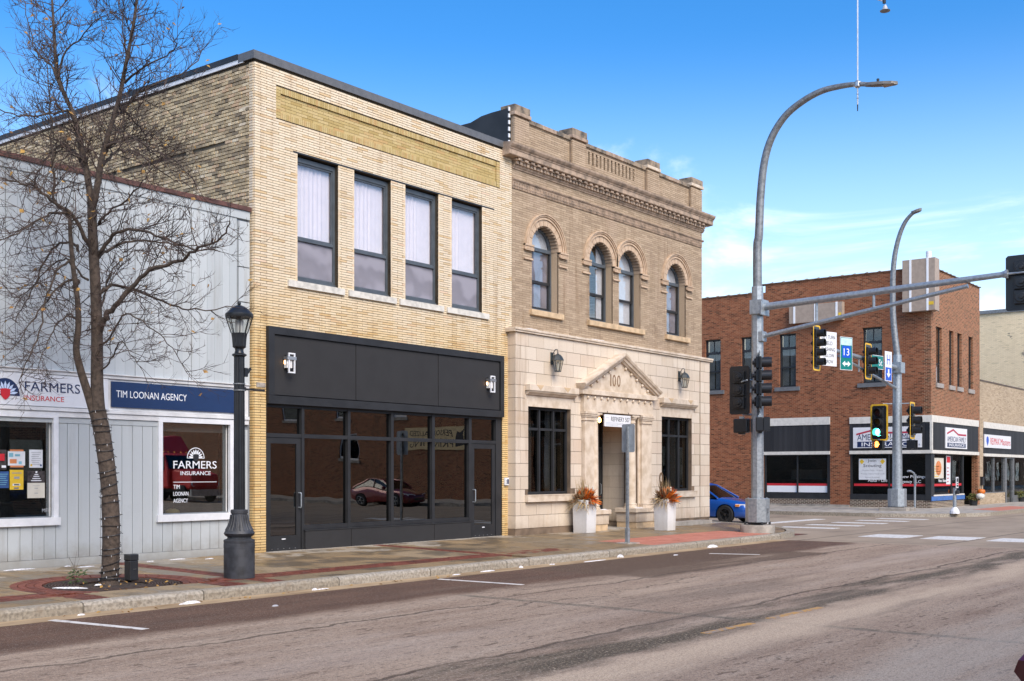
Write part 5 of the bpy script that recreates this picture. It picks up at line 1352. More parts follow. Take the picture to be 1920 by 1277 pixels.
for a, c in ((22.70,24.23),(24.31,25.95)):
    MB(tw).box(a,c,.095,.0995,.60,.93).build('white_film', m_whiteprint, f1); MB(tw).box(a,c,.095,.0995,.935,1.05).build('red_film', m_redprint, f1)
for a, c in ((17.75,19.55),(19.65,21.35)): MB(tw).box(a,c,.095,.0995,.945,1.06).build('red_film', m_redprint, f2)
MB(ts).box(X0+.3,58.1,.095,.0995,.945,1.06).build('red_film', m_redprint, f3); MB(ts).box(58.3,59.9,.095,.0995,.945,1.06).build('red_film', m_redprint, f3)
MB(ts).box(60.05,62.36,1.6,1.7,-.5,2.5).build('recess_wall', m_redbrick2, rb); MB(ts).box(60.05,62.36,.25,1.6,2.44,2.5).build('recess_ceiling', m_dark, rb)
MB(ts).box(60.10,60.16,.25,1.6,-.5,2.44).build('recess_side', m_black, rb)
b = MB(); b.box(X0+.3,XE,Y0+4.5,Y0+4.6,-.2,4.3); b.box(X0+.3,X0+5.0,Y0+.3,Y0+4.5,-.1,-.02); b.box(X0+.3,X0+5.0,Y0+.3,Y0+4.5,4.2,4.3); b.box(X0+5.0,X0+5.1,Y0+.3,27,-.1,4.3); b.box(X0+.3,X0+5,26.2,26.3,-.1,4.3); b.box(X0+.3,X0+5,Y0+4.6,26.2,-.1,-.02); b.box(X0+.3,X0+5,Y0+4.6,26.2,4.2,4.3)
b.build('interior', M('dim_brown_interior', (.06,.042,.03), .8, var=.5, scale=1.2), rb)
MB().box(X0+.3,XE,Y0+.3,42,10.6,10.8).build('roof', m_membrane, rb)
MB(tw).box(23.6,25.3,1.6,2.1,1.25,1.75).build('white_boxes', m_cwhite, rb); MB(tw).box(22.9,25.8,1.5,2.3,.95,1.24).build('counter', m_brownwood, rb)
gw = X0+.095
text('Auto - Life', 'lettering', m_whiteprint, f2, 20.65, 1.15, .95, .16, X=gw)
text('Matthew Petsinger', 'lettering', m_whiteprint, f2, 19.47, 1.30, 1.72, .17, X=gw); text('Agency LLC', 'lettering', m_whiteprint, f2, 19.15, 1.06, 1.06, .18, X=gw)
text('Home - Business', 'lettering', m_whiteprint, f3, 56.3, 1.14, 1.3, .14, Y=Y0+.095)
def tX(s, name, mat, parent, u_left, z, wid, hgt, d=0.0): return text(s, name, mat, parent, u_left, z, wid, hgt, X=X0+d)
m_crimson = M('crimson_print', (.42,.03,.06), .5, var=.03)
def insurer(mapf, left, right, z0, z1, d, label, roofpts, lines):
    t_ = thing('shop_sign', label, 'sign', group='insurance signs on the corner fascia')
    lo, hi = min(left,right), max(left,right)
    MB(mapf).box(lo,hi,d-.04,d,z0,z1).build('board', m_signwhite, t_)
    W = right-left; H = z1-z0
    pts = [(left+W*a, z0+H*c) for a, c in roofpts]
    b = MB(mapf)
    for p, q in zip(pts[:-1], pts[1:]): b.prism([(p[0],p[1]),(q[0],q[1]),(q[0],q[1]+H*.085),(p[0],p[1]+H*.085)], d-.046, d-.0405)
    b.build('roof_emblem', m_crimson, t_)
    return t_
s1 = insurer(tw, 21.33, 18.0, 2.79, 3.79, -.035, 'wide white insurance sign with red roofline facing the side street', [(.05,.62),(.30,.82),(.48,.68),(.95,.68)], None)
text('AMERICAN FAMILY', 'lettering', m_navy, s1, 21.33-.21, 3.16, 2.88, .30, X=X0-.0755); MB(tw).box(18.22,21.12,-.080,-.0756,2.83,3.10).build('blue_bar', m_navy, s1)
text('INSURANCE', 'lettering', m_whiteprint, s1, 20.9, 2.87, 2.5, .19, X=X0-.0802); text('R', 'lettering', m_navy, s1, 18.14, 2.88, .06, .08, X=X0-.0755)
s2 = insurer(ts, 56.82, 60.25, 2.78, 3.79, -.045, 'square white insurance sign with red roofline facing the main street', [(.06,.66),(.34,.86),(.58,.64),(.95,.64)], None)
text('AMERICAN FAMILY', 'lettering', m_navy, s2, 57.05, 3.10, 2.98, .26, Y=Y0-.0855); MB(ts).box(57.05,60.0,-.090,-.0856,2.84,3.05).build('blue_bar', m_navy, s2); text('INSURANCE', 'lettering', m_whiteprint, s2, 57.3, 2.875, 2.5, .15, Y=Y0-.0902)
ps = thing('poster', 'white event poster with two yellow diamonds in the corner shop window', 'poster')
MB(tw).box(19.76,21.10,.085,.092,1.25,2.27).build('sheet', m_paper, ps)
text('Join', 'lettering', m_blackprint, ps, 20.66, 2.08, .42, .16, X=X0+.085); text('Scouting', 'lettering', m_blackprint, ps, 20.88, 1.82, .90, .19, X=X0+.085)
text('Monday Nov 18 6pm', 'lettering', m_greyp, ps, 20.94, 1.66, 1.02, .08, X=X0+.085); text('Waseca County Fairgrounds', 'lettering', m_greyp, ps, 21.02, 1.49, 1.18, .085, X=X0+.085); text('Scout Building', 'lettering', m_greyp, ps, 20.78, 1.32, .70, .08, X=X0+.085)
for u in (20.95,19.93): MB(tw).prism([(u,2.0),(u+.12,2.13),(u,2.26),(u-.12,2.13)], .080, .0845).build('diamond', m_yel, ps)
for (a,c,z0_,z1_,l,mats) in ((55.30,57.05,1.32,2.30,'pale poster with a large orange figure in the corner shop window', (m_org,m_yel)),(57.45,58.1,1.02,2.42,'tall white poster with a red picture at the top beside the shop entrance', (m_redprint,m_crimson))):
    p_ = thing('poster', l, 'poster', group='posters in the front shop window')
    MB(ts).box(a,c,.085,.092,z0_,z1_).build('sheet', m_cream if mats[0] is m_org else m_paper, p_); W = c-a; H = z1_-z0_
    b = MB(ts)
    if mats[0] is m_org: b.prism([(a+W*(.55+.26*math.cos(q)), z0_+H*(.5+.36*math.sin(q))) for q in [2*math.pi*k/12 for k in range(12)]], .081, .0848)
    else: b.box(a+W*.1,a+W*.9,.081,.0848,z0_+H*.76,z1_-H*.03)
    b.build('picture', mats[0], p_)
    b = MB(ts)
    for k in range(5): b.box(a+W*.15,a+W*(.55+.08*(k % 3)),.081,.0848,z0_+H*(.08+.12*k),z0_+H*(.11+.12*k))
    b.build('print', mats[1], p_)
# antenna enclosures on the flank and on the roof
m_tanpanel = M('tan_enclosure_panel', (.36,.285,.225), .6, var=.08)
ap = thing('antenna_enclosure', 'tall tan enclosure with white strips straddling the roof corner of the red brick building', 'enclosure')
MB().box(X0-.42,X0+.22,Y0-.32,18.80,9.18,11.62).build('panel', m_tanpanel, ap)
b = MB(); 
for u in (18.42,17.62): b.box(X0-.435,X0-.4205,u-.05,u+.05,9.17,11.63)
b.build('strip', m_whiteprint, ap); MB().box(X0-.43,X0-.4205,Y0-.26,Y0-.03,9.42,9.58).build('warning_label', m_yel, ap)
a2_ = thing('antenna_enclosure', 'low wide tan enclosure with white strips on the red brick flank', 'enclosure')
ya, _ = onX(1480, 570, X0-.3); yb_, _ = onX(1579, 570, X0-.3)
MB().box(X0-.32,X0-.003,yb_,ya,9.10,9.98).build('panel', m_tanpanel, a2_)
b = MB()
for q in (.10,.50,.90): u = yb_+(ya-yb_)*q; b.box(X0-.335,X0-.3205,u-.05,u+.05,9.09,9.99)
b.build('strip', m_whiteprint, a2_); MB().box(X0-.33,X0-.3205,yb_+.04,yb_+.18,9.3,9.45).build('warning_label', m_yel, a2_)
yv, zv = onX(1741.5, 488, X0+.6)
vt = thing('roof_vent', 'white round vent pipe above the tan roof enclosure', 'vent', (X0+.6, yv, 11.3))
MB().lathe([(.10,-.3),(.10,zv-11.3+.02),(.16,zv-11.3+.03),(.16,zv-11.3+.10),(.13,zv-11.3+.11),(.13,zv-11.3+.42),(.11,zv-11.3+.43)], 14).build('pipe', m_white, vt, smooth=40)
lz = onY(1809, 873, Y0+.3)
wl_ = thing('wall_lamp', 'small lit lamp in the brick entrance recess', 'wall lamp', (60.6, Y0+1.58, 1.9))
MB().lathe([(.05,-.08),(.08,0),(.05,.08)], 8).build('globe', Memit('warm_globe', (1,.6,.2), 3), wl_); MB().box(-.04,.04,-.02,.03,-.10,.10).build('bracket', m_black, wl_)
# tan brick shop and the cream painted building behind
tb = thing('brick_building', 'single storey tan brick shop with charcoal fascia at the right edge', 'building')
x_, zt_ = onY(1838, 714, Y0)
b = MB(); wall_panels(b, 62.74, 90, -.5, zt_, [(63.35,80,-.1,4.29)], Y0, Y0+.3); b.build('front_wall', m_tanbrick, tb)
MB().box(62.74,90,Y0-.03,Y0+.4,zt_+.001,zt_+.07).build('coping', M('brown_metal_coping', (.12,.085,.06), .6), tb)
fascia(ts, 63.35, 80, d=-.05, parent=tb, step=.20, z=(2.46,2.61,3.96,4.28))
MB(ts).box(63.35,67.68,0,.2,-.5,.50).build('base_wall', m_tanbrick, tb)
b = MB(ts); b.box(63.35,67.6,.02,.2,.501,.54); b.box(65.5,65.56,.02,.2,.541,2.45); b.box(67.6,67.95,.0,.2,-.3,2.45); b.box(69.3,69.5,0,.2,-.3,2.45); b.box(67.95,69.3,.02,.2,2.38,2.45); b.box(69.5,80,0,.2,-.3,.3)
fr = b.build('shop_window', m_galv2, tb)
MB(ts).box(63.35,65.5,.1,.106,.54,2.45).build('pane', m_glassgrey, fr); MB(ts).box(65.56,67.6,.1,.106,.54,2.45).build('pane', m_glassgrey, fr); MB(ts).box(67.95,69.3,.1,.106,-.08,2.38).build('pane', m_glassgrey, fr); MB(ts).box(69.5,80,.1,.106,.301,2.45).build('pane', m_glassgrey, fr)
b = MB(); b.box(63,80,Y0+4,Y0+4.1,-.1,4.3); b.box(63,80,Y0+.3,Y0+4,-.12,-.06); b.box(63,80,Y0+.3,Y0+4,4.2,4.3); b.build('interior', m_dark, tb); MB().box(62.8,90,Y0+.3,40,5.9,6.1).build('roof', m_membrane, tb)
rs = thing('shop_sign', 'white sign with a blue balloon and red lettering on the far charcoal fascia', 'sign')
MB(ts).box(63.40,68.5,-.075,-.022,2.92,3.62).build('board', m_signwhite, rs)
text('RE/MAX', 'lettering', m_redprint, rs, 64.45, 3.10, 1.75, .36, Y=Y0-.0755); text('Masters', 'lettering', m_redprint, rs, 66.4, 3.10, 1.95, .34, Y=Y0-.0755)
MB(ts).prism([(63.9+.22*math.cos(q), 3.32+.20*math.sin(q)) for q in [-.7+(2*math.pi-1.74)*0+k*(4.55/12) for k in range(13)]]+[(63.9,3.0)], -.080, -.0755).build('balloon', m_bluesign, rs)
mb_ = thing('mailbox', 'small black letter box on the pier between the brick shops', 'letter box', (62.95, Y0, .92))
MB().box(-.16,.16,-.14,0,0,.42).build('box', m_black, mb_, bevel=.02); MB().box(-.18,.18,-.16,0,.421,.46).build('lid', m_black, mb_)
cb = thing('painted_building', 'tall cream painted brick building with flaking paint behind the tan shop', 'building')
ytop, zt2 = onX(1837, 587, 76)
MB().box(76,110,Y0+1.0,60,-.5,zt2-.1).build('wall', m_creambrick, cb); MB().box(75.9,110.1,Y0+.95,60,zt2-.099,zt2+.12).build('coping', m_galv2, cb)
# pumpkins and mums by the entrance, plant by the far shop
def mums(x, y, label, seed, pump=True):
    t_ = thing('flower_pot', label, 'plant', (x, y, -.085))
    MB().lathe([(.18,0),(.22,.26),(.24,.28),(.22,.29)], 12).build('pot', m_black, t_)
    rnd = random.Random(seed); b = MB()
    for _ in range(260):
        a = rnd.uniform(0,6.28); e = rnd.uniform(-.1,1.5); r = .38*(rnd.random()**.3)
        p = Vector((r*math.cos(a)*math.cos(e), r*math.sin(a)*math.cos(e), .28+r*math.sin(e)*.9)); u = Vector((rnd.uniform(-1,1),rnd.uniform(-1,1),rnd.uniform(-1,1))).normalized()*.05; v = u.orthogonal().normalized()*.03
        b.add([p-u,p+v,p+u,p-v+Vector((0,0,.01))], [(0,1,2,3)])
    b.build('foliage', M('mum_foliage', (.055,.085,.025), .8, var=.5, scale=12, c2=(.16,.13,.02)), t_)['kind'] = 'stuff'
pxm = onY(1814, 945, Y0-.2)
mums(60.75, Y0-.25, 'bushy green pot plant with pumpkins beside the brick shop entrance', 3); mums(70.6, Y0-.1, 'dark green pot plant by the far shop door', 9)
for z_, r_p, mat_, l, dx_ in ((.50,.20,M('orange_pumpkin', (.62,.16,.015), .5),'orange pumpkin on top of the pot plant pile',0.05),(.26,.22,M('white_pumpkin', (.66,.66,.60), .5),'white pumpkin below the orange one',-.12)):
    t_ = thing('pumpkin', l, 'pumpkin', (60.75+dx_, Y0-.62, z_))
    MB().lathe([(r_p*.2,0),(r_p*.8,.03),(r_p,r_p*.6),(r_p*.85,r_p*1.1),(r_p*.3,r_p*1.3)], 20, flute=.08).build('body', mat_, t_, smooth=60); MB().tube([(0,0,r_p*1.25),(.02,0,r_p*1.65)], [.03,.02], 6).build('stem', m_brownwood, t_)

# ================================================================== the brick building over the crossing that the windows mirror
ob = thing('brick_building', 'long dark brick building reflected in the charcoal shop windows', 'building')
XO = 55.2; to = lambda u, d, z: (XO+d, u, z)
OW = [(-8.9,-7.6,5.3,7.4),(-16.6,-15.2,5.3,7.4),(-21.9,-20.5,5.3,7.4),(-27.2,-25.8,5.3,7.4),(-33.0,-31.6,5.3,7.4),(-21.4,-19.6,2.5,4.2),(-31,-29.4,2.5,4.2)]
b = MB(to); wall_panels(b, -50, -4.9, -.5, 9.6, OW, 0, .35); b.build('side_wall', m_redbrick2, ob)
b = MB(); wall_panels(b, XO, 82, -.5, 9.6, [(57+5*i,59+5*i,5.3,7.4) for i in range(5)]+[(57+5*i,60.5+5*i,.5,3.4) for i in range(5)], -5.25, -4.9); b.build('front_wall', m_redbrick2, ob)
MB().box(XO-.1,82,-50,-4.8,9.601,9.8).build('coping', m_concrete, ob)
for h in OW:
    u0,u1,z0,z1 = h
    f_ = MB(to).box(u0,u0+.12,.1,.2,z0,z1).box(u1-.12,u1,.1,.2,z0,z1).box(u0+.12,u1-.12,.1,.2,z0,z0+.12).box(u0+.12,u1-.12,.1,.2,z1-.12,z1).build('window', m_trimwhite, ob); MB(to).box(u0+.12,u1-.12,.15,.16,z0+.12,z1-.12).build('pane', m_glassgrey, f_); MB(to).box(u0-.1,u1+.1,-.06,.1,z0-.18,z0-.002).build('sill', m_concrete, f_)
for i in range(5):
    for z0,z1,w_ in ((5.3,7.4,2),(.5,3.4,3.5)):
        a = 57+5*i
        f_ = MB().box(a,a+.12,-5.1,-5.0,z0,z1).box(a+w_-.12,a+w_,-5.1,-5.0,z0,z1).box(a+.12,a+w_-.12,-5.1,-5.0,z1-.12,z1).box(a+.12,a+w_-.12,-5.1,-5.0,z0,z0+.12).build('window', m_trimwhite, ob); MB().box(a+.12,a+w_-.12,-5.06,-5.05,z0+.12,z1-.12).build('pane', m_glassgrey, f_)
MB().box(XO+.6,81,-49,-5.4,-.2,9.4).build('interior', m_dark, ob)
os_ = thing('wall_sign', 'wide cream sign with bold black lettering on the mirrored brick wall', 'sign')
MB(to).box(-15.3,-10.05,-.06,-.003,3.02,4.50).build('board', M('cream_sign_board', (.62,.48,.26), .7), os_)
text('PERSONALIZED', 'lettering', m_blackprint, os_, -11.15, 3.92, 3.7, .36, X=XO-.0605); text('PRINTING', 'lettering', m_blackprint, os_, -11.15, 3.22, 3.7, .52, X=XO-.0605)
MB(to).prism([(-10.9,3.25),(-10.25,3.4),(-10.4,4.0),(-10.2,4.35),(-10.7,4.1),(-10.95,4.2)], -.066, -.0605).build('emblem', m_blackprint, os_)

# plain blocks on the near side of the street and beyond, seen only in the glass
for x0_, x1_, yf_, h_, l_ in ((-46, 27.5, -6.6, 7.4, 'low dark brick row mirrored in the office window'), (82.6, 190, -5.0, 8.4, 'long brick block mirrored in the far shop windows')):
    q_ = thing('brick_building', l_, 'building')
    n_ = int((x1_-x0_)/4.5); hs_ = [(x0_+1.2+4.5*i, x0_+3.6+4.5*i, .5, 2.9) for i in range(n_)]
    b = MB(); wall_panels(b, x0_, x1_, -.3, h_, hs_, yf_-.3, yf_); b.box(x0_, x1_, yf_-14, yf_-.301, -.3, h_-.3); b.build('wall', m_redbrick2, q_)
    MB().box(x0_, x1_, yf_-.35, yf_+.05, h_+.001, h_+.12).build('coping', m_concrete, q_)
    for h4 in hs_: MB().box(h4[0], h4[1], yf_-.2, yf_-.15, h4[2], h4[3]).build('window', m_glassgrey, q_)
# ================================================================== street furniture
def octa(r): return [(r*math.cos(R_(22.5+45*i)), r*math.sin(R_(22.5+45*i))) for i in range(8)]
MX1, MY1 = 29.76, 14.34; D1 = CT*MX1+ST*MY1
zat = lambda py, d: HC+(886-py)*d/FOC
ms = thing('signal_mast', 'tall galvanised signal mast at the near corner with curved street light arm', 'signal mast', (MX1, MY1, -.075))
def wmb(): return MB(lambda x, y, z: (x-MX1, y-MY1, z+.075))
MB().lathe([(.48,-.1),(.48,.19),(.46,.215)], 40).build('concrete_base', m_concrete, ms, smooth=40)
b = MB(); b.lathe([(.035,.21),(.035,.30)], 8, (.25,.25,0)); b.lathe([(.035,.21),(.035,.30)], 8, (-.25,.25,0)); b.lathe([(.035,.21),(.035,.30)], 8, (.25,-.25,0)); b.lathe([(.035,.21),(.035,.30)], 8, (-.25,-.25,0)); b.box(-.2,.2,-.2,.2,.235,.275); b.build('anchor_bolts', m_black, ms)
b = MB(); n8 = [(.335,.29),(.335,.94),(.315,.955)]; b.lathe(n8, 8, a0=R_(22.5)); b.build('base_cover', m_galv, ms)
b = MB()
for k in range(4):
    a = R_(45+90*k); b.lathe([(.02,-.0),(.02,.03)], 6, (.27*math.cos(a), .27*math.sin(a), .955))
b.box(-.05,-.0,-.345,-.31,.55,.68); b.build('cover_fixings', m_galv2, ms)
MB().lathe([(.172,.95),(.160,6.15),(.158,6.88)], 8, a0=R_(22.5)).build('pole', m_galv, ms)
up = [onX(p[0], p[1], MX1) for p in ((1423,440),(1426,370),(1433,305),(1447,258),(1472,218),(1505,190),(1540,171),(1575,162),(1606,158),(1632,158.5))]
pts = [(0,0,6.8),(0,0,8.0)] + [(0, y-MY1, z+.075) for y, z in up]
ys_ = [p[1] for p in pts]
MB().tube(*smooth_path(pts, [.125,.122]+[.115,.11,.105,.10,.095,.09,.083,.075,.066,.055]), 12).build('light_arm', m_galv2, ms, smooth=60)
hy, hz = onX(1622, 160, MX1); ey, ez_ = onX(1683, 156, MX1)
b = MB(); P = [(.0,.06),(.25,.13),(.6,.15),(.85,.11),(1,.02)]
vs = []; fs = []
for i, (t_, w_) in enumerate(P):
    y = hy+(ey-hy)*t_-MY1; z = hz+(ez_-hz)*t_+.075
    vs += [(-w_,y,z-.03),(w_,y,z-.03),(w_*.8,y,z+.05),(0,y,z+.075*(1-t_*.6)),(-w_*.8,y,z+.05)]
for i in range(4):
    for k in range(5): fs.append((5*i+k,5*i+(k+1) % 5,5*i+5+(k+1) % 5,5*i+5+k))
fs += [(0,1,2,3,4),(20,21,22,23,24)]
b.add(vs, fs); b.build('lamp_head', M('bronze_grey_lamp', (.15,.14,.125), .5), ms)
b = MB(); y = hy+(ey-hy)*.40-MY1; z = hz+(ez_-hz)*.4+.075; b.lathe([(.035,.06),(.04,.14),(.03,.15)], 8, (0,y,z)); b.build('photocell', m_black, ms)
b = MB(); y1_ = hy+(ey-hy)*.55-MY1; y2_ = hy+(ey-hy)*.92-MY1; z = hz+(ez_-hz)*.7+.04; b.box(-.11,.11,y2_,y1_,z-.012,z+.0); b.build('led_panel', m_tanpanel, ms)
# mast arm with its brace, over the main street
ae_y = .2623*MX1; ae_z = zat(515, CT*MX1+ST*ae_y)
A0 = Vector((0,-.12,zat(577,D1)+.075)); A1 = Vector((0, ae_y-MY1, ae_z+.075))
MB().tube([A0, A0.lerp(A1,.45), A1], [.105,.092,.072], 12).build('mast_arm', m_galv, ms, smooth=60)
MB().tube([A1, A1+Vector((0,-.06,.003)), A1+Vector((0,-.061,.003)), A1+Vector((0,-.12,.005)), A1+Vector((0,-.13,.005)), A1+Vector((0,-.62,.01))], [.085,.085,.11,.11,.03,.022], 10).build('arm_cap', m_galv, ms)
by = .29*MX1; B0 = Vector((0,-.12,zat(632,D1)+.075)); B1 = Vector((0, by-MY1, zat(536, CT*MX1+ST*by)+.075))
MB().tube([B0,B1], [.062,.055], 10).build('brace_arm', m_galv, ms, smooth=60)
b = MB()
for yy in (.4234*MX1, .3705*MX1):
    t1 = (yy-MY1-A0.y)/(A1.y-A0.y); t2 = (yy-MY1-B0.y)/(B1.y-B0.y); b.tube([A0.lerp(A1,t1), B0.lerp(B1,t2)], .04, 8)
b.build('tie', m_galv, ms)
b = MB(); b.box(-.22,.22,-.24,.14,A0.z-.20,A0.z+.20); b.box(-.25,.25,-.245,-.20,A0.z-.24,A0.z+.14); b.build('clamp_plate', m_galv, ms, bevel=.01); b = MB(); b.box(-.13,.13,-.22,.1,B0.z-.14,B0.z+.14); b.build('clamp_plate', m_galv, ms, bevel=.01)
def head(label, loc, rz, n=3, lit=None, yellow=False, back=True, pw=.66, group='traffic lights'):
    """signal head; its lenses look along local -Y"""
    t_ = thing('traffic_light', label, 'traffic light', loc, rz, group)
    S_ = .36; H = n*S_; M_ = .14
    bp = [(-pw/2+.05,-H/2-M_),(pw/2-.05,-H/2-M_),(pw/2,-H/2-M_+.05),(pw/2,H/2+M_-.05),(pw/2-.05,H/2+M_),(-pw/2+.05,H/2+M_),(-pw/2,H/2+M_-.05),(-pw/2,-H/2-M_+.05)]
    MB().prism(bp, .0, .012).build('backplate', m_signal, t_)
    if yellow:
        o_ = [(x*1.0,z*1.0) for x, z in bp]; i_ = [(x*(1-.11/pw*1.1), z*(1-.06/(H/2+M_))) for x, z in bp]
        MB().ringprism(o_, i_, -.006, -.0008, closed=True).build('border', m_yellow, t_)
    for k in range(n):
        z = H/2-S_*(k+.5)
        b = MB(); b.box(-.17,.17,-.06,.0-.0005,z-.172,z+.172); b.build('section', m_signal, t_, bevel=.02)
        b = MB(); b.box(-.165,.165,.0125,.10,z-.165,z+.165); b.prism([(.13*math.cos(q)+0, z+.13*math.sin(q)) for q in [2*math.pi*j/12 for j in range(12)]], .101, .15); b.prism([(.06*math.cos(q)-.03, z+.06*math.sin(q)) for q in [2*math.pi*j/8 for j in range(8)]], .151, .20); b.build('housing', m_signal, t_, bevel=.015)
        A = [R_(-50+280*j/18) for j in range(19)]
        MB().ringprism([(.152*math.cos(a), z+.152*math.sin(a)) for a in A], [(.144*math.cos(a), z+.144*math.sin(a)) for a in A], -.33, -.0605).build('visor', m_signal, t_)
        col = {'r':(.06,.008,.006),'y':(.09,.05,.006),'g':(.006,.05,.04)}['ryg'[min(k,2)] if n == 3 else 'ryyg'[k]]
        if lit == k: lm = Memit('lit_green_lens', (.10,1.0,.72), 4.5)
        else: lm = M('unlit_lens_'+'rygg'[min(k,3)], col, .2, var=.02)
        l_ = MB().lathe([(.002,-.03),(.08,-.022),(.14,0)], 20).build('lens', lm, t_, smooth=60)
        l_.rotation_euler = (R_(90),0,0); l_.location = (0,-.066,z)
    return t_
def bracket(label, pts, r=.022):
    return None
head('big black three lamp head on the tip of the near arm, seen from behind', (MX1+.14, 7.40, 6.24), R_(90), 3, pw=.74, group='black signal heads on the near mast')
h3 = head('black three lamp head seen from behind, left of the near mast', (MX1-.15, MY1+.47, zat(731,D1)), R_(90), 3, pw=.62, group='black signal heads on the near mast')
h4 = head('black four lamp head with visors to the right on the near mast', (MX1-.28, MY1-.20, zat(717,D1-.3)), R_(24), 4, pw=.60, group='black signal heads on the near mast')
b = MB(); z = zat(713,D1)+.075; b.tube([(-.02,0,z),(-.15,.25,z),(-.12,.47,z-.03)], .03, 8); b.tube([(-.1,0,z+.02),(-.25,-.12,z+.03)], .035, 8); b.tube([(-.12,.3,z),(-.34,.32,z-.05)], .022, 6); z2 = zat(778,D1)+.075; b.tube([(0,0,z2),(-.12,.4,z2+.02)], .03, 8); b.tube([(0,0,z2),(-.25,-.2,z2)], .03, 8); b.build('signal_brackets', m_galv, ms)
def ped(label, loc, rz, lit=False, group='pedestrian signals'):
    t_ = thing('pedestrian_signal', label, 'pedestrian signal', loc, rz, group)
    b = MB(); b.box(-.215,.215,-.10,.12,-.20,.20); b.build('case', m_signal, t_, bevel=.03)
    b = MB(); b.box(-.23,.23,-.26,-.101,.185,.20); b.box(-.23,-.215,-.26,-.101,-.18,.184); b.box(.215,.23,-.26,-.101,-.18,.184); b.build('visor', m_signal, t_)
    MB().box(-.05,.05,-.06,.06,.201,.26).build('bracket', m_galv, t_); MB().box(-.09,.09,-.05,.05,-.24,-.2005).build('foot', m_signal, t_)
    if lit:
        me_ = Memit('lit_orange_hand', (1.0,.30,.05), 4); b = MB()
        b.prism([(-.15,-.10),(-.03,-.10),(.0,-.02),(.0,.03),(-.155,.03)], -.108, -.101)
        for q, l in ((-.137,.10),(-.098,.135),(-.059,.13),(-.020,.10)): b.prism([(q-.015,.031),(q+.015,.031),(q+.012,.031+l),(q-.012,.031+l)], -.108, -.101)
        b.prism([(.001,-.02),(.045,.03),(.03,.045),(.001,.02)], -.108, -.101); b.build('hand_symbol', me_, t_)
    else: MB().box(-.19,.19,-.106,-.101,-.17,.17).build('screen', m_blackprint, t_)
    return t_
ped('black pedestrian signal box seen from behind, left of the near mast', (MX1-.12, MY1+.42, zat(798,D1)), R_(90), group='pedestrian signals on the near mast'); ped('black pedestrian signal with its visor to the right on the near mast', (MX1-.28, MY1-.22, zat(796,D1-.3)), R_(24), group='pedestrian signals on the near mast')
# sensor mast clamped to the light arm
sy, sz = onX(1608, 158, MX1)
sm_ = thing('sensor_mast', 'thin pale vertical pole with bell sensor clamped to the street light arm', 'sensor pole', (MX1, sy, sz))
zt_ = 906*(CT*MX1+ST*sy)/FOC+HC-sz+.9; zb_ = onX(1609, 196, MX1)[1]-sz
eY, eZ = onX(1640, 1, MX1); fY, fZ = onX(1658, 4, MX1)
MB().tube([(0,0,zb_),(0,0,zt_-.35),(0,-.05,zt_-.1),(0,-.25,zt_),(0,(eY-sy)*.75,zt_-.2),(0,eY-sy,eZ-sz+.05),(0,fY-sy,fZ-sz+.02)], .020, 8).build('pole', M('pale_aluminium', (.62,.64,.66), .4, .3), sm_)
b = MB(); b.lathe([(.055,-.09),(.085,-.06),(.085,.06),(.055,.09)], 12); b.lathe([(.03,-.27),(.03,-.25)], 8); b.lathe([(.03,zb_+.16),(.03,zb_+.18)], 8)
for k in range(6):
    a = math.pi*k/3; b.lathe([(.016,-.05),(.016,.05)], 6, (.10*math.cos(a)*.6, .10*math.sin(a), 0))
b.build('clamp', m_silver, sm_)
MB().lathe([(.014,zb_-.17),(.018,zb_-.02),(.018,zb_)], 8).build('tip', m_black, sm_)
gy, gz = onX(1659.5, 14, MX1)
b = MB(); b.lathe([(.035,.06),(.05,.02),(.085,-.075),(.085,-.08)], 14, (0, gy-sy, gz-sz)); b.build('sensor_bell', M('grey_plastic', (.42,.44,.47), .4), sm_); MB().lathe([(.125,-.10),(.135,-.085),(.11,-.075)], 14, (0, gy-sy, gz-sz)).build('sensor_disc', m_galv2, sm_); MB().lathe([(.045,-.05),(.045,.05)], 8, (0, fY-sy, fZ-sz+.02)).build('elbow', m_black, sm_)

# ---- far mast
MX2, MY2 = 50.9, 17.8; D2 = CT*MX2+ST*MY2
m2 = thing('signal_mast', 'far galvanised signal mast beside the red brick building', 'signal mast', (MX2, MY2, -.085))
MB().box(-.62,.62,-.62,.62,-.05,.14).build('concrete_base', m_concrete, m2, bevel=.02); MB().lathe([(.05,.14),(.30,.141),(.30,.17)], 8).build('anchor_bolts', m_black, m2)
MB().lathe([(.40,.18),(.40,.95),(.38,.97)], 8, a0=R_(22.5)).build('base_cover', m_galv, m2); MB().lathe([(.225,.96),(.185,6.9)], 12).build('pole', m_galv, m2, smooth=50)
up = [onX(p[0], p[1], MX2) for p in ((1675,600),(1674,545),(1675,505),(1679,472),(1687,440),(1697,417),(1708,403),(1714,399))]
MB().tube(*smooth_path([(0,0,6.85)]+[(0,y-MY2,z+.085) for y, z in up], [.15,.135,.125,.12,.11,.10,.09,.08,.07]), 10).build('light_arm', m_galv2, m2, smooth=60)
hy, hz = onX(1709, 400, MX2); ey, ez_ = onX(1728, 392.5, MX2)
b = MB(); vs = []; fs = []
for i, (t_, w_) in enumerate(P):
    y = hy+(ey-hy)*t_-MY2; z = hz+(ez_-hz)*t_+.085
    vs += [(-w_,y,z-.05),(w_,y,z-.05),(w_*.8,y,z+.06),(0,y,z+.10*(1-t_*.6)),(-w_*.8,y,z+.06)]
for i in range(4):
    for k in range(5): fs.append((5*i+k,5*i+(k+1) % 5,5*i+5+(k+1) % 5,5*i+5+k))
fs += [(0,1,2,3,4),(20,21,22,23,24)]; b.add(vs, fs); b.build('lamp_head', bpy.data.materials['bronze_grey_lamp'], m2)
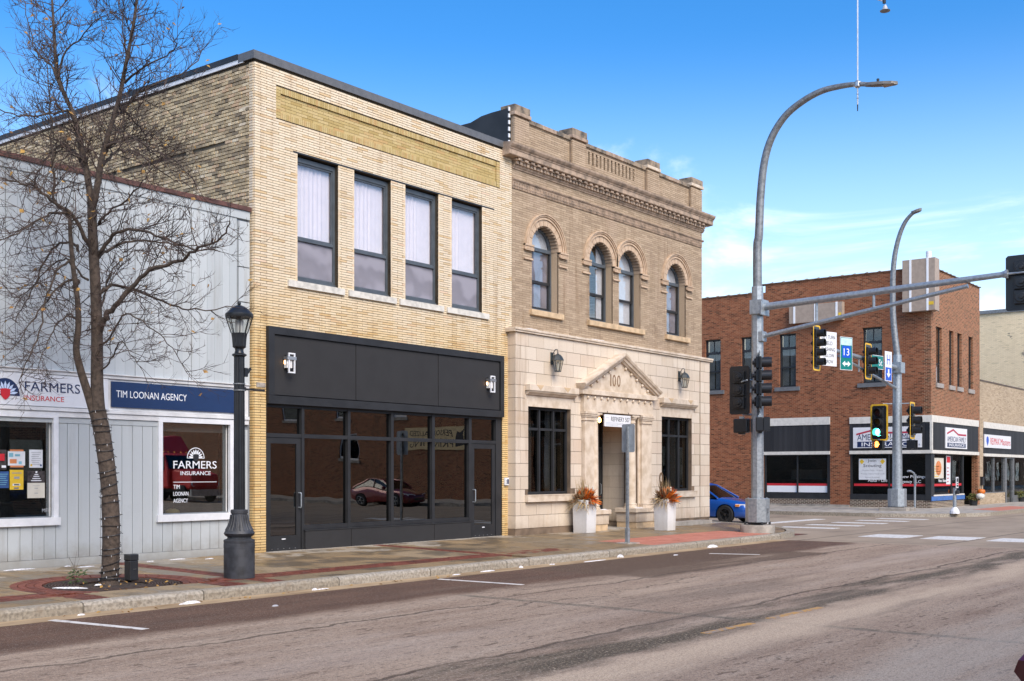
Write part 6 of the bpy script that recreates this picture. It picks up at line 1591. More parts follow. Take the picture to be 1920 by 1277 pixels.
az = zat(690,D2); A0 = Vector((-.2,0,az+.085)); A1 = Vector((42.0-MX2,0,6.47+.085))
MB().tube([A0,A1], [.11,.07], 10).build('mast_arm', m_galv, m2, smooth=60); MB().tube([Vector((-.2,0,zat(728,D2)+.085)), Vector((44.2-MX2,0,6.33))], [.065,.05], 8).build('brace_arm', m_galv, m2)
MB().box(-.30,.26,-.26,.26,az-.15,az+.32).build('clamp_plates', m_galv, m2); MB().tube([A0.lerp(A1,.5), A0.lerp(A1,.5)+Vector((.0,0,-.6))], .03, 6).build('tie', m_galv, m2)
g2_ = 'yellow bordered traffic lights on the far mast'
head('yellow bordered four lamp head at the left end of the far arm', (41.45, MY2-.25, 6.30), 0, 4, yellow=True, group=g2_)
head('yellow bordered three lamp head halfway along the far arm', (46.75, MY2-.25, zat(678,47.8)), 0, 3, yellow=True, group=g2_)
head('yellow bordered three lamp head showing a green light', (MX2-.35, MY2+.68, zat(792,D2)), R_(-90), 3, lit=2, yellow=True, group=g2_)
head('yellow bordered unlit three lamp head on the right of the far mast', (MX2+.15, MY2-.62, zat(789,D2)), R_(4), 3, yellow=True, group=g2_)
for o_ in COL.objects:
    if o_.get('group') == g2_ and o_.location.x > 46: o_.scale = (1.2,)*3 if o_.location.x > 49 else (1.1,)*3
ped('pedestrian signal showing an orange hand', (MX2-.35, MY2+.68, zat(834,D2)), R_(-90), True, 'pedestrian signals on the far mast'); ped('unlit black pedestrian signal on the right of the far mast', (MX2+.1, MY2-.55, zat(834,D2)), R_(4), False, 'pedestrian signals on the far mast')
for py in (757, 822):
    b = MB(); b.tube([(0,0,zat(py,D2)+.085),(-.25,.55,zat(py,D2)+.085)], .03, 6); b.tube([(0,0,zat(py,D2)+.085),(.12,-.5,zat(py,D2)+.085)], .03, 6)
    b.build('signal_bracket', m_galv, m2)
def armsign(label, px, py0, py1, wid, rz, face, content):
    X = 0
    d = ray(px, 0); t = (MY2-.22)/d[1]; X = t*d[0]; dd = t*(d[0]*CT+d[1]*ST)
    z0, z1 = zat(py1,dd), zat(py0,dd)
    t_ = thing('road_sign', label, 'road sign', (X, MY2-.22, z0), rz, group='signs on the far mast arm')
    H = z1-z0
    MB().box(-wid/2,wid/2,0,.02,0,H).build('plate', face, t_); b = MB(); b.box(-wid/2-.02,wid/2+.02,.004,.016,-.02,H+.02); b.build('rim', m_signwhite, t_); content(t_, wid, H); return t_
def c_yield(t_, w_, H):
    for k, (s_, q) in enumerate((('LEFT TURN',.82),('YIELD',.50),('FLASHING',.82),('YELLOW',.70),('ARROW',.60))): text(s_, 'lettering', m_blackprint, t_, -w_*q/2*.98, H*(.80-.185*k), w_*q, H*.11, Y=-.001, depth=.003)
armsign('white LEFT TURN YIELD FLASHING YELLOW ARROW sign', 1553, 623, 685, .98, R_(-16), m_signwhite, c_yield)
def c_13(t_, w_, H):
    MB().box(-w_*.36,w_*.36,-.004,-.0005,H*.37,H*.74).build('shield', m_bluesign, t_); text('13', 'lettering', m_whiteprint, t_, -w_*.24, H*.44, w_*.48, H*.22, Y=-.0045, depth=.003)
    MB().prism([(-.24*w_*1.5,H*.18),(-.10*w_*1.2,H*.27),(-.10*w_*1.2,H*.21),(.10*w_*1.2,H*.21),(.10*w_*1.2,H*.27),(.24*w_*1.5,H*.18),(.10*w_*1.2,H*.09),(.10*w_*1.2,H*.15),(-.10*w_*1.2,H*.15),(-.10*w_*1.2,H*.09)], -.004, -.0005).build('arrow', m_whiteprint, t_)
    MB().box(-w_*.47,w_*.47,-.002,-.0004,H*.76,H*.98).build('top_band', M('pale_teal_band', (.50,.68,.70), .3), t_)  # paler teal band across the upper part of the green plate
armsign('green county road sign with number 13 in blue and a two way arrow', 1587, 633, 693, .66, R_(-20), m_green, c_13)
armsign('green street name sign ending in St behind the signal', 1644, 667, 691, 1.1, R_(-8), m_green, lambda t_, w_, H: text('St', 'lettering', m_whiteprint, t_, w_*.16, H*.25, w_*.26, H*.5, Y=-.001, depth=.003))
def c_h(t_, w_, H):
    MB().box(-w_*.46,w_*.46,-.002,-.0004,H*.01,H*.46).build('lower_panel', m_bluesign, t_); text('H', 'lettering', m_bluesign, t_, -w_*.26, H*.56, w_*.52, H*.34, Y=-.001, depth=.003)
    MB().prism([(0,H*.10),(w_*.3,H*.25),(w_*.1,H*.25),(w_*.1,H*.40),(-w_*.1,H*.40),(-w_*.1,H*.25),(-w_*.3,H*.25)], -.006, -.0021).build('arrow', m_whiteprint, t_)
armsign('white and blue hospital H sign with arrow beside the far pole', 1666, 660, 714, .66, R_(-4), m_signwhite, c_h)
# push button post at the far corner
d_ = ray(1790, 963); t_v = (-.085-HC)/d_[2]; PXp, PYp = t_v*d_[0], t_v*d_[1]
pb = thing('push_button_post', 'short pale post with a small crossing sign by the corner shop window', 'post', (PXp, PYp, -.085)); sc_ = 51/2163
MB().lathe([(.20,0),(.19,.10),(.12,.22),(.085,.26)], 12).build('foot', m_signwhite, pb); MB().lathe([(.075,.25),(.07,1.05),(.075,1.06)], 12).build('post', m_galv, pb)
MB().box(-.14,.14,-.11,-.085,1.05,1.50).build('sign', m_signwhite, pb); b = MB(); b.box(-.10,.10,-.114,-.1105,1.30,1.45); b.box(-.10,.10,-.114,-.1105,1.22,1.26); b.box(-.10,.10,-.114,-.1105,1.10,1.18); b.build('print', m_blackprint, pb); MB().lathe([(.09,-.0),(.09,.14),(.03,.17)], 10, (0,-.1,.80)).build('button', m_black, pb)
# bent grey rail by the far mast
rl = thing('bent_rail', 'bent grey tube rail beside the far mast base', 'rail', (MX2+.5, MY2-.4, -.085))
MB().tube([(-.3,0,1.75),(.0,-.02,1.75),(.22,-.1,1.65),(.28,-.12,1.2),(.28,-.12,.0)], .045, 8).build('tube', m_galv, rl); MB().box(.12,.30,-.18,-.16,1.1,1.6).build('plate', m_galv, rl)

# ---- sign post seen from the back
PX_, PY_ = 23.15, 14.48; zp = swz(PY_)
sp = thing('sign_post', 'perforated grey sign post with the plain back of its sign', 'sign post', (PX_, PY_, zp), R_(-6))
MB().box(-.22,.22,-.2,.2,-.02,.02).build('footing', m_concrete, sp)
b = MB(); zt_ = zat(800, CT*PX_+ST*PY_)-zp
b.box(-.028,.028,-.028,.028,0,zt_)
b.build('post', m_galv, sp); MB().box(-.042,.042,-.042,.042,.02,.36).build('sleeve', m_galv, sp)
b = MB()
for k in range(60): b.prism([(.008*math.cos(q), .40+.035*k+.008*math.sin(q)) for q in [2*math.pi*j/6 for j in range(6)]], -.0295, -.0282)
b.build('holes', m_black, sp)['kind'] = 'stuff'
zs0, zs1 = zat(848, CT*PX_+ST*PY_)-zp, zat(795, CT*PX_+ST*PY_)-zp
w_ = .19; MB().prism([(-w_+.03,zs0),(w_-.03,zs0),(w_,zs0+.03),(w_,zs1-.03),(w_-.03,zs1),(-w_+.03,zs1),(-w_,zs1-.03),(-w_,zs0+.03)], .030, .036, 'x').build('sign_plate', M('bare_aluminium', (.42,.46,.49), .45, .4), sp)
# ---- ornamental lamp post
LX, LY = 11.83, 14.63; zl = swz(LY); DL = CT*LX+ST*LY; pm = DL/FOC
lp = thing('street_lamp', 'black ornamental street lamp with fluted post and heavy drum base', 'street lamp', (LX, LY, zl))
m_iron = M('black_cast_iron', (.017,.019,.022), .32, var=.2, scale=5); m_drum = M('worn_grey_black_iron', (.040,.043,.050), .55, var=.35, scale=6, bmp=.2)
Zp = lambda py: (1085-py)*pm
MB().lathe([(28.5*pm,0),(28.5*pm,Zp(1029)),(28.8*pm,Zp(1028.8)),(28.8*pm,Zp(1020.5)),(28.2*pm,Zp(1020)),(28.6*pm,Zp(1018.5)),(28.8*pm,Zp(1014)),(22*pm,Zp(1011.5))], 40).build('drum', m_drum, lp, smooth=35)
MB().lathe([(22*pm,Zp(1012)),(22*pm,Zp(1008.5)),(26*pm,Zp(1006)),(28.6*pm,Zp(1001.8)),(27*pm,Zp(999)),(24*pm,Zp(994)),(19*pm,Zp(986)),(16*pm,Zp(977)),(14.5*pm,Zp(966)),(14.5*pm,Zp(964.5))], 48, flute=.0).build('bell', m_drum, lp, smooth=50)
b = MB()
for k in range(20):
    a = 2*math.pi*k/20; pr = [(25.2,996.5),(20.4,987.5),(17.3,978.5),(15.6,967)]
    b.tube([(r*pm*math.cos(a), r*pm*math.sin(a), Zp(y)) for r, y in pr], [1.5*pm,1.5*pm,1.4*pm,1.2*pm], 6)
b.build('flutes', m_drum, lp, smooth=60)
MB().lathe([(15.5*pm,Zp(965)),(16*pm,Zp(963.5)),(16*pm,Zp(958.5)),(15*pm,Zp(957.5)),(10*pm,Zp(957))], 32).build('collar', m_drum, lp, smooth=35)
MB().lathe([(10.6*pm,Zp(958)),(9.8*pm,Zp(669))], 32, flute=.10).build('shaft', m_iron, lp)
MB().lathe([(10*pm,Zp(671)),(13.4*pm,Zp(669)),(13.4*pm,Zp(666.5)),(9.0*pm,Zp(664)),(7.8*pm,Zp(660)),(8.2*pm,Zp(656)),(12*pm,Zp(653.5)),(12.5*pm,Zp(652))], 28).build('capital', m_iron, lp, smooth=40)
MB().lathe([(12.3*pm,Zp(652)),(13.5*pm,Zp(636)),(14.6*pm,Zp(629)),(15*pm,Zp(627))], 32, flute=.07).build('cup', m_iron, lp)
MB().lathe([(14.6*pm,Zp(626.9)),(23.6*pm,Zp(598))], 8, a0=R_(10)).build('globe_glass', m_lampglass, lp)
MB().lathe([(7*pm,Zp(626)),(8*pm,Zp(603)),(4*pm,Zp(600))], 12).build('bulb', M('frosted_bulb', (.7,.7,.68), .6), lp)
b = MB()
for k in range(8):
    a = R_(10)+2*math.pi*k/8; b.tube([(15*pm*math.cos(a),15*pm*math.sin(a),Zp(627)),(24.4*pm*math.cos(a),24.4*pm*math.sin(a),Zp(598))], .9*pm, 5)
b.build('glazing_bars', m_iron, lp)
MB().lathe([(25.5*pm,Zp(598)),(26.2*pm,Zp(596)),(26*pm,Zp(591)),(24.5*pm,Zp(589.5)),(18*pm,Zp(583)),(12*pm,Zp(578)),(6*pm,Zp(575)),(2*pm,Zp(574.5))], 32).build('hood', m_iron, lp, smooth=40)
MB().lathe([(1.6*pm,Zp(575)),(3*pm,Zp(573)),(3.3*pm,Zp(570.5)),(2.4*pm,Zp(568.3)),(.4*pm,Zp(567.6))], 14).build('finial', m_iron, lp, smooth=60)
b = MB(); z = Zp(731); b.obox((.26,0,z), (.24,0,0), (0,.028,0), (0,0,.014)); b.obox((.05,0,z), (.05,0,0), (0,.045,0), (0,0,.03)); b.build('banner_arm', m_iron, lp)
b = MB(); b.lathe([(11.4*pm,Zp(735)),(11.4*pm,Zp(733))], 24); b.lathe([(11.4*pm,Zp(723)),(11.4*pm,Zp(721))], 24); b.build('steel_bands', m_galv2, lp)
b = MB(); z = Zp(700); b.obox((.08,-.05,z), (.03,0,0), (0,.03,0), (0,0,.07)); b.obox((.14,-.05,z+.02), (.04,0,.05), (0,.02,0), (-.012,0,.01)); b.build('socket', m_iron, lp)

# ================================================================== the bare tree
TX, TY = 10.02, 15.35; DT = CT*TX+ST*TY; pt = DT/FOC
tr = thing('tree', 'bare young street tree with a few dead leaves and upswept limbs', 'tree', (0,0,0))
rnd = random.Random(11)
def limb(px, w0, w1, dd=0., d0=0.):
    n = len(px); out = []
    for i, (x, y) in enumerate(px):
        out.append(atd(x, y, DT + d0 + dd*(i/(n-1))**1.2))
    R = [(w0+(w1-w0)*(i/(n-1))**.8)*pt for i in range(n)]
    # subdivide by Catmull-Rom for a smooth bend
    P_, Q_ = [], []
    for i in range(n-1):
        a = out[max(i-1,0)]; b_ = out[i]; c = out[i+1]; d = out[min(i+2,n-1)]
        for k in range(4):
            t = k/4
            P_.append(.5*((2*b_)+(c-a)*t+(2*a-5*b_+4*c-d)*t*t+(3*b_-a-3*c+d)*t**3)); Q_.append(R[i]+(R[i+1]-R[i])*t)
    P_.append(out[-1]); Q_.append(R[-1])
    return P_, Q_
TR = [([(205,1100),(205.5,1085),(207,1060),(208.5,1000),(206,930),(200,870),(191,810),(183,770)], [20.5,19,18,16.8,16,15.5,15.2,15]),]
P_, Q_ = limb(TR[0][0], 19, 15); 
for i in range(len(Q_)): Q_[i] = (15.2+ (3.2*max(0,1-i/5.)) + (1.0 if i < 16 else 0))*pt
b = MB(); b.tube(P_, Q_, 16)
main = [(185,775),(182,720),(182,640),(180,560),(176,480),(173,420),(172,380)]
P2, Q2 = limb(main, 12.5, 8); b.tube(P2, Q2, 12)
left = [(178,780),(164,735),(150,690),(143,655),(147,610),(145,560),(137,500),(132,440),(131,405)]
P3, Q3 = limb(left, 9, 3.3, -.5); b.tube(P3, Q3, 10)
L1 = [(173,390),(166,345),(158,300),(148,260),(138,215),(122,180),(107,140),(103,90),(100,40),(97,-10),(94,-60)]
P4, Q4 = limb(L1, 7.2, 1.6, .6); b.tube(P4, Q4, 9)
L2 = [(173,392),(183,345),(190,300),(202,255),(222,190),(232,140),(244,80),(254,20),(259,-40),(262,-90)]
P5, Q5 = limb(L2, 7.2, 1.6, -.5); b.tube(P5, Q5, 9)
b.build('trunk', m_bark, tr, smooth=70)
LIMBS = [
 ([(185,625),(196,600),(210,581),(245,541),(281,506),(341,486),(371,466),(416,446),(431,416)], 6.2, 1.0, -1.2),
 ([(186,550),(200,540),(215,535),(261,546),(321,571),(366,581),(441,575)], 3.8, .8, .8),
 ([(183,480),(193,466),(220,436),(261,431),(301,444),(361,466),(410,470)], 4.2, .8, -.6),
 ([(183,484),(200,470),(231,456),(271,451),(331,459),(386,461)], 3.4, .8, 1.3),
 ([(196,290),(203,275),(221,266),(251,260),(286,281),(341,311),(371,346)], 3.4, .7, -1.0),
 ([(193,310),(205,295),(226,283),(261,288),(301,321),(351,346)], 3.0, .7, 1.0),
 ([(226,206),(240,193),(261,173),(311,150),(361,125),(382,88)], 3.0, .6, .8),
 ([(234,155),(252,140),(276,125),(321,100),(331,72)], 2.4, .6, -.9),
 ([(185,420),(196,404),(220,386),(261,351),(281,321)], 2.6, .6, -1.3),
 ([(222,212),(238,211),(250,225),(266,246),(281,281),(300,300)], 2.2, .6, 1.1),
 ([(176,470),(160,446),(135,401),(95,376),(65,351),(30,341),(-10,332)], 4.4, .9, -1.0),
 ([(172,372),(168,351),(150,301),(120,273),(95,286),(70,326),(48,352)], 3.4, .7, 1.0),
 ([(142,235),(133,212),(118,209),(95,213),(45,218),(0,207),(-30,200)], 2.6, .7, -.9),
 ([(146,470),(138,456),(105,461),(75,506),(55,556),(30,600)], 2.8, .6, .8),
 ([(148,530),(140,524),(115,531),(80,576),(50,617),(20,660)], 2.8, .6, -.9),
 ([(165,525),(150,512),(125,486),(95,500),(60,540),(30,560)], 2.2, .6, 1.1),
 ([(106,145),(103,135),(95,120),(75,105),(55,55),(44,0)], 2.2, .6, .7),
 ([(107,148),(125,95),(150,70),(180,40),(190,30)], 2.0, .5, -.7),
 ([(132,410),(118,390),(104,381),(100,330),(97,270),(95,210),(92,140),(85,100)], 3.3, .6, -.6),
 ([(236,130),(236,105),(233,75),(228,25),(220,-20)], 2.2, .5, .6),
 ([(131,408),(120,398),(95,400),(60,420),(25,440),(-5,450)], 3.0, .7, -1.2),
 ([(140,500),(128,490),(100,520),(85,570),(70,640),(45,690),(35,720)], 2.6, .6, -1.4),
 ([(182,650),(200,640),(225,600),(245,590),(290,620),(320,650),(350,700)], 2.2, .5, -1.6),
 ([(182,700),(205,680),(218,655),(226,640),(240,655),(262,690)], 1.8, .5, -.8),
 ([(145,600),(128,590),(105,610),(85,650),(70,690)], 2.0, .5, -.8),
 ([(180,590),(192,565),(205,520),(225,490),(260,470),(300,480)], 2.2, .5, 1.5),
 ([(160,305),(140,290),(112,300),(80,345),(60,395)], 2.2, .5, -1.5),
 ([(150,265),(128,240),(95,240),(60,262),(30,300)], 2.0, .5, 1.4),
 ([(205,255),(218,246),(236,248),(262,270),(280,310)], 1.8, .5, -1.6),
]
tw_ = MB(); leafpts = []
def twig(p, d, L, r, lvl, curl):
    n = 4 if lvl < 2 else 3
    P = [p]; dd = d.copy()
    for k in range(n):
        dd = (dd + Vector((rnd.uniform(-.22,.22), rnd.uniform(-.22,.22), rnd.uniform(-.16,.16) + curl*(k+.3)*.16))).normalized()
        P.append(P[-1] + dd*L/n)
    tw_.tube(P, [r*(1-.7*k/n) for k in range(n+1)], 3 if lvl else 4, cap=False)
    if lvl < 3:
        m = (5 if lvl == 0 else 4 if lvl == 1 else 2)
        for _ in range(m):
            k = rnd.uniform(.25, 1.0)*n; i = min(int(k), n-1); q = P[i].lerp(P[i+1], k-i); t = (P[i+1]-P[i]).normalized()
            s_ = Vector((rnd.uniform(-1,1), rnd.uniform(-1,1), rnd.uniform(-.5,1))); s_ = (s_ - t*s_.dot(t)).normalized()
            twig(q, (t*rnd.uniform(.6,1.1)+s_*.75).normalized(), L*rnd.uniform(.35,.62), r*.70, lvl+1, curl+rnd.uniform(-.1,.6))
    elif rnd.random() < .03: leafpts.append(P[-1])
def sprout(P, Q, n, L0, L1, start=.25):
    m = len(P)
    for j in range(n):
        k = (start + (1-start)*(j+rnd.random())/n)*(m-1); i = min(int(k), m-2); q = P[i].lerp(P[i+1], k-i); t = (P[i+1]-P[i]).normalized(); r = Q[i]
        s_ = Vector((rnd.uniform(-1,1), rnd.uniform(-1,1), rnd.uniform(-.6,.8))); s_ = (s_ - t*s_.dot(t)).normalized()
        f = 1-.45*(k/(m-1))
        twig(q, (t*rnd.uniform(.4,1.0)+s_).normalized(), rnd.uniform(L0,L1)*f, min(max(r*.5,.006), .010), 1, rnd.uniform(-.5,.7))
for px, w0, w1, dd in LIMBS:
    P_, Q_ = limb(px, w0*1.12, w1*1.1, dd)
    for i in range(2, len(P_)): P_[i] = P_[i] + Vector((rnd.uniform(-.02,.02), rnd.uniform(-.02,.02), rnd.uniform(-.02,.02)))
    MB().tube(P_, Q_, 7).build('limb', m_bark, tr, smooth=70)
    sprout(P_, Q_, 22, .45, 1.05, .25)
    twig(P_[-1], (P_[-1]-P_[-2]).normalized(), .5, .005, 1, .2)
sprout(P4, Q4, 58, .4, 1.0, .12); sprout(P5, Q5, 58, .4, 1.0, .12); sprout(P2, Q2, 18, .3, .8, .2); sprout(P3, Q3, 14, .3, .75, .35)
tw_.build('twigs', m_twig, tr, recalc=False)['kind'] = 'stuff'
b = MB()
for p in leafpts + [atd(rnd.uniform(20,440), rnd.uniform(430,740), DT+rnd.uniform(-1,1)) for _ in range(0)]:
    u = Vector((rnd.uniform(-1,1),rnd.uniform(-1,1),rnd.uniform(-1,.2))).normalized()*rnd.uniform(.035,.055); v = u.orthogonal().normalized()*rnd.uniform(.025,.04); w_ = u.cross(v).normalized()*.008
    b.add([p, p+u*.7+v+w_, p+u*1.7, p+u*.7-v+w_, p+u*.8-w_], [(0,1,4),(1,2,4),(2,3,4),(3,0,4)])
b.build('leaves', m_leaf, tr, recalc=False)['kind'] = 'stuff'
# fairy lights wound round the trunk
ls = thing('string_lights', 'dark string of tiny bulbs wound round the tree trunk', 'string lights')
ax = [P for P in limb(TR[0][0], 19, 15)[0]]; aw = [(15.2+(3.2*max(0,1-i/5.))+(1.0 if i < 16 else 0))*pt for i in range(len(ax))]
tot = len(ax)-1; pts = []; bl = MB()
NT = 25; K = NT*18
for k in range(K+1):
    u = k/K*tot*.98; i = min(int(u), tot-1); f = u-i
    c = ax[i].lerp(ax[i+1], f); r = aw[i]*(1-f)+aw[i+1]*f + .012
    a = 2*math.pi*k/18
    p = c + Vector((r*math.cos(a), r*math.sin(a), .03*math.sin(a*.37+1)+.02*math.sin(a*.9))); pts.append(p)
    if k % 4 == 0:
        dr = Vector((math.cos(a), math.sin(a), rnd.uniform(-.5,.6))).normalized(); bl.tube([p, p+dr*.028], .0045, 4); 
wire = MB().tube(pts, .0055, 4).build('wire', m_black, ls, recalc=False); bl.build('sockets', m_black, ls)['kind'] = 'stuff'
b = MB()
for k in range(2, K, 7):
    p = pts[k]; b.tube([p+Vector((0,0,0)), p+Vector((0,0,rnd.choice((-1,1))*.03))], [.005,.003], 4)
b.build('bulbs', m_signwhite, ls)['kind'] = 'stuff'
bx = thing('power_box', 'small black power pedestal beside the tree trunk', 'power box', (10.42, 15.45, swz(15.45)))
MB().box(-.075,.075,-.075,.075,0,.30).build('body', m_black, bx, bevel=.01); MB().box(-.08,.08,-.08,.08,.301,.40).build('cover', m_black, bx, bevel=.012); MB().box(-.02,.03,-.084,-.0755,.17,.175).build('latch', m_galv2, bx)
wd = thing('weed', 'small green weed growing by the tree pit edge', 'plant', (9.55, 15.55, swz(15.5)))
b = MB()
for _ in range(40):
    a = rnd.uniform(0,6.28); r = rnd.uniform(.02,.2); p = Vector((r*math.cos(a), r*math.sin(a)*.6, rnd.uniform(.02,.22))); u = Vector((rnd.uniform(-1,1),rnd.uniform(-1,1),rnd.uniform(-.3,.6))).normalized()*.035; v = u.orthogonal().normalized()*.018
    b.add([p-u,p+v,p+u,p-v], [(0,1,2,3)])
b.build('leaves', M('weed_green', (.045,.07,.02), .8), wd); b = MB()
for k in range(4): b.tube([(0,0,0),(rnd.uniform(-.05,.05),0,.15),(rnd.uniform(-.2,.1),0,rnd.uniform(.25,.55))], [.004,.003,.001], 4)
b.build('stems', m_twig, wd)
# ================================================================== vehicles
def car(name, label, loc, rz, paint, L=4.65, Wd=1.80, lit=True, parts=True, rim=None):
    """x forward, y left; origin on the ground under the middle"""
    t_ = thing(name, label, 'car', loc, rz)
    h = Wd/2
    ST_ = [(2.33,.50,.34,.56),(2.27,.70,.24,.66),(2.05,.83,.20,.73),(1.70,.88,.18,.79),(1.30,.895,.18,.86),(.95,.90,.18,.91),(.3,.905,.18,.93),(-.4,.905,.18,.95),(-1.1,.905,.18,.97),(-1.6,.90,.19,1.0),(-2.0,.86,.24,1.01),(-2.22,.78,.32,.99),(-2.30,.66,.42,.92)]
    b = MB(); m = 0; rows = []
    for x, w_, zb, zt in ST_:
        w_ *= h/.905; x *= L/4.65
        hp = [(w_*.80,zb),(w_*.965,zb+.07),(w_,zb+(zt-zb)*.42),(w_*.985,zb+(zt-zb)*.66),(w_*.955,zt-.085),(w_*.86,zt-.012),(w_*.45,zt+.022),(0,zt+.03)]
        rows.append([(x,y,z) for y, z in hp] + [(x,-y,z) for y, z in hp[-2::-1]])
    m = len(rows[0]); vs = [p for r in rows for p in r]; fs = []
    for i in range(len(rows)-1):
        for k in range(m-1): fs.append((i*m+k, i*m+k+1, (i+1)*m+k+1, (i+1)*m+k))
        fs.append((i*m+m-1, i*m, (i+1)*m, (i+1)*m+m-1))
    fs.append(tuple(range(m))); fs.append(tuple(range((len(rows)-1)*m, len(rows)*m)))
    b.add(vs, fs); body = b.build('body', paint, t_, smooth=45)
    ops = []
    for wx in (1.38, -1.32):
        c = MB().prism([(wx*L/4.65+.375*math.cos(q), .32+.375*math.sin(q)) for q in [2*math.pi*k/28 for k in range(28)]], -2, 2).build('cut', m_black, t_)
        ops.append(c); mo = body.modifiers.new('b', 'BOOLEAN'); mo.operation = 'DIFFERENCE'; mo.object = c; mo.solver = 'EXACT'
    bpy.context.view_layer.update()
    dg = bpy.context.evaluated_depsgraph_get(); nm = bpy.data.meshes.new_from_object(body.evaluated_get(dg)); body.modifiers.clear(); old = body.data; body.data = nm; nm.name = 'body'
    for c in ops: bpy.data.objects.remove(c)
    MB().box(-1.75*L/4.65,1.8*L/4.65,-h*.55,h*.55,.2,.78).build('underbody', m_black, t_)
    # greenhouse: dark glass volume, painted roof and pillars
    cab = [(1.05,.80,.90),(.28,.60,1.36),(-.15,.61,1.43),(-.75,.605,1.42),(-1.15,.58,1.35),(-1.92,.70,1.0)]
    sides = []
    for sy in (1, -1):
        sides.append([(x*L/4.65, sy*w_*h/.905, z) for x, w_, z in cab])
    base = [(x*L/4.65, .845*h/.905, .93+.02*(1-i/5)) for i, (x, _, _) in enumerate(cab)]
    b = MB(); n = len(cab)
    vs = sides[0]+sides[1]+[(1.05*L/4.65,.84*h/.905,.88),(-1.92*L/4.65,.82*h/.905,.97),(1.05*L/4.65,-.84*h/.905,.88),(-1.92*L/4.65,-.82*h/.905,.97)]
    fs = [(i,i+1,n+i+1,n+i) for i in range(n-1)] + [tuple([2*n]+list(range(0,n))+[2*n+1])] + [tuple([2*n+2]+list(range(n,2*n))+[2*n+3])] + [(2*n,2*n+1,2*n+3,2*n+2)]
    b.add(vs, fs); b.build('cabin_glass', m_cglass, t_)
    b = MB(); rf = [1,2,3,4]
    vs = []
    for i in rf: x, w_, z = cab[i]; vs += [(x*L/4.65, w_*1.03*h/.905, z+.004),(x*L/4.65, 0, z+.035),(x*L/4.65, -w_*1.03*h/.905, z+.004)]
    for i in rf: x, w_, z = cab[i]; vs += [(x*L/4.65, w_*1.03*h/.905, z-.03),(x*L/4.65, 0, z-.01),(x*L/4.65, -w_*1.03*h/.905, z-.03)]
    fs = []
    for i in range(3):
        for k in range(2): fs += [(3*i+k,3*i+k+1,3*i+4+k,3*i+3+k),(12+3*i+k,12+3*i+k+1,12+3*i+4+k,12+3*i+3+k)]
        for k in (0,2): fs.append((3*i+k,3*i+3+k,15+3*i+k,12+3*i+k))
    fs += [(0,1,13,12),(1,2,14,13),(9,10,22,21),(10,11,23,22)]
    b.add(vs, fs); b.build('roof', paint, t_, smooth=50)
    for sy in (1,-1):
        S2 = [Vector(p) for p in (sides[0] if sy > 0 else sides[1])]
        lo = [Vector((1.08*L/4.65, sy*.84*h/.905, .90)), Vector((-1.95*L/4.65, sy*.80*h/.905, .99))]
        for pp, rr in (([lo[0], S2[1]+Vector((0,sy*.01,0))], .035), ([S2[4]+Vector((0,sy*.01,0)), lo[1]], .06), ([Vector((-.42*L/4.65, sy*.855*h/.905, .95)), S2[2].lerp(S2[3],.4)+Vector((0,sy*.01,-.02))], .035), ([S2[i]+Vector((0,sy*.012,0)) for i in range(1,5)], .028)):
            MB().tube(pp, rr, 6).build('pillar', paint, t_, smooth=60)
    for sy in (1,-1):
        b = MB(); b.obox((.62*L/4.65, sy*(h+.07), .98), (.06,0,0), (0,.085,0), (0,0,.06)); b.build('mirror', paint, t_, bevel=.03)
        for wx in (1.38,-1.32):
            b = MB(); b.lathe([(.21,-.03),(.20,-.10),(.30,-.105),(.325,-.08),(.325,.08),(.30,.105),(.205,.10),(.20,.05)], 28, cap=False)
            w_ = b.build('wheel', m_tyre, t_, smooth=40); w_.rotation_euler = (R_(90),0,0); w_.location = (wx*L/4.65, sy*(h-.115), .325)
            b = MB(); b.lathe([(.205,.05),(.215,.10),(.20,.104),(.19,.05)], 24, cap=False); b.lathe([(.045,.05),(.05,.085),(.02,.09)], 12)
            for k in range(5):
                for e in (-.12,.12):
                    a = 2*math.pi*k/5+e; b.obox((.125*math.cos(a-e*.5),.125*math.sin(a-e*.5),.075), (.085*math.cos(a),.085*math.sin(a),0), (-.013*math.sin(a),.013*math.cos(a),0), (0,0,.012))
            r2 = b.build('rim', rim or m_silver, w_)
            if sy < 0: pass
            else: r2.rotation_euler = (R_(180),0,0)
            MB().lathe([(.20,-.02),(.20,.02)], 20).build('brake_disc', m_black, w_)
        b = MB(); b.prism([(2.22*L/4.65,sy*.45*h),(2.30*L/4.65,sy*.40*h),(2.17*L/4.65,sy*.80*h),(1.80*L/4.65,sy*.965*h),(1.80*L/4.65,sy*.91*h)], .60, .70, 'z'); b.build('headlight', M('clear_headlight', (.75,.76,.78), .15, spec=.8), t_)
        MB().box(1.80*L/4.65,1.95*L/4.65,min(sy*.93*h,sy*.985*h),max(sy*.93*h,sy*.985*h),.615,.685).build('indicator', M('amber_lens', (.75,.25,.04), .3), t_)
        MB().box(-2.25*L/4.65,-2.06*L/4.65,min(sy*.52*h,sy*.87*h),max(sy*.52*h,sy*.87*h),.74,.90).build('tail_light', M('red_tail_lens', (.35,.01,.01), .2), t_)
        b = MB(); b.box(-1.0*L/4.65,-.85*L/4.65,min(sy*.995*h,sy*1.02*h),max(sy*.995*h,sy*1.02*h),.80,.825); b.box(-.02,.13,min(sy*.995*h,sy*1.02*h),max(sy*.995*h,sy*1.02*h),.79,.815); b.build('handle', paint, t_)
    b = MB(); b.box(2.20*L/4.65,2.345*L/4.65,-.50*h,.50*h,.36,.50); b.box(2.05*L/4.65,2.26*L/4.65,-.80*h,-.55*h,.27,.42); b.box(2.05*L/4.65,2.26*L/4.65,.55*h,.80*h,.27,.42); b.build('grille', m_black, t_)
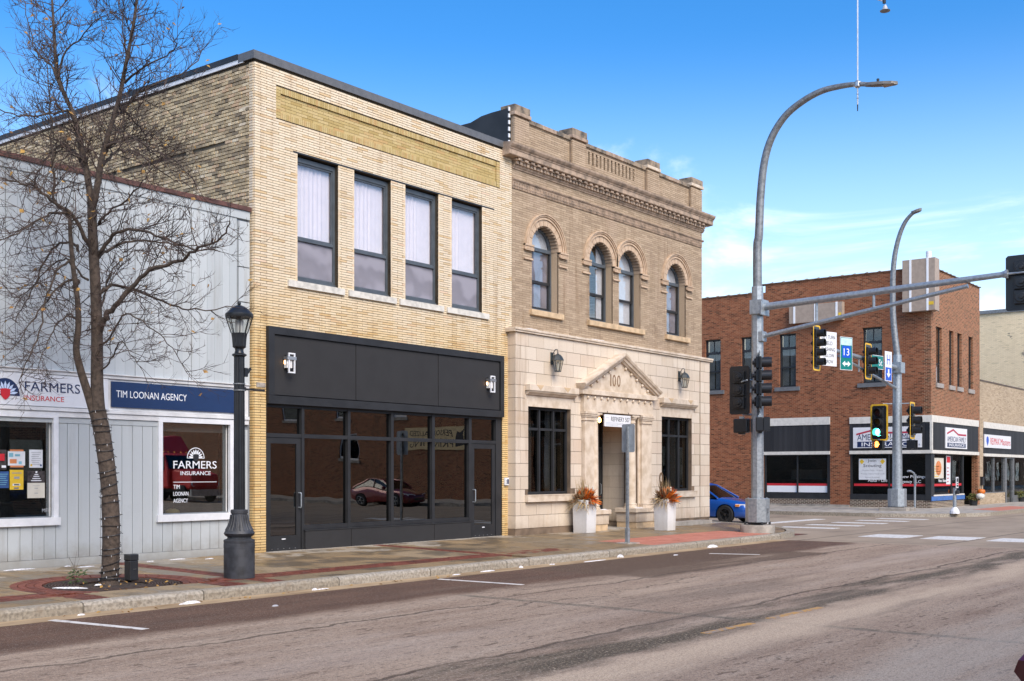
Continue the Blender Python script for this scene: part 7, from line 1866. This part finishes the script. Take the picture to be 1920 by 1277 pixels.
    MB().box(-2.315*L/4.65,-2.2*L/4.65,-.3*h,.3*h,.62,.74).build('number_plate', m_signwhite, t_)
    return t_
def paintm(name, c): 
    m = M(name, c, .32, .25, var=.03, coat=1.0); return m
m_bluecar = paintm('metallic_blue_paint', (.008,.075,.36)); m_redcar = paintm('dark_red_paint', (.20,.012,.014)); m_maroon = paintm('maroon_paint', (.10,.012,.016))
car('parked_car', 'bright blue saloon waiting at the stop line beyond the corner', (38.35, 20.72, ROADZ), R_(-90), m_bluecar, rim=M('glossy_black_alloy', (.09,.09,.095), .2, .7))
car('parked_car', 'dark red car mirrored in the charcoal shop window', (47.6-.3, -9.2, ROADZ), R_(90), m_redcar)
car('parked_car', 'dark red car whose fender shows at the bottom right corner', (0,0,ROADZ), 0, m_maroon)
nearcar = [o for o in bpy.data.objects if o.get('label','').startswith('dark red car whose')][0]
nearcar.location = (6.72, .36, ROADZ); nearcar.rotation_euler = (0,0,0); nearcar.scale = (1,1,1.06)
# the red lorry that the office window mirrors
m_redtruck = M('bright_red_lorry_paint', (.72,.035,.03), .4, var=.03)
lt = thing('lorry', 'red lorry mirrored in the right office window', 'lorry', (45.2, -26.0, ROADZ), R_(90))
b = MB(); b.prism([(1.2,.7),(3.1,.75),(3.3,1.0),(3.25,1.75),(1.6,2.05),(1.2,2.05)], -1.0, 1.0); b.build('hood', m_redtruck, lt, bevel=.12)
b = MB(); b.prism([(-2.2,.8),(1.2,.8),(1.2,2.05),(.75,2.95),(.2,3.1),(-.9,4.15),(-2.2,4.25)], -1.22, 1.22); b.build('cab', m_redtruck, lt, bevel=.1)
b = MB(); b.prism([(1.22,2.10),(.80,2.93),(.72,2.93),(1.14,2.10)], -1.1, 1.1); b.box(.0,.75,-1.25,-1.22,2.05,2.85); b.box(.0,.75,1.22,1.25,2.05,2.85); b.build('window', m_cglass, lt)
b = MB()
for k in range(5): b.lathe([(.05,.0),(.05,.06)], 8, (.1,-.8+.4*k,3.12))
b.build('marker_lamp', Memit('amber_marker', (1,.5,.1), 2), lt)
for x in (2.3,-1.2,-2.5,-8,-9.3):
    for sy in (1,-1):
        w_ = MB().lathe([(.28,-.14),(.48,-.15),(.52,-.12),(.52,.12),(.48,.15),(.28,.14)], 24).build('wheel', m_tyre, lt, smooth=40); w_.rotation_euler = (R_(90),0,0); w_.location = (x, sy*1.05, .52); MB().lathe([(.27,-.05),(.27,.05)], 16).build('rim', m_silver, w_)
b = MB(); b.box(-10,2.6,-.5,.5,.55,.95); b.build('chassis', m_black, lt); MB().box(-10.5,-2.7,-1.25,1.25,1.2,4.1).build('trailer', M('grey_trailer', (.3,.3,.31), .5), lt); b = MB(); b.box(3.3,3.42,-1.1,1.1,.35,.75); b.build('bumper', m_silver, lt)
for sy in (1,-1): l_ = MB().lathe([(.02,-.02),(.14,.0),(.16,.06)], 12).build('headlight', M('headlamp', (.8,.8,.75), .2), lt); l_.rotation_euler = (0,R_(90),0); l_.location = (3.22, sy*.85, 1.1)

# ================================================================== snow scraps and litter
def patch(name, label, cat, x, y, z, rx, ry, h, mat, seed, rz=0, group=None):
    r0 = random.Random(seed); n = 44
    ph = [(r0.uniform(0,6.28), r0.uniform(.05,.22)/(1+.12*k)) for k in range(2,12)]
    def rad(t): return .85+sum(a*math.sin((k+2)*t+p) for k, (p, a) in enumerate(ph))
    rings = []
    for f, hh in ((1,-.004),(.9,.35),(.7,.75),(.4,1.0)):
        rings.append([(.82*rx*rad(t)*f*math.cos(t), .75*ry*rad(t)*f*math.sin(t), (hh*.55*h*r0.uniform(.75,1.1) if hh > 0 else hh)) for t in [2*math.pi*k/n for k in range(n)]])
    vs = [p for r in rings for p in r] + [(0,0,h*.6)]
    fs = [(i*n+k, i*n+(k+1) % n, (i+1)*n+(k+1) % n, (i+1)*n+k) for i in range(3) for k in range(n)] + [(3*n+k,3*n+(k+1) % n,4*n) for k in range(n)]
    b = MB(); b.add(vs, fs); o = b.build(name, mat, None, smooth=60); o.location = (x,y,z); o.rotation_euler = (0,0,rz); return tag(o, label, cat, group)
def gS(px, py):
    d = ray(px, py); t = (HC+.36)/(.02*d[1]-d[2]); return t*d[0], t*d[1]
g_ = 'scraps of old snow along the pavement'
for i, (px, py, rx, ry, l) in enumerate(((22,1067,.32,.035,'thin snow strip against the grey boards at the far left'),(160,1063,.20,.05,'snow patch at the foot of the boards behind the tree'),(120,1061.5,.07,.03,'tiny snow scrap at the foot of the boards left of the tree'),(282,1053,.10,.02,'small snow scrap beside the red cross band by the wall'),(335,1049,.25,.02,'thin snow streak along the boards before the lamp'),(392,1048,.12,.02,'short snow streak along the boards nearest the lamp'))):
    x, y = gS(px, py); patch('snow', l, 'snow', x, min(y,18.0), swz(y), rx, ry, .025, m_snow, 30+i, group=g_)
x, y = gS(133,1103); patch('snow', 'long white snow streak on the edge of the tree grate', 'snow', x, y, swz(y), .30, .05, .03, m_snow, 50, R_(-52), g_)
x, y = gS(183,1096); patch('snow', 'small snow scrap at the foot of the tree trunk', 'snow', x, y, swz(y)-.01, .07, .035, .03, m_snow, 51, 0, g_)
x, y = gS(362,1082)
for i, (px, py, rx, ry, h_, l) in enumerate(((326,1128,.24,.07,.055,'lumpy snow heap in the gutter below the tree grate'),(126,1150,.06,.03,.03,'small snow lump in the gutter below the round paving'),(563,1104,.06,.05,.05,'snow lump in the gutter right of the lamp'),(593,1104,.16,.03,.02,'thin snow streak in the gutter before the door'),(846,1077,.14,.04,.02,'flat snow streak in the gutter at the brick crossing'),(912,1071,.25,.04,.03,'snow bank strip in the gutter past the brick band'),(950,1063,.05,.05,.06,'pointed snow lump in the gutter'),(1030,1058,.09,.06,.02,'flat snow patch at the split kerb'),(1152,1044,.13,.09,.09,'white snow lump against the kerb before the sign post'),(1115,1052,.5,.05,.02,'long thin snow strip in the gutter'),(1309,1025,.22,.13,.10,'large white snow lump in the gutter near the corner'),(1267,1041,.10,.05,.02,'flat snow scrap on the road near the corner'))):
    x, y = gR(px, py); patch('snow', l, 'snow', x, min(y,13.42), ROADZ+.002, rx, ry, h_, m_snow, 70+i, 0, 'scraps of old snow in the gutter')
for i, (X, rx, l) in enumerate(((23.75,.38,'snow lying on the left end of the stone cap'),(26.9,.55,'snow lying on the stone cap above the pediment'))): patch('snow', l, 'snow', X, LF-.01, 5.277, rx, .06, .035, m_snow, 90+i, 0, 'snow on the stone ledges')
for X, l in ((26.9,'snow on the plinth left of the doorway'),(28.75,'snow on the plinth right of the doorway')): patch('snow', l, 'snow', X, LF-.17, .572, .22, .08, .025, m_snow, int(X*10), 0, 'snow on the stone ledges')
x, y = gR(516,1137); o = patch('litter', 'crumpled pale scrap of paper on the parking lane', 'litter', x, y, ROADZ+.003, .06, .03, .035, m_greyp, 99)
b = MB(); rl_ = random.Random(4)
for _ in range(60):
    if _ < 34: x, y, z = TREE[0]+rl_.uniform(-.6,.7), TREE[1]+rl_.uniform(-.9,.5), None
    else: x, y, z = rl_.uniform(8,17), rl_.uniform(13.2,13.5), ROADZ+.006
    z = swz(y)+.004 if z is None else z
    a = rl_.uniform(0,6.28); s_ = rl_.uniform(.02,.04); u = Vector((math.cos(a)*s_, math.sin(a)*s_, rl_.uniform(0,.015))); v = Vector((-math.sin(a)*s_*.6, math.cos(a)*s_*.6, rl_.uniform(0,.012))); p = Vector((x,y,z))
    b.add([p-u,p+v+Vector((0,0,.008)),p+u,p-v+Vector((0,0,.005))], [(0,1,2,3)])
tag(b.build('fallen_leaves', m_leaf), 'brown fallen leaves in the tree pit and gutter', 'leaves', kind='stuff')
d_ = thing('storm_drain', 'rusty red iron drain grate in the corner gutter', 'drain', (31.9, 14.25, ROADZ))
MB().box(-.5,.5,-.25,.25,-.02,.006).build('frame', m_grate, d_); b = MB()
for k in range(9): b.box(-.44+.1*k,-.38+.1*k,-.2,.2,.0065,.014)
b.build('bars', M('rusty_red_iron', (.16,.06,.045), .8), d_)
# every grouped thing gets its origin at its own base
bpy.context.view_layer.update()
for o in list(COL.objects):
    if o.type == 'EMPTY' and o.parent is None and o.location.length < 1e-6 and o.rotation_euler[2] == 0 and len(o.children):
        P_ = [c.matrix_world @ Vector(q) for c in o.children if c.type == 'MESH' for q in c.bound_box]
        if not P_: continue
        l_ = Vector(((min(p.x for p in P_)+max(p.x for p in P_))/2, (min(p.y for p in P_)+max(p.y for p in P_))/2, min(p.z for p in P_)))
        o.location = l_
        for c in o.children: c.location = c.location - l_
